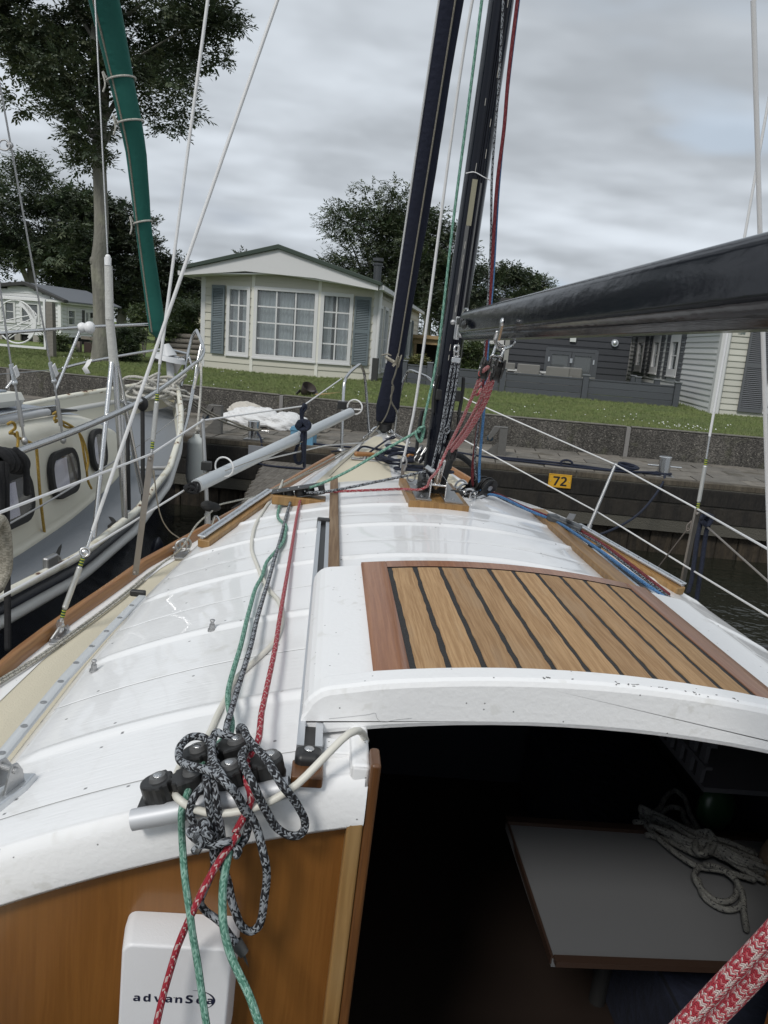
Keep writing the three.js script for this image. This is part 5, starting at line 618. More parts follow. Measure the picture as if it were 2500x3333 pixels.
{
  // white cover over the instrument on the bulkhead
  const tl = [-0.758, 0.924, -1.03], tr = [-0.603, 0.93, -1.03], w = 0.172, cx = (tl[0] + tr[0]) / 2, yt = 0.912, h = 0.19;
  const rect = (hw, y0, y1, z, r) => { const o = []; for (const [sx, sy, a0] of [[1, 1, 0], [-1, 1, 90], [-1, -1, 180], [1, -1, 270]]) for (let k = 0; k <= 5; k++) { const a = (a0 + k * 18) * deg; o.push([cx + sx * (hw - r) + r * Math.cos(a), (sy > 0 ? y1 - r : y0 + r) + r * Math.sin(a), z]); } return o; };
  const rows = [rect(0.092, yt - h - 0.012, yt + 0.012, -1.0905, 0.016), rect(0.0915, yt - h - 0.011, yt + 0.011, -1.07, 0.016), rect(0.0865, yt - h - 0.002, yt + 0.002, -1.036, 0.016), rect(0.0845, yt - h, yt - 0.0005, -1.0325, 0.015), rect(0.081, yt - h + 0.003, yt - 0.0035, -1.031, 0.013), rect(0.001, yt - h / 2 - 0.001, yt - h / 2 + 0.001, -1.031, 0.0005)];
  const bx = thing('instrument_cover', 'white plastic instrument cover lettered advanSea on brown bulkhead', 'cover', 'boat', [cx, yt - h, -1.0905]);
  part(bx, 'shell', loft(rows.map(r => r.slice().reverse()), true), std([0.70, 0.70, 0.71], 0.38, { bumpMap: rep(N2, 20), bumpScale: 0.0002 }));
  const font = await new FontLoader().loadAsync('fonts/droid/droid_sans_bold.typeface.json'); const ink = std([0.012, 0.014, 0.035], 0.5);
  const base = yt - 0.104; let x = cx - 0.064; const words = [];
  for (const ch of 'advanSea') { const big = ch === 'S', g = new TextGeometry(ch, { font, size: big ? 0.0155 : 0.0138, depth: 0.0006, curveSegments: 5 }); g.computeBoundingBox(); const bb = g.boundingBox, sx = 1.22; g.scale(sx, 1, 1); g.translate(x - bb.min.x * sx, base, -1.0309); words.push(g); x += (bb.max.x - bb.min.x) * sx + 0.0028; }
  part(bx, 'lettering', words, ink);
  const arc = []; const n = 24, ac = [cx + 0.034, base + 0.0065]; for (let i = 0; i <= n; i++) { const a = lerp(100, -62, i / n) * deg; arc.push([ac[0] + 0.0315 * Math.cos(a), ac[1] + 0.0185 * Math.sin(a)]); } for (let i = n; i >= 0; i--) { const a = lerp(100, -62, i / n) * deg, t = Math.sin(Math.PI * i / n); arc.push([ac[0] + (0.0315 - 0.0032 * t) * Math.cos(a), ac[1] + (0.0185 - 0.0012 * t) * Math.sin(a)]); }
  const ag = prism(arc, 0.0006); ag.translate(0, 0, -1.0306); part(bx, 'swoosh', ag, ink);
}
{
  // things seen dimly in the cabin
  const rc = thing('rope_coil', 'white flecked rope coil on the cabin table, coloured dim for the shade', 'rope', 'boat', [0.592, 0.56, -1.708]); const q = (s) => s; const g = [];
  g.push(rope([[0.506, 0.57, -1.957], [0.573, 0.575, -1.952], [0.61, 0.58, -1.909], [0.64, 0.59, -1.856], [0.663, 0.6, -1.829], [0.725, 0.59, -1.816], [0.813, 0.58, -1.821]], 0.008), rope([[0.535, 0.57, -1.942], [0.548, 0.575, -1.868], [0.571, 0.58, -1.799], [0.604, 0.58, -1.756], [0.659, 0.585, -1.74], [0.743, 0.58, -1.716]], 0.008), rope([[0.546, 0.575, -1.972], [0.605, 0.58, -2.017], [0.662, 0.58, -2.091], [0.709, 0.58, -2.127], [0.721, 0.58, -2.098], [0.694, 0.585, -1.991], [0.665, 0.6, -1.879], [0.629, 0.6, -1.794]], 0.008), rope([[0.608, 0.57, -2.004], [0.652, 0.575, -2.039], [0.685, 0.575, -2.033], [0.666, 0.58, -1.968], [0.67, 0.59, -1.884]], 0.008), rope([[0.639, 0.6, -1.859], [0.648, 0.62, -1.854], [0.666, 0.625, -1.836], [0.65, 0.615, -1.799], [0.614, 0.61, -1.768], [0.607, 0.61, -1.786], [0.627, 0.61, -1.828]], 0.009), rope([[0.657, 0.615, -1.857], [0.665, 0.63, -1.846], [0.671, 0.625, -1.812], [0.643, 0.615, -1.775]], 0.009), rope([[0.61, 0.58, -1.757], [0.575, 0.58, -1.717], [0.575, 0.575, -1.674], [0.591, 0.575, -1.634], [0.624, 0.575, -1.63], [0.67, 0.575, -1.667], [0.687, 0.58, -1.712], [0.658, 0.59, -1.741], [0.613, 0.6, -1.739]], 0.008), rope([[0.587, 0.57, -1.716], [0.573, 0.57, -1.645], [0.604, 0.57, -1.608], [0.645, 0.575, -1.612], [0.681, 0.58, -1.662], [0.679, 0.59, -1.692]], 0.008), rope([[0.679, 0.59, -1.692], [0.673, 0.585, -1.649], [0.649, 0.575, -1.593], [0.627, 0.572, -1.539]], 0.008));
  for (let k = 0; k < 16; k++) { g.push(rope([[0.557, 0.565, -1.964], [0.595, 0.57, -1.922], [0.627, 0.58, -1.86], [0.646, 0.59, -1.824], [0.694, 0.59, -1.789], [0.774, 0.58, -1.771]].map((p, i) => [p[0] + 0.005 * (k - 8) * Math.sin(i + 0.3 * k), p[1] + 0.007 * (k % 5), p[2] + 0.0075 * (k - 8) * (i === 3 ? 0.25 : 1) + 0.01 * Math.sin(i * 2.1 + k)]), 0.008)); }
  part(rc, 'hank', g, braid((h) => h < 0.10 ? [0.12, 0.12, 0.13] : h < 0.6 ? [0.38, 0.38, 0.37] : [0.45, 0.45, 0.43], 47));  // darker copy of the white flecked braid, shade of the cabin painted in
  single('cushion', 'brown rounded cushion at the right edge of the cabin', 'cushion', 'boat', [0.70, 0.55, -1.6], [ball([0.847, 0.6, -1.739], 0.085, 0.7, 1, 1.1, 16)], std([0.20, 0.15, 0.10], 0.95, { bumpMap: rep(N2, 8), bumpScale: 0.006 }));
  const bk = thing('basket', 'dark plastic basket with slotted side on the cabin shelf', 'basket', 'boat', [0.9, 0.72, -2.2]); const bm = std([0.10, 0.10, 0.11], 0.5);
  part(bk, 'tray', [boxIn(0.66, 1.08, 0.72, 0.735, -2.5, -1.9)], bm); for (let k = 0; k < 9; k++) part(bk, 'slat', boxIn(0.655, 0.667, 0.735, 0.86, -2.48 + k * 0.066, -2.45 + k * 0.066), bm); part(bk, 'rim', [boxIn(0.65, 0.672, 0.86, 0.88, -2.5, -1.9), boxIn(0.65, 0.672, 0.79, 0.80, -2.5, -1.9)], bm);
  single('plastic_bag', 'small green plastic bag beneath the basket in the cabin', 'bag', 'boat', [0.75, 0.60, -2.0], [(() => { const s = ball([0.76, 0.62, -1.98], 0.06, 1, 1.2, 0.7, 14), p = s.attributes.position; for (let i = 0; i < p.count; i++) { const k = 1 + 0.3 * (fbm(p.getX(i) * 40 + 9, p.getY(i) * 40 + p.getZ(i) * 30, 3, 411) - 0.5); p.setXYZ(i, 0.76 + (p.getX(i) - 0.76) * k, 0.62 + (p.getY(i) - 0.62) * k, -1.98 + (p.getZ(i) + 1.98) * k); } s.computeVertexNormals(); return s; })()], std([0.008, 0.035, 0.012], 0.35));
}
// ---------------------------------------------------------------- neighbouring motor-sailer on the port side (frame 'shore')
{
  const nb = thing('neighbour_boat', 'cream and navy sailing cruiser with grey decks moored on the left', 'sailboat', 'shore', [-2.9, 0, -4.5]);
  const UC = -2.9, gun = D => curve([[0, 1.05], [-2.6, 1.12], [-3.3, 1.13], [-4, 1.085], [-4.7, 0.985], [-5.3, 0.82], [-6, 0.55], [-6.6, 0.29], [-7.0, 0.11], [-7.22, 0.02]], -D), shy = D => curve([[0, 0.79], [-3.3, 0.80], [-4, 0.86], [-4.7, 0.985], [-5.3, 1.12], [-6.2, 1.25], [-7.22, 1.37]], -D), dky = D => curve([[0, 0.70], [-3.3, 0.72], [-4, 0.76], [-4.7, 0.83], [-5.5, 0.95], [-7.2, 1.10]], -D);
  const Ds = Array.from({ length: 40 }, (_, i) => 0.2 + i * 7.02 / 39);
  const hull = Ds.map(D => { const b = gun(D), s = shy(D), r = []; for (let i = 0; i <= 18; i++) { const t = i / 18 * 2 - 1, a = Math.abs(t), k = Math.min(1, a / 0.7); r.push([UC + Math.sign(t) * b * (0.78 * Math.pow(k, 0.8) + 0.22 * Math.max(0, (a - 0.7) / 0.3)), a < 0.7 ? -0.4 + 0.4 * k * k : lerp(0, s - 0.01, (a - 0.7) / 0.3), -D]); } return r; });
  part(nb, 'hull', [loft(hull), slab(hull[0].slice().reverse(), 0.001)], phy([0.010, 0.013, 0.028], 0.25, { clearcoat: 0.6, clearcoatRoughness: 0.1 }));
  part(nb, 'deck', loft(Ds.map(D => { const b = Math.max(0.01, gun(D) - 0.03); return [-1, -0.5, 0, 0.5, 1].map(t => [UC + t * b, dky(D) + 0.03 * (1 - t * t), -D]); })), std([0.19, 0.205, 0.225], 0.75, { bumpMap: rep(N2, 10), bumpScale: 0.0015 }));
  const paintW = phy(1, 0.45, { map: tex(512, 256, (u, v) => { const a = fbm(u * 20, v * 8, 4, 421, 20, 8), k = sstep(0.72, 0.75, a) ; const c = [0.86, 0.85, 0.80]; return k > 0.5 ? [0.36, 0.22, 0.15] : mixc(c, [0.72, 0.68, 0.58], sstep(0.5, 0.66, a) * 0.6); }, true), clearcoat: 0.2 }); paintW.map.repeat.set(0.9, 0.4);
  for (const s of [-1, 1]) {
    part(nb, 'bulwark', loft(Ds.map(D => { const b = gun(D), u = UC + s * (b - 0.012); return [[u, shy(D), -D], [u - s * 0.004, lerp(dky(D), shy(D), 0.5), -D], [u - s * 0.025, dky(D), -D]]; })), std([0.62, 0.60, 0.50], 0.5));
    part(nb, 'cap_rail', pipe(Ds.map(D => [UC + s * gun(D), shy(D), -D]), 0.021, { seg: 10, per: 2 }), paintW);
    part(nb, 'rub_rail', pipe(Ds.map(D => [UC + s * (gun(D) * 0.99), shy(D) - 0.115, -D]), 0.025, { seg: 10, per: 2 }), std([0.62, 0.62, 0.60], 0.4));
  }
  // cabin with rounded cream shoulders and grey top
  const cw = D => curve([[0, 0.84], [-3.2, 0.75], [-3.9, 0.685], [-4.5, 0.60], [-5.1, 0.50], [-5.4, 0.42]], -D), cD = [0.4, 1.4, 2.4, 3, 3.4, 3.8, 4.1, 4.3, 4.5, 4.7, 4.9, 5.05], cream = std([0.64, 0.62, 0.53], 0.4, { bumpMap: rep(N1, 2), bumpScale: 0.002 }), hD = D => 1.345 - 0.05 * sstep(4.0, 4.6, D) - 0.14 * sstep(4.5, 5.1, D);
  const crow = D => { const w = cw(D), y = hD(D), b = dky(D) + 0.01, h = []; h.push([w + 0.03, b], [w + 0.03, b + 0.03], [w, b + 0.045], [w - 0.02, lerp(b, y, 0.6)]); for (let k = 0; k <= 5; k++) { const a = k / 5 * Math.PI / 2; h.push([w - 0.03 - 0.10 * (1 - Math.cos(a)), y - 0.10 + 0.10 * Math.sin(a)]); } return [...h.map(([x, yy]) => [UC + x, yy, -D]), ...h.slice().reverse().map(([x, yy]) => [UC - x, yy, -D])]; };
  const rows = cD.map(crow), last = rows[rows.length - 1], nose = last.map(([u, y, z]) => [UC + (u - UC) * 0.9, dky(5.2) + (y - dky(5.05)) * 0.6, -5.2]), nose2 = last.map(([u, y, z]) => [UC + (u - UC) * 0.75, dky(5.4) + 0.012, -5.42]);
  part(nb, 'cabin', [loft([...rows, nose, nose2]), slab(rows[0].slice().reverse(), 0.001)], cream);
  part(nb, 'cabin_top', loft([0.4, 2, 3, 3.8, 4.2, 4.45, 4.6].map(D => { const w = cw(D) - 0.15; return [-1, -0.5, 0, 0.5, 1].map(t => [UC + t * w, hD(D) + 0.006 + 0.04 * (1 - t * t), -D]); })), std([0.26, 0.285, 0.32], 0.7, { bumpMap: rep(N2, 10), bumpScale: 0.0015 }));
  const hb = part(nb, 'cabin_hatch', prism([[-0.34, 0], [0.34, 0], [0.36, 0.035], [0.34, 0.075], [-0.34, 0.075], [-0.36, 0.035]], 0.72, 0.006).translate(UC + 0.02, 1.385, -3.72), std([0.70, 0.69, 0.62], 0.45)); part(hb, 'hatch_pad', rbox(0.58, 0.012, 0.6, UC + 0.02, 1.466, -3.72, 0.004), std([0.27, 0.30, 0.33], 0.7)); part(hb, 'hatch_latch', rbox(0.03, 0.02, 0.025, UC + 0.37, 1.42, -3.43, 0.005), M.black);
  // rubber framed windows with pale curtains behind the glass
  const rr = (w, h, r, sk) => { const o = []; for (const [sx, sy, a0] of [[1, 1, 0], [-1, 1, 90], [-1, -1, 180], [1, -1, 270]]) for (let k = 0; k <= 5; k++) { const a = (a0 + k * 18) * deg, x = sx * (w / 2 - r) + r * Math.cos(a); o.push([x, sy * (h / 2 - r) + r * Math.sin(a) + x * sk]); } return o; };
  const glass = phy([0.9, 0.9, 0.92], 0.03, { transmission: 0.95, thickness: 0, specularIntensity: 0.5 });
  for (const [D0, w] of [[2.75, 0.40], [3.36, 0.42], [3.96, 0.38], [4.50, 0.26]]) {
    const y = dky(D0) + 0.285, ang = Math.atan2(cw(D0 - 0.1) - cw(D0 + 0.1), 0.2), u = UC + cw(D0) - 0.004; const put = g => { g.rotateX(0); g.rotateY(Math.PI / 2); g.rotateZ(0.10); g.rotateY(ang); g.translate(u, y, -D0); return g; };
    const sh = new THREE.Shape(rr(w, 0.255, 0.10, 0).map(p => new THREE.Vector2(...p))); sh.holes.push(new THREE.Path(rr(w - 0.05, 0.205, 0.078, 0).map(p => new THREE.Vector2(...p))));
    const fg = new THREE.ExtrudeGeometry(sh, { depth: 0.018, bevelEnabled: true, bevelSize: 0.004, bevelThickness: 0.005, bevelSegments: 2 }); fg.translate(0, 0, -0.004);
    const wd = part(nb, 'window', put(fg), M.rubber); const gg = prism(rr(w - 0.06, 0.195, 0.055, 0), 0.004); gg.translate(0, 0, 0.014); part(wd, 'pane', put(gg), glass);
    const bk = prism(rr(w - 0.064, 0.19, 0.05, 0), 0.002); bk.translate(0, 0, 0.003); part(wd, 'interior', put(bk), std(0.015, 0.9));
    const cur = []; for (let k = 0; k < 2; k++) { const n = 24, rws = [-0.085, 0.085].map(yy => Array.from({ length: n + 1 }, (_, i) => { const x = lerp(-w / 2 + 0.045, w / 2 - 0.15, i / n); return [x, yy, 0.008 + 0.0025 * Math.sin(i * 1.7 + yy * 9)]; })); if (k === 0) cur.push(put(loft(rws))); } part(wd, 'curtain', cur, std([0.62, 0.62, 0.68], 0.9, { side: THREE.DoubleSide }));
  }
  // handrail on the cabin with a stowed boathook
  const hr = D => [UC + cw(D) - 0.13, hD(D) + 0.055, -D]; part(nb, 'handrail', [pipe([2.2, 2.8, 3.3, 3.8, 4.2].map(hr), 0.008), ...[2.6, 3.4, 4.18].map(D => rod(add3(hr(D), [0, -0.06, 0]), hr(D), 0.009))], M.steel);
  // guard rail and bow pulpit
  const top = [[-1.72, 1.32, -2.19], [-1.74, 1.356, -2.641], [-1.75, 1.366, -2.776], [-1.76, 1.401, -3.244], [-1.85, 1.458, -4.083], [-2.1, 1.51, -5.181], [-2.304, 1.579, -6.1], [-2.446, 1.622, -6.7], [-2.537, 1.709, -7], [-2.661, 1.857, -7.15]];
  const pul = part(nb, 'pulpit', [pipe(top, 0.0155, { seg: 12, type: 'centripetal' }), pipe([[-2.661, 1.857, -7.15], [-2.733, 1.753, -7.2], [-2.785, 1.329, -7.1]], 0.0155), pipe([[-2.422, 1.545, -6.6], [-2.433, 1.387, -6.5], [-2.31, 1.109, -6], [-2.182, 0.903, -5.4]], 0.0155), pipe([[-2.595, 1.733, -7.1], [-2.599, 1.535, -7], [-2.583, 1.384, -6.9]], 0.012), pipe([[-3.023, 1.885, -7], [-3.288, 1.847, -6.8], [-3.522, 1.811, -6.6], [-3.909, 1.72, -6], [-4.032, 1.669, -5.6]], 0.014), rod([-3.522, 1.811, -6.6], [-3.667, 1.239, -6.4], 0.014), pipe([[-3.647, 1.445, -6.5], [-3.476, 1.516, -6.7], [-3.051, 1.637, -7], [-2.939, 1.656, -7.15], [-2.761, 1.629, -7.2]], 0.0125), pipe([[-2.761, 1.629, -7.2], [-2.678, 1.498, -7.1]], 0.012), rod([-3.759, 1.407, -6], [-3.808, 1.281, -5.9], 0.012)], M.steel);
  part(pul, 'lifeline', [pipe([[-1.77, 1.075, -2.67], [-1.77, 1.117, -3.033], [-1.86, 1.174, -3.876], [-2.1, 1.182, -4.975], [-2.428, 1.201, -6.3]], 0.004, { seg: 6 }), pipe([[-3.647, 1.439, -6.5], [-3.828, 1.402, -6.2], [-3.923, 1.386, -6]], 0.004, { seg: 6 })], M.steelDull);
  part(pul, 'knob', [ball([-3.513, 1.809, -6.6], 0.045, 1, 1, 1, 10), ball([-3.444, 1.814, -6.6], 0.05, 1, 1.1, 1, 10)], M.whitePl);
  part(pul, 'rag', loft([[0, 0], [0.02, -0.05], [0.05, -0.10], [0.02, -0.16]].map(([a, b]) => [0, 1, 2].map(k => add3([-3.466, 1.526, -6.68], [-0.03 + k * 0.025 - a * 0.5, b * 0.8 + 0.006 * k, 0.03 + a])))), std(0.7, 0.9, { side: THREE.DoubleSide }));
  // sheathed guard wires upright at the bow quarter, black padded ball
  part(nb, 'padded_upright', [rod([-1.86, 1.408, -4.162], [-1.82, 0.879, -4.084], 0.012), ball([-1.86, 1.443, -4.162], 0.035, 0.9, 1.15, 1)], M.rubber); part(nb, 'padded_upright', rod([-1.84, 1.329, -3.927], [-1.8, 0.893, -3.859], 0.011), M.rubber);
  part(nb, 'stanchion', [rod([-1.74, 1.347, -2.664], [-1.78, 1.023, -2.686], 0.014), rod([-1.83, 1.413, -3.833], [-1.8, 0.852, -3.814], 0.014)], M.steel);
  // light mast on three legs
  const lm = part(nb, 'light_post', [rod([-1.85, 2.157, -3.74], [-1.85, 1.898, -3.75], 0.019, 0.021, 16), rod([-1.85, 1.898, -3.75], [-1.85, 1.671, -3.794], 0.021, 0.024, 16)], std([0.55, 0.55, 0.52], 0.6, { bumpMap: rep(N1, 6), bumpScale: 0.003 })); part(lm, 'leg', rod([-1.85, 1.684, -3.77], [-1.8, 0.836, -3.467], 0.0125), M.steel); part(lm, 'leg', rod([-1.85, 1.684, -3.804], [-1.81, 0.847, -3.828], 0.0155), M.steel); part(lm, 'leg', rod([-1.86, 1.682, -3.845], [-1.82, 0.946, -4.068], 0.0125), M.steel); part(lm, 'crossbar', rod([-1.85, 1.484, -3.83], [-1.85, 1.453, -4.044], 0.008), M.steel);
  part(lm, 'lantern', [rod([-1.85, 2.161, -3.737], [-1.85, 2.178, -3.734], 0.011, 0.011, 12), rod([-1.85, 2.157, -3.734], [-1.85, 2.195, -3.735], 0.016, 0.017, 16), ball([-1.85, 2.198, -3.735], 0.013)], M.whitePl);
  part(nb, 'backstay_wire', rod([-1.85, 2.214, -3.732], [-1.95, 3.386, -3.823], 0.0035, 0.0035, 6), M.steelDull);
  // shrouds landing on the cabin side
  const shr = (t, m, f, d) => { const s = part(nb, 'shroud', rod(m, t, 0.0042, 0.0042, 6), M.steelDull); part(s, 'toggle', [bar(m, f, 0.012, 0.02), ball(f, 0.014, 1, 1, 1, 8)], M.alu); part(s, 'turnbuckle', [rod(f, [0, 1, 2].map(i => lerp(f[i], d[i], 0.35)), 0.005), rod([0, 1, 2].map(i => lerp(f[i], d[i], 0.3)), [0, 1, 2].map(i => lerp(f[i], d[i], 0.75)), 0.011), rod([0, 1, 2].map(i => lerp(f[i], d[i], 0.75)), d, 0.006), ball(d, 0.016, 1, 1.3, 1, 8)], M.steelDull); part(s, 'plastic_cover', bar(add3(m, [0.018, -0.01, 0]), add3(f, [0.018, 0.03, 0]), 0.004, 0.028), M.whitePl); };
  shr([-2.15, 2.877, -3.357], [-2.14, 1.664, -3.692], [-2.14, 1.57, -3.725], [-2.12, 1.261, -3.767]); shr([-2.15, 2.075, -3.299], [-2.14, 1.663, -3.36], [-2.14, 1.577, -3.384], [-2.12, 1.299, -3.416]);
  part(nb, 'shroud_ring', [ring([-2.15, 2.611, -3.382], [0.2, 0.1, 1], 0.022, 0.004), ball([-2.15, 2.621, -3.423], 0.014, 1.3, 1, 1, 8)], M.steelDull);
  // windlass and anchor gear at the stem
  part(nb, 'furling_drum', [rod([-2.849, 1.568, -6.95], [-2.841, 1.608, -6.95], 0.16, 0.14, 24), rod([-2.853, 1.602, -6.95], [-2.881, 1.712, -6.95], 0.08, 0.03, 20), rod([-2.84, 1.552, -6.95], [-2.795, 1.21, -6.9], 0.035), ball([-2.895, 1.655, -6.95], 0.04)], std([0.55, 0.56, 0.57], 0.5)); part(nb, 'anchor_plate', slab([[-2.755, 1.595, -6.9], [-2.774, 1.619, -7.2], [-2.913, 1.429, -7.3], [-2.851, 1.487, -7]], 0.01), M.steelDull);
  part(nb, 'deck_cleat', [rod([UC + gun(4.9) - 0.16, dky(4.9), -4.9], [UC + gun(4.9) - 0.16, dky(4.9) + 0.07, -4.9], 0.02), rod([UC + gun(4.9) - 0.24, dky(4.9) + 0.07, -4.85], [UC + gun(4.9) - 0.06, dky(4.9) + 0.075, -4.95], 0.017)], M.steelDull); part(nb, 'fairlead', [rbox(0.03, 0.09, 0.09, ...[-1.78, 0.82, -3.037], 0.01), ring([-1.79, 0.818, -3.087], [1, 0, 0.3], 0.03, 0.008)], M.steelDull);

  // things on the neighbour
  const fs = thing('furled_headsail', 'furled headsail in green cover with white ties on the left boat', 'sail', 'shore', [-2.956, 1.79, -6.95]);
  const cl = [[[-2.949, 1.763, -6.97], 0.03], [[-2.953, 1.818, -6.93], 0.062], [[-2.948, 1.928, -6.88], 0.063], [[-2.947, 2.14, -6.8], 0.062], [[-2.931, 2.443, -6.65], 0.058], [[-2.907, 2.713, -6.5], 0.056], [[-2.89, 2.883, -6.42], 0.06], [[-2.853, 3.201, -6.25], 0.068], [[-2.844, 3.396, -6.13], 0.074], [[-2.856, 3.66, -6], 0.078], [[-2.854, 3.899, -5.85], 0.086], [[-2.842, 4.088, -5.7], 0.09], [[-2.82, 4.331, -5.5], 0.09]];
  const frs = []; for (let k = 0; k < cl.length - 1; k++) for (let s = 0; s < 4; s++) { const t = s / 4, c = [0, 1, 2].map(i => lerp(cl[k][0][i], cl[k + 1][0][i], t)), w = lerp(cl[k][1], cl[k + 1][1], t); frs.push(Array.from({ length: 18 }, (_, i) => { const a = i / 18 * Math.PI * 2, f = 1 + 0.08 * (fbm(i * 0.5, (k * 4 + s) * 0.35, 3, 431) - 0.5); return [c[0] + w * 1.25 * Math.cos(a) * f, c[1], c[2] + w * 0.9 * Math.sin(a) * f]; })); }
  part(fs, 'cover', loft(frs, true), std([0.010, 0.115, 0.092], 0.7, { bumpMap: rep(N1, 5), bumpScale: 0.003 })); part(fs, 'rope_seam', pipe(cl.slice(1).map(([c, w]) => [c[0] - w * 0.55, c[1], c[2] + w * 0.8]), 0.009, { seg: 6 }), RP.grey);
  for (const [c, w] of [[cl[9][0], 0.082], [cl[8][0], 0.078], [cl[5][0], 0.06]]) { part(fs, 'tie', [pipe(Array.from({ length: 12 }, (_, i) => { const a = i / 12 * Math.PI * 2; return [c[0] + w * 1.3 * Math.cos(a), c[1] + 0.02 * Math.cos(a), c[2] + w * 0.98 * Math.sin(a)]; }), 0.008, { closed: true, n: 36 }), rope([[c[0] - w * 1.2, c[1], c[2] + 0.04], [c[0] - w * 1.5, c[1] + 0.04, c[2] + 0.05], [c[0] - w * 1.25, c[1] - 0.05, c[2] + 0.05], [c[0] - w * 1.45, c[1] - 0.10, c[2] + 0.05]], 0.007)], RP.white); }
  const fb = thing('fender', 'white cylindrical fender hanging from the left boat pulpit', 'fender', 'shore', [-2.177, 0.88, -5.9]); const f0 = [-2.18, 1.05, -5.9], f1 = [-2.192, 0.572, -5.9];
  const fp = [[0.0, 0.02], [0.02, 0.03], [0.05, 0.03], [0.10, 0.062], [0.16, 0.072], [0.75, 0.072], [0.84, 0.06], [0.93, 0.03], [1, 0.02]]; part(fb, 'body', loft(fp.map(([t, r]) => Array.from({ length: 20 }, (_, i) => { const a = i / 20 * Math.PI * 2; return [lerp(f0[0], f1[0], t) + r * Math.cos(a), lerp(f0[1], f1[1], t), lerp(f0[2], f1[2], t) + r * Math.sin(a)]; })), true), std([0.62, 0.64, 0.61], 0.45)); part(fb, 'lanyard', [rope([[-2.299, 1.587, -6.3], [-2.225, 1.41, -6.1], [-2.182, 1.224, -5.95], [-2.178, 1.068, -5.9]], 0.010), rope([[-2.308, 1.599, -6.3], [-2.319, 1.472, -6.25], [-2.32, 1.385, -6.2]], 0.009), ball([-2.171, 1.086, -5.9], 0.02), ring([-2.18, 1.043, -5.9], [1, 0, 0.5], 0.025, 0.007)], RP.white);
  single('deck_hose', 'black rubber cord lying in a hook on the grey side deck', 'cord', 'shore', [-2.153, 0.75, -3.985], [pipe([[-1.975, 0.735, -3.43], [-2.039, 0.735, -3.584], [-2.098, 0.74, -3.757], [-2.153, 0.745, -3.952], [-2.166, 0.75, -4.098], [-2.109, 0.755, -4.135], [-2.021, 0.77, -4.091], [-1.948, 0.78, -3.984], [-1.927, 0.78, -3.887]], 0.011)], M.rubber);
  const wr = mulberry(99), heap = []; for (let k = 0; k < 14; k++) { const c = [-2.773, 1.308, -6.7], x = c[0] + (wr() - 0.5) * 0.45 - 0.08, z = c[2] + (wr() - 0.5) * 0.3, y = c[1] - 0.06 + wr() * 0.14, A = 0.09 + wr() * 0.12, ph = wr() * 6; heap.push(rope(Array.from({ length: 9 }, (_, i) => { const a = i / 9 * Math.PI * 2; return [x + A * Math.cos(a), y + 0.10 * Math.sin(a + ph) * (k % 3 ? 0.35 : 1), z + A * 0.8 * Math.sin(a)]; }), 0.013, { closed: true, caps: false })); }
  single('rope_heap', 'heap of white rope piled on the left boat foredeck', 'rope', 'shore', [-2.772, 1.253, -6.7], heap, RP.white);
  single('rope_bundle', 'black rope wound round the left boat rail with hanging straps', 'rope', 'shore', [-1.72, 1.351, -2.648], [...[0, 1, 2, 3].map(k => pipe(Array.from({ length: 9 }, (_, i) => { const a = i / 9 * Math.PI * 2, c = [-1.73, 1.358, -2.68]; return [c[0] + 0.035 * Math.cos(a), c[1] + 0.035 * Math.sin(a) - 0.008 * k, c[2] + 0.05 - k * 0.034 + 0.015 * Math.sin(a)]; }), 0.019, { closed: true, n: 30 })), pipe([[-1.7, 1.39, -2.677], [-1.68, 1.36, -2.694], [-1.68, 1.309, -2.713], [-1.68, 1.219, -2.712]], 0.013), pipe([[-1.7, 1.346, -2.617], [-1.7, 1.124, -2.607], [-1.66, 0.907, -2.535], [-1.6, 0.697, -2.432]], 0.012), pipe([[-1.71, 1.347, -2.606], [-1.71, 1.127, -2.588]], 0.012)], RP.blackR);
  single('mooring_rope', 'thick grey laid rope hanging in a bight at the left edge', 'rope', 'shore', [-1.64, 1.045, -2.477], [rope([[-1.62, 1.156, -2.405], [-1.62, 1.181, -2.446], [-1.62, 1.14, -2.472], [-1.62, 1.046, -2.481], [-1.62, 0.979, -2.47], [-1.62, 0.93, -2.421]], 0.019), rope([[-1.64, 1.165, -2.457], [-1.64, 1.113, -2.483], [-1.64, 1.018, -2.488], [-1.64, 0.936, -2.452]], 0.019)], RP.grey);
  single('yellow_line', 'yellow lashing with one tail down to the grey deck', 'rope', 'shore', [-2.14, 1.225, -3.565], [rope([[-2.16, 1.384, -3.352], [-2.16, 1.389, -3.376], [-2.16, 1.381, -3.399], [-2.16, 1.359, -3.407], [-2.16, 1.345, -3.373], [-2.16, 1.339, -3.361], [-2.16, 1.332, -3.396], [-2.16, 1.315, -3.419], [-2.16, 1.3, -3.455], [-2.16, 1.28, -3.511], [-2.16, 1.261, -3.561]], 0.007), rope([[-2.14, 1.341, -3.389], [-2.14, 1.308, -3.396], [-2.14, 1.273, -3.39]], 0.007), rope([[-2.13, 1.261, -3.531], [-2.14, 1.147, -3.558], [-2.15, 1.014, -3.585], [-2.16, 0.876, -3.619], [-2.17, 0.779, -3.651]], 0.0075)], RP.yellow);
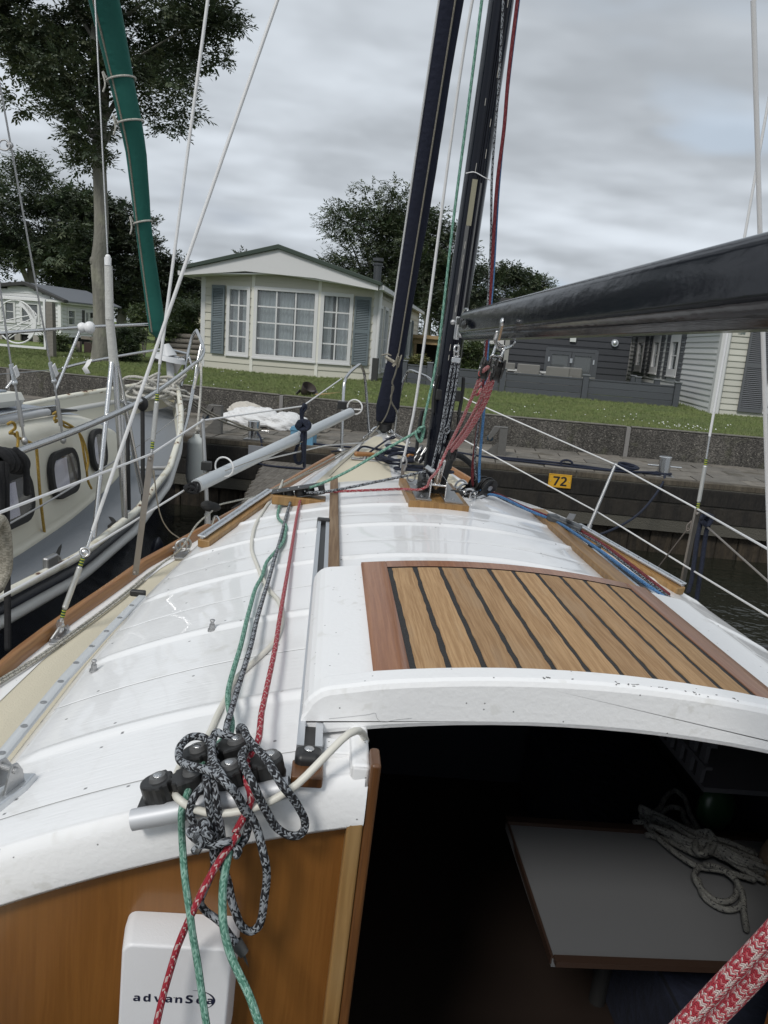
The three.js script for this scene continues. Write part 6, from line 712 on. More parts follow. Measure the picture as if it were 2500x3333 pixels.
  single('yellow_line', 'yellow lashing looping between the two right hand windows', 'rope', 'shore', [-2.16, 1.195, -4.029], [rope([[-2.17, 1.395, -3.763], [-2.17, 1.402, -3.799], [-2.17, 1.39, -3.821], [-2.17, 1.374, -3.777], [-2.17, 1.363, -3.772], [-2.17, 1.355, -3.82], [-2.17, 1.332, -3.894], [-2.17, 1.299, -3.971], [-2.17, 1.264, -4.026], [-2.17, 1.222, -4.066], [-2.17, 1.167, -4.098], [-2.17, 1.09, -4.122], [-2.17, 1.036, -4.103]], 0.007), rope([[-2.18, 1.348, -3.8], [-2.18, 1.352, -3.837], [-2.18, 1.314, -3.896], [-2.18, 1.297, -3.989]], 0.007), rope([[-2.2, 1.256, -4.082], [-2.2, 1.192, -4.113], [-2.2, 1.107, -4.136], [-2.2, 1.025, -4.16], [-2.2, 0.96, -4.176], [-2.2, 0.91, -4.214]], 0.007)], RP.yellow);
  const bh = thing('boathook', 'grey boathook with black grip stowed under the cabin handrail', 'boathook', 'shore', hr(3.4)); part(bh, 'shaft', rod(add3(hr(2.3), [0.02, -0.03, 0]), add3(hr(4.0), [0.02, -0.03, 0]), 0.02, 0.02, 14), std([0.45, 0.46, 0.47], 0.5)); part(bh, 'grip', [rod(add3(hr(4.0), [0.02, -0.03, 0]), add3(hr(4.12), [0.02, -0.028, 0]), 0.021, 0.021, 14), rod(add3(hr(4.12), [0.02, -0.028, 0]), add3(hr(4.4), [0.03, -0.02, 0]), 0.016, 0.006, 12)], M.black);
  single('buoy', 'dark navy fender ball lying between the two hulls', 'fender', 'shore', [-2.283, 0.3, -4.942], [ball([-2.248, 0.32, -4.965], 0.17, 1, 0.9, 1.2, 20), rod([-2.19, 0.46, -4.863], [-2.128, 0.46, -4.836], 0.03, 0.02)], phy([0.008, 0.010, 0.022], 0.4, { clearcoat: 0.3 }));
}
// ---------------------------------------------------------------- houses on the lawn (frame 'shore')
const vinyl = (c, s) => [0.94, 1, 1.05].map((k, i) => std(c.map(x => x * k), 0.55, { bumpMap: rep(N1, 1.3 + i * 0.3), bumpScale: 0.002 }));
// a wall seen from its outside: local x along it, y up, z outwards
function wall(p0, p1) { const e = V(p1[0] - p0[0], 0, -(p1[1] - p0[1])), L = e.length(); e.normalize(); const up = V(0, 1, 0), n = new THREE.Vector3().crossVectors(e, up); const m = new THREE.Matrix4().makeBasis(e, up, n).setPosition(p0[0], 0, -p0[1]); return { L, on: g => { const h = G(g); h.applyMatrix4(m); return h; }, at: (u) => (u - p0[0]) / (p1[0] - p0[0]) * L, atD: D => (D - p0[1]) / (p1[1] - p0[1]) * L }; }
function boards(t, W, y0, y1, n, mats, open = [], name = 'siding_board', top = null) {
  const h = (y1 - y0) / n; for (let k = 0; k < n; k++) { const a = y0 + k * h, b = a + h; let segs = [[0, W.L]]; if (top) { const r = top(a + h * 0.5); segs = [[Math.max(0, r[0]), Math.min(W.L, r[1])]]; }
    for (const [s0, s1, w0, w1] of open) if (Math.min(b, w1) - Math.max(a, w0) > h * 0.35) { segs = segs.flatMap(([p, q]) => [[p, Math.min(q, s0)], [Math.max(p, s1), q]].filter(([x, y]) => y - x > 0.01)); for (const [f0, f1] of [[a, Math.min(b, w0)], [Math.max(a, w1), b]]) if (f1 - f0 > 0.012) part(t, name, W.on(boxIn(s0, s1, f0, f1, 0, 0.012)), mats[0]); }
    for (const [p, q] of segs) { const g = prism([[0, 0], [0.020, 0], [0.020, 0.012], [0.003, h], [0, h]], q - p); g.rotateY(-Math.PI / 2); g.scale(1, 1, 1); g.translate((p + q) / 2, a, 0); const gg = g; gg.scale(1, 1, 1); part(t, name, W.on(uvBox(flipZ(gg))), mats[Math.floor(rnd() * mats.length)]); } }
}
function flipZ(g) { const p = g.attributes.position; let mn = 1e9, mx = -1e9; for (let i = 0; i < p.count; i++) { mn = Math.min(mn, p.getZ(i)); mx = Math.max(mx, p.getZ(i)); } if (mn < -0.001 && mx < 0.001) { g.scale(1, 1, -1); const q = g.toNonIndexed ? (g.index ? g.toNonIndexed() : g) : g, a = q.attributes.position.array; for (let i = 0; i < a.length; i += 9) for (let k = 0; k < 3; k++) { const x = a[i + 3 + k]; a[i + 3 + k] = a[i + 6 + k]; a[i + 6 + k] = x; } q.computeVertexNormals(); return q; } return g; }
const paneM = phy([0.75, 0.78, 0.8], 0.03, { transmission: 0.9, thickness: 0 }), inside = std(0.025, 0.9), curtainM = std([0.66, 0.66, 0.63], 0.95, { side: THREE.DoubleSide });
function windowOn(t, W, s0, s1, y0, y1, cols, rows, o = {}) {       // trim, panes, glazing bars, curtains, dark room behind
  const { frame = std(0.62, 0.45), f = 0.055, curtain = true, bars = frame, bw = 0.022 } = o; const fr = [boxIn(s0 - 0.01, s0 + f, y0 - 0.01, y1 + 0.01, -0.05, 0.034), boxIn(s1 - f, s1 + 0.01, y0 - 0.01, y1 + 0.01, -0.05, 0.034), boxIn(s0 + f, s1 - f, y1 - f, y1 + 0.01, -0.05, 0.032), boxIn(s0 + f, s1 - f, y0 - 0.01, y0 + f, -0.05, 0.036)];
  const w = part(t, 'window', W.on(fr), frame); part(w, 'sill', W.on(boxIn(s0 - 0.02, s1 + 0.02, y0 - 0.035, y0 - 0.011, -0.02, 0.055)), frame);
  const a = s0 + f, b = s1 - f, c = y0 + f, d = y1 - f, px = (b - a) / cols, py = (d - c) / rows; for (let i = 0; i < cols; i++) for (let j = 0; j < rows; j++) part(w, 'pane', W.on(boxIn(a + i * px + bw / 2, a + (i + 1) * px - bw / 2, c + j * py + bw / 2, c + (j + 1) * py - bw / 2, -0.006, -0.003)), paneM);
  const br = []; for (let i = 1; i < cols; i++) br.push(boxIn(a + i * px - bw / 2, a + i * px + bw / 2, c, d, -0.012, 0.006)); for (let j = 1; j < rows; j++) br.push(boxIn(a, b, c + j * py - bw / 2, c + j * py + bw / 2, -0.011, 0.005)); for (const g of br) part(w, 'glazing_bar', W.on(g), bars);
  part(w, 'room', W.on([boxIn(s0, s1, y0, y1, -0.42, -0.40), boxIn(s0, s0 + 0.01, y0, y1, -0.4, -0.05), boxIn(s1 - 0.01, s1, y0, y1, -0.4, -0.05), boxIn(s0, s1, y1 - 0.01, y1, -0.4, -0.05), boxIn(s0, s1, y0, y0 + 0.01, -0.4, -0.05)]), inside);
  if (curtain) { const n = Math.round((b - a) * 46), rr = mulberry(Math.floor(s0 * 1000 + y0 * 77)), zz = []; for (let i = 0; i <= n; i++) zz.push(-0.10 - 0.022 * Math.sin(i * 1.9 + 2 * rr()) - 0.02 * rr()); const gap = o.gap || []; const parts = []; let st = 0; for (const [g0, g1] of [...gap, [1.01, 1.02]]) { const e0 = Math.floor(Math.min(1, g0) * n); if (e0 - st > 1) parts.push(loft([c - 0.02, d + 0.02].map(y => zz.slice(st, e0 + 1).map((z, i) => [lerp(a, b, (st + i) / n), y, z])))); st = Math.min(n, Math.ceil(g1 * n)); } if (parts.length) part(w, 'curtain', W.on(parts), curtainM); }
  return w;
}
function shutter(t, W, s0, s1, y0, y1, mat, z = 0.03, th = 0.03) {
  const f = 0.035, ym = lerp(y0, y1, 0.5), g = [boxIn(s0, s0 + f, y0, y1, z, z + th), boxIn(s1 - f, s1, y0, y1, z, z + th), boxIn(s0 + f, s1 - f, y1 - 0.06, y1, z, z + th - 0.001), boxIn(s0 + f, s1 - f, y0, y0 + 0.06, z, z + th - 0.001), boxIn(s0 + f, s1 - f, ym - 0.04, ym + 0.04, z, z + th - 0.001), boxIn(s0 + f, s1 - f, y0, y1, z, z + 0.006)];
  const s = part(t, 'shutter', W.on(g), mat); for (const [a, b] of [[y0 + 0.06, ym - 0.04], [ym + 0.04, y1 - 0.06]]) { const n = Math.round((b - a) / 0.032); for (let k = 0; k < n; k++) part(s, 'louvre', W.on(box(s1 - s0 - 2 * f, 0.022, 0.008, (s0 + s1) / 2, a + (k + 0.5) * (b - a) / n, z + th * 0.57, -0.6)), mat); }
}
{ // cream park home with green roof edge and bay front
  const h = thing('park_home', 'cream park home with green roof edge and three large windows', 'house', 'shore', [-3.7, 1.1, -14.7]); const cm = vinyl([0.50, 0.485, 0.415]), wt = std(0.60, 0.5), sh = std([0.135, 0.165, 0.18], 0.6);
  const pts = [[-5.36, 14.78], [-4.31, 14.55], [-3.03, 14.55], [-1.99, 14.78]], Ws = [0, 1, 2].map(i => wall(pts[i], pts[i + 1]));
  const win = [[-4.845, -4.375, 1.41, 2.68, 2, 4], [-4.285, -3.06, 1.40, 2.70, 3, 4], [-3.0, -2.42, 1.40, 2.68, 2, 4]];
  Ws.forEach((W, i) => { const [a, b, c, d, nc, nr] = win[i], s0 = Math.max(0.03, W.at(a)), s1 = Math.min(W.L - 0.03, W.at(b)); boards(h, W, 1.09, 2.95, 12, cm, [[s0, s1, c, d]]); windowOn(h, W, s0, s1, c, d, nc, nr, { gap: i === 1 ? [[0.30, 0.36], [0.62, 0.67]] : [[0.4, 0.55]], bw: 0.026 }); });
  shutter(h, Ws[0], Ws[0].at(-5.165), Ws[0].at(-4.89), 1.40, 2.69, sh); shutter(h, Ws[2], Ws[2].at(-2.385), Ws[2].at(-2.08), 1.39, 2.66, sh);
  const S = wall([-1.985, 14.78], [-1.985, 25]); boards(h, S, 1.09, 2.85, 12, cm, [[0.35, 0.95, 1.25, 2.55], [1.25, 1.9, 1.25, 2.55], [6.0, 8.2, 1.45, 2.5]]); windowOn(h, S, 0.35, 0.95, 1.25, 2.55, 1, 2); windowOn(h, S, 1.25, 1.9, 1.25, 2.55, 1, 2); windowOn(h, S, 6.5, 7.7, 1.45, 2.5, 2, 1); shutter(h, S, 6.05, 6.45, 1.45, 2.5, sh); shutter(h, S, 7.75, 8.15, 1.45, 2.5, sh);
  for (const [u, D] of [[-5.37, 14.80], [-1.985, 14.80], [-1.99, 25]]) part(h, 'corner_trim', boxIn(u - 0.045, u + 0.045, 1.08, 2.9, -D - 0.045, -D + 0.045), wt);
  for (const [u, D] of pts.slice(1, 3)) part(h, 'corner_trim', boxIn(u - 0.03, u + 0.03, 1.08, 2.95, -D - 0.03, -D + 0.022), std([0.68, 0.67, 0.61], 0.5));
  // gable: white fascia with a raised flat soffit line, green edge above
  const zg = -14.32, gb = prism([[-5.60, 2.80], [-4.40, 2.945], [-3.08, 2.905], [-1.90, 2.765], [-1.90, 2.86], [-3.78, 3.38], [-5.60, 2.90]].map(p => p), 0.12, 0.004); gb.translate(0, 0, zg); part(h, 'gable_fascia', uvBox(gb), wt);
  const gr = std([0.030, 0.048, 0.036], 0.6), ge = prism([[-5.66, 2.885], [-3.78, 3.372], [-1.84, 2.842], [-1.84, 2.91], [-3.78, 3.455], [-5.66, 2.955]], 0.2, 0.01); ge.translate(0, 0, zg + 0.02); part(h, 'roof_edge', uvBox(ge), gr);
  part(h, 'soffit', [slab([[-5.6, 2.84, -14.3], [-3.78, 2.96, -14.3], [-3.78, 2.96, -14.9], [-5.6, 2.84, -14.9]], 0.02), slab([[-3.78, 2.96, -14.3], [-1.9, 2.80, -14.3], [-1.9, 2.80, -14.9], [-3.78, 2.96, -14.9]], 0.02)], std(0.7, 0.6));
  part(h, 'roof', [slab([[-5.64, 2.93, -14.3], [-3.78, 3.43, -14.3], [-3.78, 3.43, -25.2], [-5.64, 2.93, -25.2]], 0.05), slab([[-3.78, 3.43, -14.3], [-1.82, 2.885, -14.3], [-1.82, 2.885, -25.2], [-3.78, 3.43, -25.2]], 0.05)], std([0.055, 0.065, 0.058], 0.8));
  part(h, 'gutter', [boxIn(-1.88, -1.80, 2.78, 2.86, -25.2, -14.28), boxIn(-5.70, -5.60, 2.80, 2.88, -25.2, -14.28)], wt); part(h, 'downpipe', rod([-1.92, 1.1, -14.72], [-1.9, 2.82, -14.72], 0.035), wt); part(h, 'inner_wall', [boxIn(-5.3, -5.28, 1.1, 2.85, -25, -14.8), boxIn(-5.3, -2.0, 1.1, 2.9, -25, -24.95)], cm[0]);
  const fl = part(h, 'flue', [rod([-2.25, 2.8, -16.6], [-2.25, 3.42, -16.6], 0.085), rod([-2.25, 3.42, -16.6], [-2.25, 3.46, -16.6], 0.105), rod([-2.25, 3.50, -16.6], [-2.25, 3.56, -16.6], 0.11)], std([0.05, 0.055, 0.06], 0.5)); part(fl, 'collar', rod([-2.25, 2.88, -16.6], [-2.25, 2.95, -16.6], 0.10), M.alu);
  part(h, 'meter_box', boxIn(-1.95, -1.84, 1.1, 1.55, -14.62, -14.5), std(0.03, 0.6));
}
{ // white park home on the left, on a dark skirting
  const h = thing('park_home', 'white park home with black roof edge far left behind the framed ornament', 'house', 'shore', [-12.5, 1.1, -21]); const wm = vinyl([0.60, 0.61, 0.61]), wt = std(0.76, 0.5), D0 = 21, uR = -11.83, uL = -15.6; const F = wall([uL, D0], [uR, D0]), S = wall([uR, D0], [uR, 24.2]), um = (uL + uR) / 2 + 0.9;
  const wn = [[-14.4, -13.6], [-13.52, -13.18], [-13.02, -12.45]].map(([a, b]) => [F.at(a), F.at(b), 1.62, 2.19]);
  boards(h, F, 1.30, 2.26, 9, wm, wn); wn.forEach((w, i) => windowOn(h, F, ...w, 1, i === 1 ? 2 : 1, { curtain: false, f: 0.05 }));
  boards(h, F, 2.26, 2.62, 4, wm, [], 'gable_board', y => { const k = (2.66 - y) / 0.4; return [F.at(um) - 3 * k * 0.9, F.at(um) + 1.05 * k]; });
  boards(h, S, 1.30, 2.26, 9, wm, [[0.35, 0.8, 1.62, 2.1], [1.35, 1.6, 1.6, 2.1], [1.9, 2.2, 1.6, 2.1]]); windowOn(h, S, 0.35, 0.8, 1.62, 2.1, 1, 2, { curtain: false }); windowOn(h, S, 1.35, 1.6, 1.6, 2.1, 1, 1, { curtain: false }); windowOn(h, S, 1.9, 2.2, 1.6, 2.1, 1, 1, { curtain: false });
  for (const s of [1.2, 2.28]) part(h, 'shutter', S.on(boxIn(s, s + 0.1, 1.6, 2.1, 0.02, 0.045)), std(0.05, 0.6)); part(h, 'lantern', S.on([boxIn(1.7, 1.78, 1.9, 2.05, 0.02, 0.1)]), std(0.04, 0.5));
  part(h, 'skirting', [boxIn(uL, uR - 0.05, 1.05, 1.30, -D0 - 0.1, -D0 - 0.05), boxIn(uR - 0.12, uR - 0.06, 1.05, 1.3, -24.2, -D0)], std(0.015, 0.9)); for (let k = 0; k < 6; k++) part(h, 'pier', boxIn(-14.9 + k * 0.56, -14.72 + k * 0.56, 1.05, 1.30, -D0 - 0.04, -D0 + 0.03), std([0.30, 0.28, 0.25], 0.9));
  part(h, 'corner_trim', boxIn(uR - 0.05, uR + 0.04, 1.28, 2.3, -D0 - 0.04, -D0 + 0.05), wt); part(h, 'eave_board', [boxIn(uL - 0.1, uR + 0.16, 2.255, 2.315, -D0 - 0.02, -D0 + 0.12), boxIn(uR + 0.06, uR + 0.16, 2.23, 2.30, -24.2, -D0 - 0.02)], wt);
  const ge = prism([[uL - 0.2, 2.27], [um, 2.66], [uR + 0.22, 2.25], [uR + 0.22, 2.33], [um, 2.76], [uL - 0.2, 2.36]], 0.24, 0.01); ge.translate(0, 0, -D0 + 0.06); part(h, 'roof_edge', uvBox(ge), std(0.035, 0.6));
  part(h, 'roof', [slab([[um, 2.74, -D0], [uR + 0.2, 2.31, -D0], [uR + 0.2, 2.31, -24.4], [um, 2.74, -24.4]], 0.04), slab([[uL - 0.2, 2.34, -D0], [um, 2.74, -D0], [um, 2.74, -24.4], [uL - 0.2, 2.34, -24.4]], 0.04)], std([0.14, 0.15, 0.165], 0.7)); part(h, 'back_wall', [boxIn(uL, uR - 0.05, 1.3, 2.3, -24.2, -24.15), boxIn(uL, uL + 0.03, 1.3, 2.3, -24.2, -D0 - 0.05)], wm[0]);
}
{ // right-hand park home: white side with grey shutters, cream front
  const h = thing('park_home', 'park home with grey shuttered windows at right under the boom', 'house', 'shore', [4.4, 1.1, -13.4]); const wm = vinyl([0.55, 0.555, 0.55]), cm = vinyl([0.50, 0.495, 0.44]), wt = std(0.60, 0.45), sh = std([0.10, 0.105, 0.115], 0.6);
  const S = wall([4.0, 21], [4.0, 13.44]), F = wall([4.03, 13.4], [7.4, 13.4]); const ws = [[20.15, 19.35], [18.42, 17.72], [16.78, 16.02]].map(([a, b]) => [S.atD(a), S.atD(b), 1.62, 2.42]);
  boards(h, S, 1.08, 2.88, 18, wm, ws); for (const w of ws) { windowOn(h, S, ...w, 1, 2, { curtain: false, f: 0.13 }); shutter(h, S, w[0] - 0.36, w[0] - 0.03, 1.54, 2.44, sh, 0.012, 0.016); shutter(h, S, w[1] + 0.03, w[1] + 0.36, 1.54, 2.44, sh, 0.012, 0.016); }
  boards(h, F, 1.08, 2.88, 18, cm, [[0.78, 2.2, 1.2, 2.6]]); windowOn(h, F, 0.78, 2.2, 1.2, 2.6, 2, 2); shutter(h, F, 0.36, 0.75, 1.17, 2.7, sh);
  part(h, 'corner_trim', boxIn(3.96, 4.03, 1.08, 2.9, -13.50, -13.36), wt); part(h, 'downpipe', rod([4.06, 1.1, -13.33], [4.06, 2.9, -13.33], 0.032), wt); part(h, 'back_wall', [boxIn(3.97, 4.0, 1.1, 2.9, -21.1, -21)], wm[0]);
  part(h, 'roof', [slab([[3.75, 2.86, -13.1], [5.8, 3.4, -13.1], [5.8, 3.4, -21.3], [3.75, 2.86, -21.3]], 0.06), slab([[5.8, 3.4, -13.1], [7.8, 2.86, -13.1], [7.8, 2.86, -21.3], [5.8, 3.4, -21.3]], 0.06)], std([0.08, 0.08, 0.085], 0.8)); const gb = prism([[4.0, 2.85], [7.4, 2.85], [5.8, 3.34]], 0.05); gb.translate(0, 0, -13.4); part(h, 'gable', uvBox(gb), cm[1]);
  const font = await new FontLoader().loadAsync('fonts/droid/droid_sans_bold.typeface.json'); const ng = new TextGeometry('136', { font, size: 0.055, depth: 0.008, curveSegments: 4 }); ng.translate(0.16, 2.42, 0.022); part(h, 'house_number', F.on(norm(ng)), std([0.16, 0.20, 0.20], 0.5));
}
{ // charcoal house with glazed double door, terrace fence in front
  const h = thing('dark_house', 'charcoal clad house with glazed double door behind the terrace', 'house', 'shore', [1.9, 1.1, -17.6]); const dm = vinyl([0.026, 0.028, 0.034]); const F = wall([0.68, 17.6], [3.32, 17.6]), s0 = F.at(1.54), s1 = F.at(2.63); boards(h, F, 1.1, 2.9, 13, dm, [[s0, s1, 1.12, 1.98]]);
  const fm = std([0.075, 0.08, 0.09], 0.5), dl = (a, b) => { const d = part(h, 'door_leaf', F.on([boxIn(a, a + 0.06, 1.12, 1.94, -0.03, 0.02), boxIn(b - 0.06, b, 1.12, 1.94, -0.03, 0.02), boxIn(a + 0.06, b - 0.06, 1.87, 1.94, -0.03, 0.019), boxIn(a + 0.06, b - 0.06, 1.12, 1.24, -0.03, 0.019)]), fm); part(d, 'pane', F.on(boxIn(a + 0.06, b - 0.06, 1.24, 1.87, -0.012, -0.006)), phy([0.55, 0.58, 0.6], 0.03, { transmission: 0.85, thickness: 0 })); part(d, 'hinge', F.on([boxIn(a - 0.01, a + 0.02, 1.7, 1.8, 0.02, 0.04), boxIn(b - 0.02, b + 0.01, 1.7, 1.8, 0.02, 0.04)]), M.alu); };
  dl(s0 + 0.05, (s0 + s1) / 2 - 0.005); dl((s0 + s1) / 2 + 0.005, s1 - 0.05); part(h, 'door_frame', F.on([boxIn(s0 - 0.03, s0 + 0.05, 1.1, 2.0, -0.04, 0.03), boxIn(s1 - 0.05, s1 + 0.03, 1.1, 2.0, -0.04, 0.03), boxIn(s0, s1, 1.945, 2.02, -0.04, 0.028)]), fm); part(h, 'room', F.on([boxIn(s0, s1, 1.1, 2, -1.2, -1.15), boxIn(s0, s0 + 0.02, 1.1, 2, -1.15, -0.04), boxIn(s1 - 0.02, s1, 1.1, 2, -1.15, -0.04), boxIn(s0, s1, 1.98, 2, -1.15, -0.04), boxIn(s0, s1, 1.1, 1.12, -1.15, -0.04)]), inside);
  part(h, 'wall_lamp', F.on([boxIn(F.at(2.0), F.at(2.13), 2.16, 2.30, 0.02, 0.07)]), std([0.6, 0.62, 0.6], 0.4)); part(h, 'round_lamp', F.on([orient2(new THREE.CylinderGeometry(0.075, 0.085, 0.06, 20), [F.at(2.97), 2.2, 0.05], [0, 0, 1]), ball([F.at(2.97), 2.2, 0.085], 0.05, 1, 1, 0.5)]), M.alu);
  part(h, 'side_wall', [boxIn(0.62, 0.68, 1.1, 2.9, -22, -17.6), boxIn(3.28, 3.32, 1.1, 2.9, -22, -17.65), boxIn(0.68, 3.3, 1.1, 2.9, -22, -21.95)], dm[0]); part(h, 'corner_trim', boxIn(0.60, 0.70, 1.1, 2.9, -17.66, -17.56), std([0.30, 0.30, 0.28], 0.6)); part(h, 'roof', slab([[0.4, 2.98, -17.3], [3.55, 2.98, -17.3], [3.55, 2.98, -22.3], [0.4, 2.98, -22.3]], 0.08), std(0.05, 0.7));
  const an = thing('outbuilding', 'dark outbuilding with white fascia left of the charcoal house', 'house', 'shore', [0, 1.1, -18.5]); const A = wall([-0.75, 18.6], [0.58, 18.6]); boards(an, A, 1.1, 1.98, 6, dm); part(an, 'fascia', [boxIn(-0.8, 0.6, 1.985, 2.15, -18.66, -18.5)], std(0.72, 0.5)); part(an, 'body', boxIn(-0.7, 0.55, 1.1, 2.1, -20, -18.65), std([0.5, 0.5, 0.47], 0.6)); const B = thing('tiled_house', 'white gabled house with scalloped roof tiles behind the dark house', 'house', 'shore', [3.7, 1.1, -23]); part(B, 'wall', boxIn(3.3, 7, 1.1, 2.25, -26, -23), std(0.7, 0.6)); const tm = std([0.17, 0.17, 0.175], 0.7); part(B, 'roof', slab([[3.2, 2.25, -22.8], [7.2, 2.25, -22.8], [7.2, 3.3, -24.6], [3.2, 3.3, -24.6]], 0.05), tm); for (let r = 0; r < 5; r++) for (let k = 0; k < 6; k++) part(B, 'roof_tile', rbox(0.24, 0.03, 0.3, 3.4 + k * 0.26 + (r % 2) * 0.13, 2.29 + r * 0.15, -22.93 - r * 0.26, 0.012, 0, 1), tm);
  // terrace fence: composite boards between capped posts
  const fc = thing('terrace_fence', 'low charcoal composite fence with capped posts along the lawn', 'fence', 'shore', [1.6, 1.1, -14.5]); const fp = [[-1.35, 14.75], [-0.86, 14.7], [0.52, 14.58], [2.02, 14.45], [3.62, 14.32]], bm = [0.9, 1, 1.1].map(k => std([0.062 * k, 0.068 * k, 0.078 * k], 0.6, { bumpMap: rep(N1, 3, 14), bumpScale: 0.002 }));
  for (let i = 0; i < fp.length - 1; i++) { const W = wall(fp[i], fp[i + 1]); for (let k = 0; k < 3; k++) part(fc, 'board', W.on(rbox(W.L - 0.11, 0.118, 0.025, W.L / 2, 1.145 + k * 0.122, 0, 0.006, 0, 1)), bm[(i + k) % 3]); part(fc, 'top_rail', W.on(rbox(W.L - 0.11, 0.03, 0.045, W.L / 2, 1.466, 0, 0.006, 0, 1)), bm[0]); }
  for (const [u, D] of [...fp, [3.3, 16.2], [3.4, 17.2], [3.45, 15.2]]) { const p = part(fc, 'post', boxIn(u - 0.05, u + 0.05, 1.05, 1.53, -D - 0.05, -D + 0.05), bm[2]); part(p, 'post_cap', rbox(0.13, 0.025, 0.13, u, 1.54, -D, 0.008), std([0.16, 0.17, 0.18], 0.4)); } const Wb = wall([3.45, 17.2], [3.62, 14.32]); for (let k = 0; k < 3; k++) part(fc, 'board', Wb.on(rbox(Wb.L, 0.118, 0.025, Wb.L / 2, 1.145 + k * 0.122, 0, 0.006, 0, 1)), bm[k]);
  // rattan chairs on the terrace
  const cmat = std([0.21, 0.205, 0.19], 0.9, { bumpMap: rep(N2, 14), bumpScale: 0.006 }); const chair = (u, D, turn, lab) => { const c = thing('garden_chair', lab, 'chair', 'shore', [u, 1.1, -D], 'terrace chairs'); c.rotation.y += turn; part(c, 'seat', rbox(0.5, 0.08, 0.48, u, 1.28, -D, 0.03), cmat); part(c, 'backrest', rbox(0.46, 0.34, 0.06, u, 1.46, -D - 0.22, 0.025), cmat); for (const [x, z] of [[-0.22, 0.2], [0.22, 0.2], [-0.22, -0.2], [0.22, -0.2]]) part(c, 'leg', rod([u + x, 1.1, -D + z], [u + x, 1.26, -D + z], 0.02), cmat); for (const s of [-1, 1]) part(c, 'armrest', rbox(0.05, 0.16, 0.44, u + s * 0.25, 1.38, -D, 0.02), cmat); };
  chair(0.62, 15.9, 0.2, 'grey rattan chair left on terrace beside the house corner'); chair(1.05, 15.8, -0.1, 'grey rattan chair second from left on the terrace'); chair(1.65, 15.8, 3.0, 'grey rattan chair in front of the left door leaf'); chair(2.1, 16.2, 2.4, 'grey rattan chair turned sideways before the right door leaf');
  const tb = thing('garden_table', 'pale topped garden table on the terrace', 'table', 'shore', [1.2, 1.1, -16.3]); part(tb, 'table_top', rbox(1.0, 0.03, 0.7, 1.15, 1.48, -16.4, 0.008), std([0.5, 0.5, 0.48], 0.5)); for (const [x, z] of [[-0.42, 0.28], [0.42, 0.28], [-0.42, -0.28], [0.42, -0.28]]) part(tb, 'leg', boxIn(1.13 + x, 1.17 + x, 1.1, 1.465, -16.42 + z, -16.38 + z), std(0.08, 0.5));
}
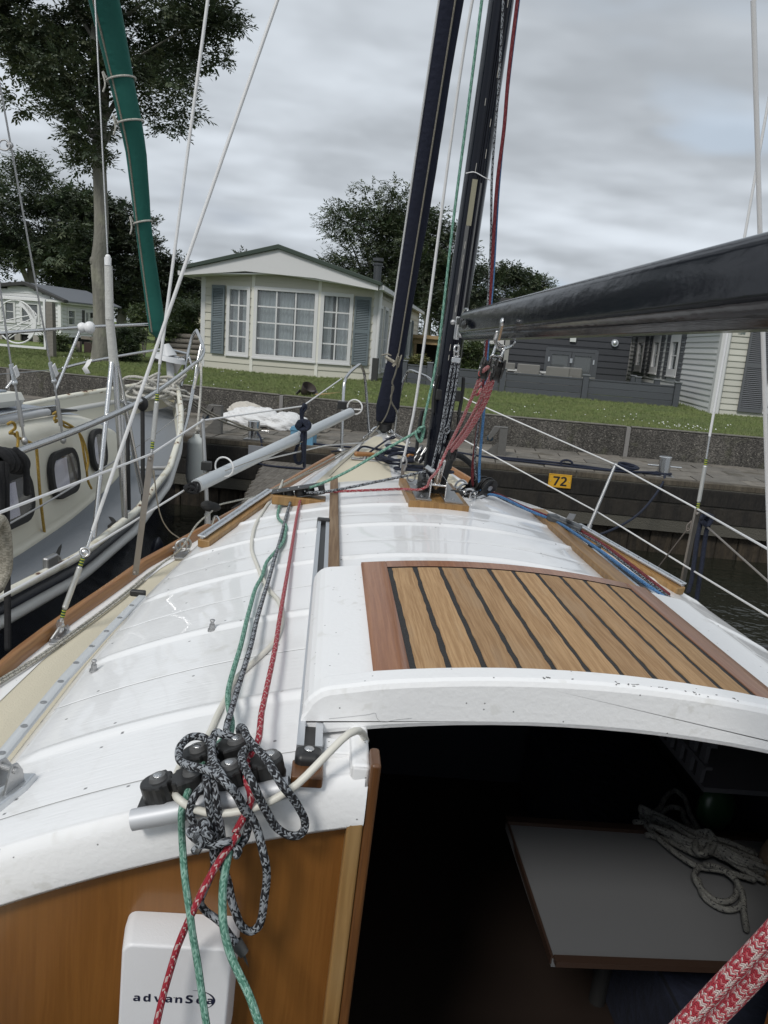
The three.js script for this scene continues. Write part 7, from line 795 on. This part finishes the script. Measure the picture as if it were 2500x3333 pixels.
{ // smaller things on the lawn
  const o = thing('framed_ornament', 'white square frame holding a ring with rays, on a grey timber post', 'ornament', 'shore', [-8.6, 1.1, -14]); const wm = std(0.74, 0.45), D = 14, z = -14;
  part(o, 'frame', [boxIn(-9.35, -8.18, 2.13, 2.17, z - 0.02, z + 0.02), boxIn(-9.35, -8.18, 1.245, 1.285, z - 0.02, z + 0.02), boxIn(-8.22, -8.18, 1.285, 2.13, z - 0.02, z + 0.02), boxIn(-9.35, -9.31, 1.285, 2.13, z - 0.02, z + 0.02)], wm);
  part(o, 'ring', (() => { const g = new THREE.TorusGeometry(0.40, 0.016, 8, 48); g.translate(-8.78, 1.72, z); return g; })(), wm);
  for (const [a, b] of [[[-9.12, 1.70], [-8.5, 1.86]], [[-9.08, 1.50], [-8.46, 1.80]], [[-8.93, 1.40], [-8.44, 1.72]], [[-8.98, 1.42], [-8.70, 1.62]]]) part(o, 'ray', rod([...a, z], [...b, z], 0.011), wm);
  const cr = []; for (let i = 0; i <= 14; i++) { const t = lerp(-62, 62, i / 14) * deg; cr.push([-8.78 + 0.41 * Math.cos(t + 0.25), 1.72 + 0.41 * Math.sin(t + 0.25)]); } for (let i = 14; i >= 0; i--) { const t = lerp(-50, 50, i / 14) * deg; cr.push([-8.92 + 0.44 * Math.cos(t + 0.25), 1.68 + 0.40 * Math.sin(t + 0.25)]); } const sh = new THREE.Shape(cr.map(p => new THREE.Vector2(...p))); const st = []; for (let k = 0; k < 8; k++) { const r = k % 2 ? 0.025 : 0.085, a = k / 8 * Math.PI * 2 + 0.2; st.push(new THREE.Vector2(-8.40 + r * Math.cos(a) * 0.6, 1.86 + r * Math.sin(a))); } sh.holes.push(new THREE.Path(st)); const cg = new THREE.ExtrudeGeometry(sh, { depth: 0.012, bevelEnabled: false }); cg.translate(0, 0, z - 0.006); part(o, 'crescent', cg, wm);
  part(o, 'post', boxIn(-8.16, -8.03, 1.05, 2.13, z - 0.09, z + 0.03), std([0.20, 0.185, 0.165], 0.9, { bumpMap: rep(N1, 4), bumpScale: 0.006 }));
  const log = [0, 1, 2].map(i => std([0.17 + i * 0.03, 0.155 + i * 0.025, 0.135 + i * 0.02], 0.9, { bumpMap: rep(N1, 4, 1), bumpScale: 0.01 })); const lw = thing('log_wall', 'stacked round timber logs edging a raised bed', 'wall', 'shore', [-5.9, 1.1, -15.4]); for (let r = 0; r < 6; r++) part(lw, 'log', rod([-6.75 + r * 0.09, 1.14 + r * 0.105, -15.5 - r * 0.06], [-5.45 + (r % 2) * 0.1, 1.15 + r * 0.105, -15.3 - r * 0.06], 0.052, 0.048, 12), log[r % 3]);
  const pf = thing('picket_fence', 'short dark picket fence beside the cream house', 'fence', 'shore', [-6.0, 1.1, -18]); for (let k = 0; k < 16; k++) part(pf, 'picket', rbox(0.07, 0.42, 0.02, -7.2 + k * 0.105, 1.31 + R(-0.01, 0.01), -18, 0.008, 0, 1), log[0]); part(pf, 'rail', boxIn(-7.25, -5.5, 1.36, 1.40, -18.04, -18.01), log[0]);
  const bx = thing('planter_box', 'dark planter box with flowers behind the left boat rail', 'planter', 'shore', [-8.4, 1.1, -16.5]); part(bx, 'box', boxIn(-8.75, -7.75, 1.05, 1.36, -17, -16.5), std([0.05, 0.035, 0.03], 0.9)); part(bx, 'post', [boxIn(-8.95, -8.85, 1.05, 1.36, -16.6, -16.5)], log[2]); part(bx, 'flowers', [0, 1, 2, 3, 4, 5].map(k => ball([-8.6 + k * 0.05 + R(-0.02, 0.02), 1.42 + R(0, 0.05), -16.6 + R(-0.1, 0.05)], 0.03, 1, 0.8, 1, 7)), std([0.5, 0.03, 0.04], 0.7));
  const pt = thing('post_rail', 'low grey timber post and rail near the tree trunk', 'fence', 'shore', [-7.3, 1.1, -14.8]); part(pt, 'post', boxIn(-7.56, -7.44, 1.05, 1.50, -14.85, -14.75), log[1]); part(pt, 'rail', boxIn(-7.9, -7.1, 1.47, 1.53, -14.84, -14.78), log[2]);
  const cv = thing('caravan', 'small cream caravan with brown roof left of the cream house', 'caravan', 'shore', [-7.6, 1.1, -21]); part(cv, 'body', rbox(1.7, 0.86, 3, -7.55, 1.75, -22.6, 0.06), std([0.60, 0.57, 0.43], 0.6)); part(cv, 'roof', rbox(1.8, 0.12, 3.1, -7.55, 2.21, -22.6, 0.04), std([0.23, 0.18, 0.15], 0.7)); part(cv, 'window', rbox(0.5, 0.4, 0.03, -7.2, 1.86, -21.09, 0.02), std([0.25, 0.29, 0.36], 0.2)); part(cv, 'wheel', [orient2(new THREE.CylinderGeometry(0.22, 0.22, 0.16, 18), [-6.8, 1.3, -22.6], [1, 0, 0])], M.rubber);
  const pv = thing('pavilion', 'open wooden pavilion with pale roof edge behind the furled sail', 'pavilion', 'shore', [-1.4, 1.1, -23]); part(pv, 'roof', [boxIn(-2.0, -0.7, 2.02, 2.12, -25, -23), boxIn(-2.0, -0.7, 1.86, 2.02, -23.2, -23.1)], std([0.36, 0.25, 0.13], 0.6)); for (const u of [-1.85, -1.15, -0.8]) part(pv, 'post', boxIn(u - 0.04, u + 0.04, 1.1, 1.9, -23.2, -23.12), std([0.30, 0.21, 0.12], 0.7)); part(pv, 'back_wall', boxIn(-2, -0.7, 1.1, 2.02, -25, -24.95), std(0.03, 0.9));
  const bn = thing('brown_pot', 'tilted broken brown pot lying on the lawn behind the wall', 'pot', 'shore', [-2.2, 1.1, -10.05]); const pr = [[0.02, 0], [0.07, 0.0], [0.085, 0.06], [0.1, 0.13], [0.092, 0.13], [0.075, 0.05], [0.02, 0.02]]; const lg = new THREE.LatheGeometry(pr.map(p => new THREE.Vector2(...p)), 20); lg.rotateZ(-0.5); lg.rotateX(0.5); lg.translate(-2.22, 1.12, -10.05); part(bn, 'pot', lg, std([0.045, 0.035, 0.03], 0.6)); part(bn, 'shard', [box(0.12, 0.008, 0.07, -2.11, 1.15, -10.02, 0.8, 0.5, 0.3), box(0.08, 0.006, 0.05, -2.30, 1.14, -9.98, -0.5, 0.2, 0.9)], std([0.09, 0.085, 0.085], 0.6)); part(bn, 'straw', [0, 1, 2, 3, 4].map(k => rod([-2.08, 1.13, -10.0], [-2.0 + 0.06 * k, 1.115 + 0.015 * k, -9.95 - 0.04 * k], 0.004, 0.002, 5)), std([0.42, 0.30, 0.15], 0.9));
}
{ // quay furniture
  const boll = (u, D, lab) => { const b = thing('bollard', lab, 'bollard', 'shore', [u, 0.762, -D], 'stainless mooring bollards'); part(b, 'post', [rod([u, 0.765, -D], [u, 0.955, -D], 0.062, 0.062, 24), rod([u, 0.955, -D], [u, 0.962, -D], 0.064, 0.058, 24)], M.steel); part(b, 'base_plate', boxIn(u - 0.09, u + 0.09, 0.762, 0.772, -D - 0.09, -D + 0.09), M.steelDull); part(b, 'cross_pin', rod([u - 0.16, 0.86, -D - 0.02], [u + 0.17, 0.86, -D], 0.009), M.steel); };
  boll(1.99, 7.9, 'stainless steel bollard on the quay right of the 72 sign'); boll(-2.28, 7.88, 'stainless steel bollard on the quay near the blue box');
  const galv = std([0.17, 0.165, 0.155], 0.6, { metalness: 0.6, bumpMap: rep(N1, 6), bumpScale: 0.002 });
  const sp = (u, D, lab) => { const p = thing('service_post', lab, 'post', 'shore', [u, 0.762, -D], 'galvanised service posts'); part(p, 'column', boxIn(u - 0.035, u + 0.05, 0.762, 1.07, -D - 0.04, -D + 0.04), galv); const gs = prism([[0, 0], [-0.15, 0], [-0.03, 0.11], [0, 0.14]], 0.012); gs.translate(u - 0.036, 0.764, -D); part(p, 'gusset', gs, galv); const hd = prism([[0, 0], [0.085, 0], [0.085, 0.02], [-0.06, 0.02], [-0.12, -0.1], [-0.1, -0.14], [-0.03, -0.05]], 0.08, 0.004); hd.translate(u - 0.036, 1.055, -D); part(p, 'lamp_head', hd, galv); part(p, 'lamp', rbox(0.07, 0.06, 0.07, u - 0.13, 0.94, -D, 0.02), std([0.02, 0.04, 0.06], 0.4)); };
  sp(-2.74, 8.05, 'grey galvanised post with lamp head near white sacks'); sp(0.36, 8.35, 'grey galvanised post with lamp head behind the mast');
  const sk = thing('white_sacks', 'crumpled white sacks heaped against the concrete wall', 'sacks', 'shore', [-2.4, 0.762, -9.0]); const blob = (c, r, sx, sy, sz, seed) => { const g = new THREE.SphereGeometry(r, 40, 26), p = g.attributes.position; for (let i = 0; i < p.count; i++) { let x = p.getX(i), y = p.getY(i), z = p.getZ(i); const k = 1 + 0.8 * (fbm(x * 9 + 20, y * 9 + z * 7 + 20, 3, seed) - 0.5) + 0.22 * (1 - 2 * Math.abs(fbm(x * 14 + y * 8 + 9, z * 14 - y * 10 + 9, 3, seed + 3) - 0.5) * 2); p.setXYZ(i, x * k * sx + c[0], Math.max(0.764, y * k * sy + c[1]), z * k * sz + c[2]); } g.computeVertexNormals(); return g; };
  const sm = std(0.72, 0.85, { bumpMap: rep(N1, 8), bumpScale: 0.01 }); part(sk, 'sack', blob([-2.62, 0.83, -9.05], 0.2, 1.5, 0.66, 0.9, 441), sm); part(sk, 'sack', blob([-2.22, 0.82, -9.0], 0.19, 1.4, 0.62, 0.9, 443), sm); part(sk, 'sack', blob([-2.78, 0.89, -9.2], 0.16, 1.2, 0.7, 0.7, 445), std([0.50, 0.47, 0.42], 0.9)); part(sk, 'sack_neck', blob([-1.88, 0.80, -8.9], 0.085, 1.6, 0.6, 1, 447), std([0.6, 0.56, 0.5], 0.9)); part(sk, 'blue_rag', blob([-3.05, 0.81, -9.1], 0.09, 1, 0.7, 1, 449), std([0.03, 0.10, 0.19], 0.8));
  const bb = thing('blue_box', 'open blue plastic crate standing at the quay edge', 'box', 'shore', [-1.72, 0.762, -7.9]); const bm = std([0.13, 0.30, 0.44], 0.5), x0 = -1.86, x1 = -1.62, za = -8.0, zb = -7.80; part(bb, 'shell', [boxIn(x0, x1, 0.764, 0.93, zb - 0.012, zb), boxIn(x0, x1, 0.764, 0.93, za, za + 0.012), boxIn(x0, x0 + 0.012, 0.764, 0.93, za + 0.012, zb - 0.012), boxIn(x1 - 0.012, x1, 0.764, 0.93, za + 0.012, zb - 0.012), boxIn(x0, x1, 0.93, 0.942, za, zb)], bm); part(bb, 'lid_rim', [boxIn(x0 - 0.008, x1 + 0.008, 0.905, 0.925, zb, zb + 0.008)], bm);
  const s72 = thing('berth_sign', 'yellow berth sign with black number 72 on the quay edge', 'sign', 'shore', [0.94, 0.66, -7.63]); part(s72, 'plate', rbox(0.225, 0.138, 0.008, 0.943, 0.655, -7.633, 0.003), std([0.62, 0.34, 0.02], 0.5, { bumpMap: rep(N1, 6), bumpScale: 0.001 })); part(s72, 'border', [boxIn(0.836, 1.05, 0.715, 0.72, -7.629, -7.6275), boxIn(0.836, 1.05, 0.590, 0.595, -7.629, -7.6275), boxIn(0.836, 0.84, 0.595, 0.715, -7.629, -7.6275), boxIn(1.046, 1.05, 0.595, 0.715, -7.629, -7.6275)], std([0.40, 0.22, 0.02], 0.6));
  const font = await new FontLoader().loadAsync('fonts/droid/droid_sans_bold.typeface.json'); const dg = new TextGeometry('72', { font, size: 0.094, depth: 0.002, curveSegments: 6 }); dg.computeBoundingBox(); dg.translate(0.943 - (dg.boundingBox.max.x + dg.boundingBox.min.x) / 2, 0.655 - 0.047, -7.629); part(s72, 'number', norm(dg), std(0.015, 0.5)); part(s72, 'screw', [ball([0.85, 0.652, -7.628], 0.005, 1, 1, 0.5, 8), ball([1.036, 0.652, -7.628], 0.005, 1, 1, 0.5, 8)], M.steelDull);
  single('mooring_line', 'navy line laid along the quay to the right bollard', 'rope', 'shore', [1.2, 0.77, -7.85], [rope([[-0.3, 0.775, -8.3], [0.2, 0.772, -8.05], [0.9, 0.775, -7.9], [1.25, 0.775, -7.86], [1.6, 0.78, -7.84], [1.92, 0.80, -7.84]], 0.011), rope([[0.3, 0.772, -8.12], [1.0, 0.79, -7.95], [1.5, 0.775, -7.9], [1.93, 0.785, -7.83]], 0.011), ...[0, 1, 2, 3, 4].map(k => rope(Array.from({ length: 9 }, (_, i) => { const a = i / 9 * Math.PI * 2; return [1.58 + 0.10 * Math.cos(a) + 0.015 * k, 0.785 + 0.012 * k + 0.02 * Math.sin(a + k), -7.9 + 0.06 * Math.sin(a)]; }), 0.012, { closed: true, caps: false })), rope(Array.from({ length: 8 }, (_, i) => { const a = i / 8 * Math.PI * 2; return [1.02 + 0.06 * Math.cos(a), 0.80 + 0.035 * Math.sin(a), -7.9]; }), 0.011, { closed: true, caps: false }), pipe(Array.from({ length: 16 }, (_, i) => { const a = i / 16 * Math.PI * 2; return [1.99 + 0.074 * Math.cos(a), 0.79, -7.9 + 0.074 * Math.sin(a)]; }), 0.011, { closed: true, n: 40 }), rope([[1.99, 0.785, -7.82], [1.92, 0.72, -7.6], [1.6, 0.52, -7.0], [1.1, 0.46, -6.2], [0.55, 0.70, -5.0], [0.25, 0.92, -4.5]], 0.011)], RP.navy);
  single('mooring_line', 'navy line curling over the jetty towards the port bow', 'rope', 'shore', [-1.5, 0.7, -7.7], [rope([[-2.22, 0.84, -7.82], [-2.15, 0.80, -7.7], [-2.1, 0.66, -7.6], [-2.05, 0.61, -7.3], [-1.7, 0.612, -7.2], [-1.3, 0.612, -7.35], [-1.0, 0.66, -7.5], [-0.75, 0.85, -7.5]], 0.011), rope([[-2.0, 0.775, -7.95], [-1.6, 0.775, -7.85], [-1.2, 0.775, -7.85], [-0.6, 0.78, -7.9]], 0.011)], RP.navy);
  single('mooring_line', 'grey line from the left boat pulpit to the left bollard', 'rope', 'shore', [-2.3, 0.9, -7.8], [rope([[-2.669, 1.228, -7], [-2.576, 1.08, -7.3], [-2.418, 0.957, -7.6], [-2.217, 0.865, -7.82], [-2.24, 0.88, -7.84]], 0.010), rope([[-2.677, 1.198, -7], [-2.543, 1.037, -7.3], [-2.384, 0.919, -7.6], [-2.3, 0.86, -7.83]], 0.010), pipe(Array.from({ length: 12 }, (_, i) => { const a = i / 12 * Math.PI * 2; return [-2.28 + 0.072 * Math.cos(a), 0.87, -7.88 + 0.072 * Math.sin(a)]; }), 0.010, { closed: true, n: 36 })], RP.grey);
  single('ladder_plate', 'small pale grey plate fixed on dark quay timber below blue box', 'plate', 'shore', [-2.2, 0.62, -7.62], [rbox(0.24, 0.12, 0.01, [-2.169, 0.673, -7.62][0] + 0.03, [-2.169, 0.673, -7.62][1], -7.628, 0.004)], std([0.22, 0.23, 0.25], 0.7));
}
// ---------------------------------------------------------------- trees and shrubs (frame 'shore')
function sprigGeo(seed, leaf, n) {                        // a twig with paired leaflets, unit about 1 leaf long per 'leaf'
  const r = mulberry(seed), out = []; for (let k = 0; k < n; k++) { const t = k / (n - 1), side = k % 2 ? 1 : -1, L = leaf * (0.75 + 0.4 * r()), w = L * (0.17 + 0.06 * r()), a = side * (0.7 + 0.5 * r()) * (1 - t * 0.7), base = V(0, t * leaf * 2.1, 0), d = V(Math.sin(a), Math.cos(a) * 0.8, (r() - 0.5) * 0.9).normalize(), s = new THREE.Vector3().crossVectors(d, V(r() - 0.5, r() - 0.5, 1)).setLength(w), m = base.clone().addScaledVector(d, L * 0.5), e = base.clone().addScaledVector(d, L); m.z -= L * 0.06; const p = m.clone().add(s), q = m.clone().sub(s); out.push(base, p, e, base, e, q); }
  return out;
}
const barkM = std(1, 0.95, { map: rep(tex(256, 256, (u, v) => { const k = 0.38 + 0.18 * fbm(u * 14, v * 5, 4, 461, 14, 5), l = sstep(0.55, 0.75, fbm(u * 6, v * 6, 4, 463, 6, 6)); return mixc([k * 1.02, k, k * 0.93], [0.55, 0.55, 0.48], l * 0.5); }, true), 1.2, 0.5), bumpMap: rep(N1, 5, 2), bumpScale: 0.012 });
const leafMat = side => new THREE.MeshPhysicalMaterial({ color: 0xffffff, vertexColors: true, roughness: 0.75, side: THREE.DoubleSide, transmission: 0.3, thickness: 0 });
const LM = leafMat();
const SPR = {}; const sprigs = (leaf, n) => SPR[leaf + '_' + n] ??= [1, 2, 3, 4].map(k => sprigGeo(500 + k, leaf, n));
function crownGeo(clumps, leaf, nleaf, seed, tone, droop = 0.35) {   // clumps: [x, y, z, rx, ry, rz, sprigs]
  const r = mulberry(seed), pos = [], col = [], sp = sprigs(leaf, nleaf), q = new THREE.Quaternion(), e = new THREE.Euler(), v = V(0, 0, 0);
  for (const [cx, cy, cz, rx, ry, rz, n] of clumps) for (let i = 0; i < n; i++) { let x, y, z, d; do { x = r() * 2 - 1; y = r() * 2 - 1; z = r() * 2 - 1; d = x * x + y * y + z * z; } while (d > 1 || (d < 0.25 && r() < 0.5)); const out = Math.atan2(x, z); e.set(1.2 + (r() - 0.5) * 1.4 + droop, out + (r() - 0.5) * 1.6, (r() - 0.5) * 0.8, 'YXZ'); q.setFromEuler(e); const k = 0.75 + 0.5 * r(), c = 0.75 + 0.55 * r(), warm = r(); const g = sp[Math.floor(r() * sp.length)];
    for (const p of g) { v.copy(p).multiplyScalar(k).applyQuaternion(q); pos.push(cx + x * rx + v.x, cy + y * ry + v.y, cz + z * rz + v.z); col.push(tone[0] * c * (0.9 + 0.35 * warm), tone[1] * c, tone[2] * c * (1.1 - 0.3 * warm)); } }
  const g = new THREE.BufferGeometry(); g.setAttribute('position', new THREE.Float32BufferAttribute(pos, 3)); g.setAttribute('color', new THREE.Float32BufferAttribute(col, 3)); g.computeVertexNormals(); return g;
}
function clumpsIn(x, y, z, rx, ry, rz, n, per, seed, size = 0.3) { const r = mulberry(seed), o = []; for (let k = 0; k < n; k++) { let a, b, c; do { a = r() * 2 - 1; b = r() * 2 - 1; c = r() * 2 - 1; } while (a * a + b * b + c * c > 1); const s = size * (0.6 + 0.8 * r()); o.push([x + a * rx, y + b * ry, z + c * rz, rx * s, ry * s * 0.8, rz * s, Math.round(per * (0.5 + r()))]); } return o; }
function branch(a, b, r0, r1) { const m = [0, 1, 2].map(i => (a[i] + b[i]) / 2 + (i === 1 ? 0.12 : 0.06) * dist(a, b) * (rnd() - 0.4)); const rows = [], c = new THREE.QuadraticBezierCurve3(V(a), V(m), V(b)); for (let k = 0; k <= 8; k++) { const p = c.getPoint(k / 8), rr = lerp(r0, r1, k / 8); rows.push(Array.from({ length: 8 }, (_, i) => { const t = i / 8 * Math.PI * 2; return [p.x + rr * Math.cos(t), p.y, p.z + rr * Math.sin(t)]; })); } return loft(rows, true); }
function tree(name, label, base, trunk, limbs, clumps, leaf, nl, seed, tone, group) { const t = thing(name, label, 'tree', 'shore', base, group); part(t, 'trunk', trunk, barkM); if (limbs.length) part(t, 'limbs', limbs, barkM); part(t, 'crown', crownGeo(clumps, leaf, nl, seed, tone), LM); return t; }
function trunkGeo(pts, rad) { const c = new THREE.CatmullRomCurve3(pts.map(p => V(p))), n = 30, rows = []; for (let k = 0; k <= n; k++) { const p = c.getPoint(k / n), f = k / n * (rad.length - 1), i = Math.min(rad.length - 2, Math.floor(f)), rr = lerp(rad[i], rad[i + 1], f - i); rows.push(Array.from({ length: 16 }, (_, j) => { const a = j / 16 * Math.PI * 2, w = rr * (1 + 0.10 * (fbm(j * 0.7, k * 0.5, 3, 471) - 0.5)); return [p.x + w * Math.cos(a), p.y, p.z + w * Math.sin(a)]; })); } return loft(rows, true); }
{ // the big tree at the upper left
  const D = 14, b = [-7.103, 1.168, -14], tp = [[b[0], 1.0, b[2]], [-7.074, 1.542, -14], [-7.091, 2.383, -14], [-7.11, 2.876, -14], [-7.057, 3.42, -14], [-7.072, 4.266, -14], [-7.087, 5.039, -14], [-7.005, 5.797, -14], [-7.14, 6.528, -14], [-7.02, 7.25, -14], [-6.953, 8.638, -14], [-6.99, 10.387, -14]];
  const trunk = trunkGeo(tp, [0.20, 0.155, 0.135, 0.14, 0.13, 0.12, 0.115, 0.11, 0.10, 0.09, 0.06, 0.03]); const knot = ball([-7.185, 2.921, -13.95], 0.10, 0.7, 1, 0.8, 12);
  const L = (...p) => p, limbs = [branch([-7.072, 4.886, -14], [-7.668, 5.81, -13.8], 0.06, 0.02), branch([-7.069, 5.192, -14], [-6.376, 6.509, -14.3], 0.06, 0.02), branch([-7.091, 5.793, -14], [-8.395, 6.742, -14.3], 0.06, 0.015), branch([-7.06, 6.042, -14], [-5.341, 6.844, -13.8], 0.055, 0.012), branch([-7.103, 4.68, -14], [-7.541, 5.095, -13.7], 0.04, 0.01), branch([-7.065, 5.595, -14], [-6.058, 6.235, -14.5], 0.05, 0.012), branch([-7.083, 6.53, -14], [-7.963, 7.699, -14], 0.06, 0.02), branch([-7.025, 6.773, -14], [-5.755, 7.563, -14], 0.06, 0.02), branch([-7.067, 4.784, -14], [-6.541, 5.559, -13.8], 0.04, 0.01)];
  const spots = [[60, 70, 95, 95], [190, 40, 110, 90], [330, 30, 110, 90], [480, 40, 110, 80], [620, 20, 100, 60], [720, 55, 60, 45], [40, 180, 60, 70], [150, 170, 110, 80], [260, 200, 95, 80], [400, 150, 90, 70], [520, 160, 90, 60], [640, 130, 55, 40], [210, 290, 95, 60], [300, 300, 85, 70], [430, 250, 75, 60], [560, 250, 70, 55], [600, 320, 45, 40], [150, 340, 55, 35], [90, 240, 60, 40], [250, 380, 80, 45], [340, 390, 60, 55], [450, 340, 60, 45], [520, 390, 50, 40], [180, 400, 45, 30], [260, 450, 60, 40], [300, 520, 50, 40], [250, 540, 35, 22], [345, 480, 40, 40], [375, 540, 32, 28], [220, 480, 40, 26], [130, 230, 50, 40], [540, 310, 50, 35], [660, 60, 70, 50], [580, 90, 70, 45], [60, 20, 90, 60], [30, 110, 60, 50], [10, 60, 60, 70]];
  const P = [[-8.887, 7.202, -14], [-8.315, 7.217, -14], [-8.907, 6.717, -14]], sx = P[1][0] - P[0][0], sy = P[2][1] - P[0][1], kx = P[1][1] - P[0][1], ky = P[2][0] - P[0][0]; const rr = mulberry(555);
  const cl = spots.map(([x, y, w, h]) => { const dz = (rr() - 0.5) * 2.0; return [P[0][0] + x / 100 * sx + y / 100 * ky, P[0][1] + y / 100 * sy + x / 100 * kx, -14 + dz, w / 100 * sx * 0.88, -h / 100 * sy * 0.88, 0.45, Math.round(w * h / 26)]; });
  for (let k = 0; k < 16; k++) cl.push([P[0][0] + (-60 + rr() * 800) / 100 * sx, P[0][1] - sy * (0.6 + rr() * 4), -14 + (rr() - 0.5) * 2.4, 0.55, 0.45, 0.6, 90]);
  tree('ash_tree', 'tall leafy tree with bare lower trunk at upper left', b, [trunk, knot], limbs, cl, 0.10, 8, 601, [0.055, 0.082, 0.036], null);
}
{ // trees behind the houses
  const dark = [0.042, 0.064, 0.031], mid = [0.058, 0.088, 0.04], far = (name, lab, px, D, tone, seed, spread, n = 34, per = 95) => { const [x, y, z] = px, tr = trunkGeo([[x, 1.0, z], [x + 0.1, y * 0.5 + 0.5, z], [x, y, z]], [0.22, 0.16, 0.06]); const lim = [0, 1, 2, 3].map(k => branch([x, lerp(1.4, y, 0.4), z], [x + spread[0] * 0.6 * Math.cos(k * 1.57 + 0.4), y + spread[1] * 0.2, z + spread[0] * 0.5 * Math.sin(k * 1.57)], 0.10, 0.03)); return tree(name, lab, [x, 1.05, z], tr, lim, clumpsIn(x, y, z, spread[0], spread[1], spread[0] * 0.8, n, per, seed, 0.30), 0.16, 7, seed, tone, 'trees behind the houses'); };
  far('broadleaf_tree', 'loose grey-green tree at the far left edge', [-16.375, 5.091, -27], 27, mid, 611, [2.2, 2.0], 44, 100);
  far('broadleaf_tree', 'dense dark tree left of the tall bare trunk', [-15.735, 4.65, -29], 29, dark, 613, [1.7, 1.9], 40, 110);
  far('broadleaf_tree', 'dark pointed tree between trunk and green sail', [-14.364, 4.278, -30], 30, dark, 615, [1.5, 2.1], 40, 110);
  far('broadleaf_tree', 'low dark tree just right of the green sail', [-13.134, 3.38, -31], 31, dark, 617, [1.2, 1.2], 30, 100);
  far('broadleaf_tree', 'small dark tree beside the left wall of cream house', [-12.655, 3.046, -33], 33, dark, 619, [1.3, 1.1], 34, 110);
  far('broadleaf_tree', 'large rounded tree rising behind the cream house roof', [-4.755, 5.378, -36], 36, mid, 621, [2.5, 2.9], 62, 120);
  far('broadleaf_tree', 'tree crown showing between furled sail and black mast', [-2.354, 5.064, -34], 34, mid, 623, [1.6, 2.3], 44, 120);
  far('broadleaf_tree', 'rounded tree right of the mast above the boom', [0.974, 3.932, -36], 36, mid, 625, [1.9, 1.5], 46, 120);
  far('broadleaf_tree', 'darker low tree behind the mast foot', [-0.608, 3.476, -33], 33, dark, 627, [1.3, 1.5], 34, 110);
  far('broadleaf_tree', 'small tree top peeping over the cream house roof', [-12.241, 5.339, -40], 40, dark, 629, [0.55, 0.45], 10, 60);
  const bush = (name, lab, p, sp, tone, seed, n, per, leaf = 0.07) => { const t = thing(name, lab, 'shrub', 'shore', [p[0], 1.08, p[2]], 'garden shrubs'); part(t, 'stems', [0, 1, 2].map(k => branch([p[0], 1.05, p[2]], [p[0] + (k - 1) * sp[0] * 0.6, p[1] + sp[1] * 0.3, p[2] + 0.1 * k], 0.02, 0.008)), barkM); part(t, 'leaves', crownGeo(clumpsIn(p[0], p[1], p[2], ...sp, n, per, seed, 0.36), leaf, 7, seed, tone), LM); };
  const g1 = [0.07, 0.11, 0.03], g2 = [0.045, 0.075, 0.026]; bush('shrub', 'bright green rounded shrub right of the green sail', [-6.423, 1.946, -16.5], [0.45, 0.42, 0.4], g1, 641, 16, 80); bush('shrub', 'mid green clipped shrub below the bright green one', [-6.394, 1.645, -16], [0.35, 0.30, 0.3], g1, 643, 14, 80); bush('shrub', 'small light green bush left of the green sail', [-7.56, 2.017, -17], [0.30, 0.25, 0.3], g1, 645, 12, 70); bush('shrub', 'dark leafy bush at the foot of the tall trunk', [-6.933, 1.44, -14.6], [0.38, 0.36, 0.3], g2, 647, 16, 90); bush('shrub', 'olive bush in the planter near the white house', [-9.186, 1.28, -16.2], [0.35, 0.18, 0.25], g1, 649, 10, 70); bush('shrub', 'round green bush behind the terrace fence', [-0.034, 1.561, -17], [0.42, 0.42, 0.35], g1, 651, 16, 90); bush('shrub', 'pale yellow-green tuft behind the fence by the pavilion', [-1.199, 1.492, -16], [0.15, 0.10, 0.12], [0.16, 0.17, 0.05], 653, 5, 60);
  // far wood closing the view
  const hd = []; const rr = mulberry(777); for (let k = 0; k < 110; k++) { const u = -42 + k * 0.78; hd.push([u, 1.9 + rr() * 0.8, -46 + rr() * 4, 0.9, 1.1 + rr() * 0.5, 0.8, 80]); } const w = new THREE.Mesh(crownGeo(hd, 0.26, 6, 701, dark), LM); w.name = 'far_wood'; w.castShadow = w.receiveShadow = true; meta(w, 'dark band of distant trees closing the view behind the houses', 'wood', null, 'stuff'); place(w, 'shore', [0, 0, 0]); scene.add(w);
}
renderer.render(scene, camera);
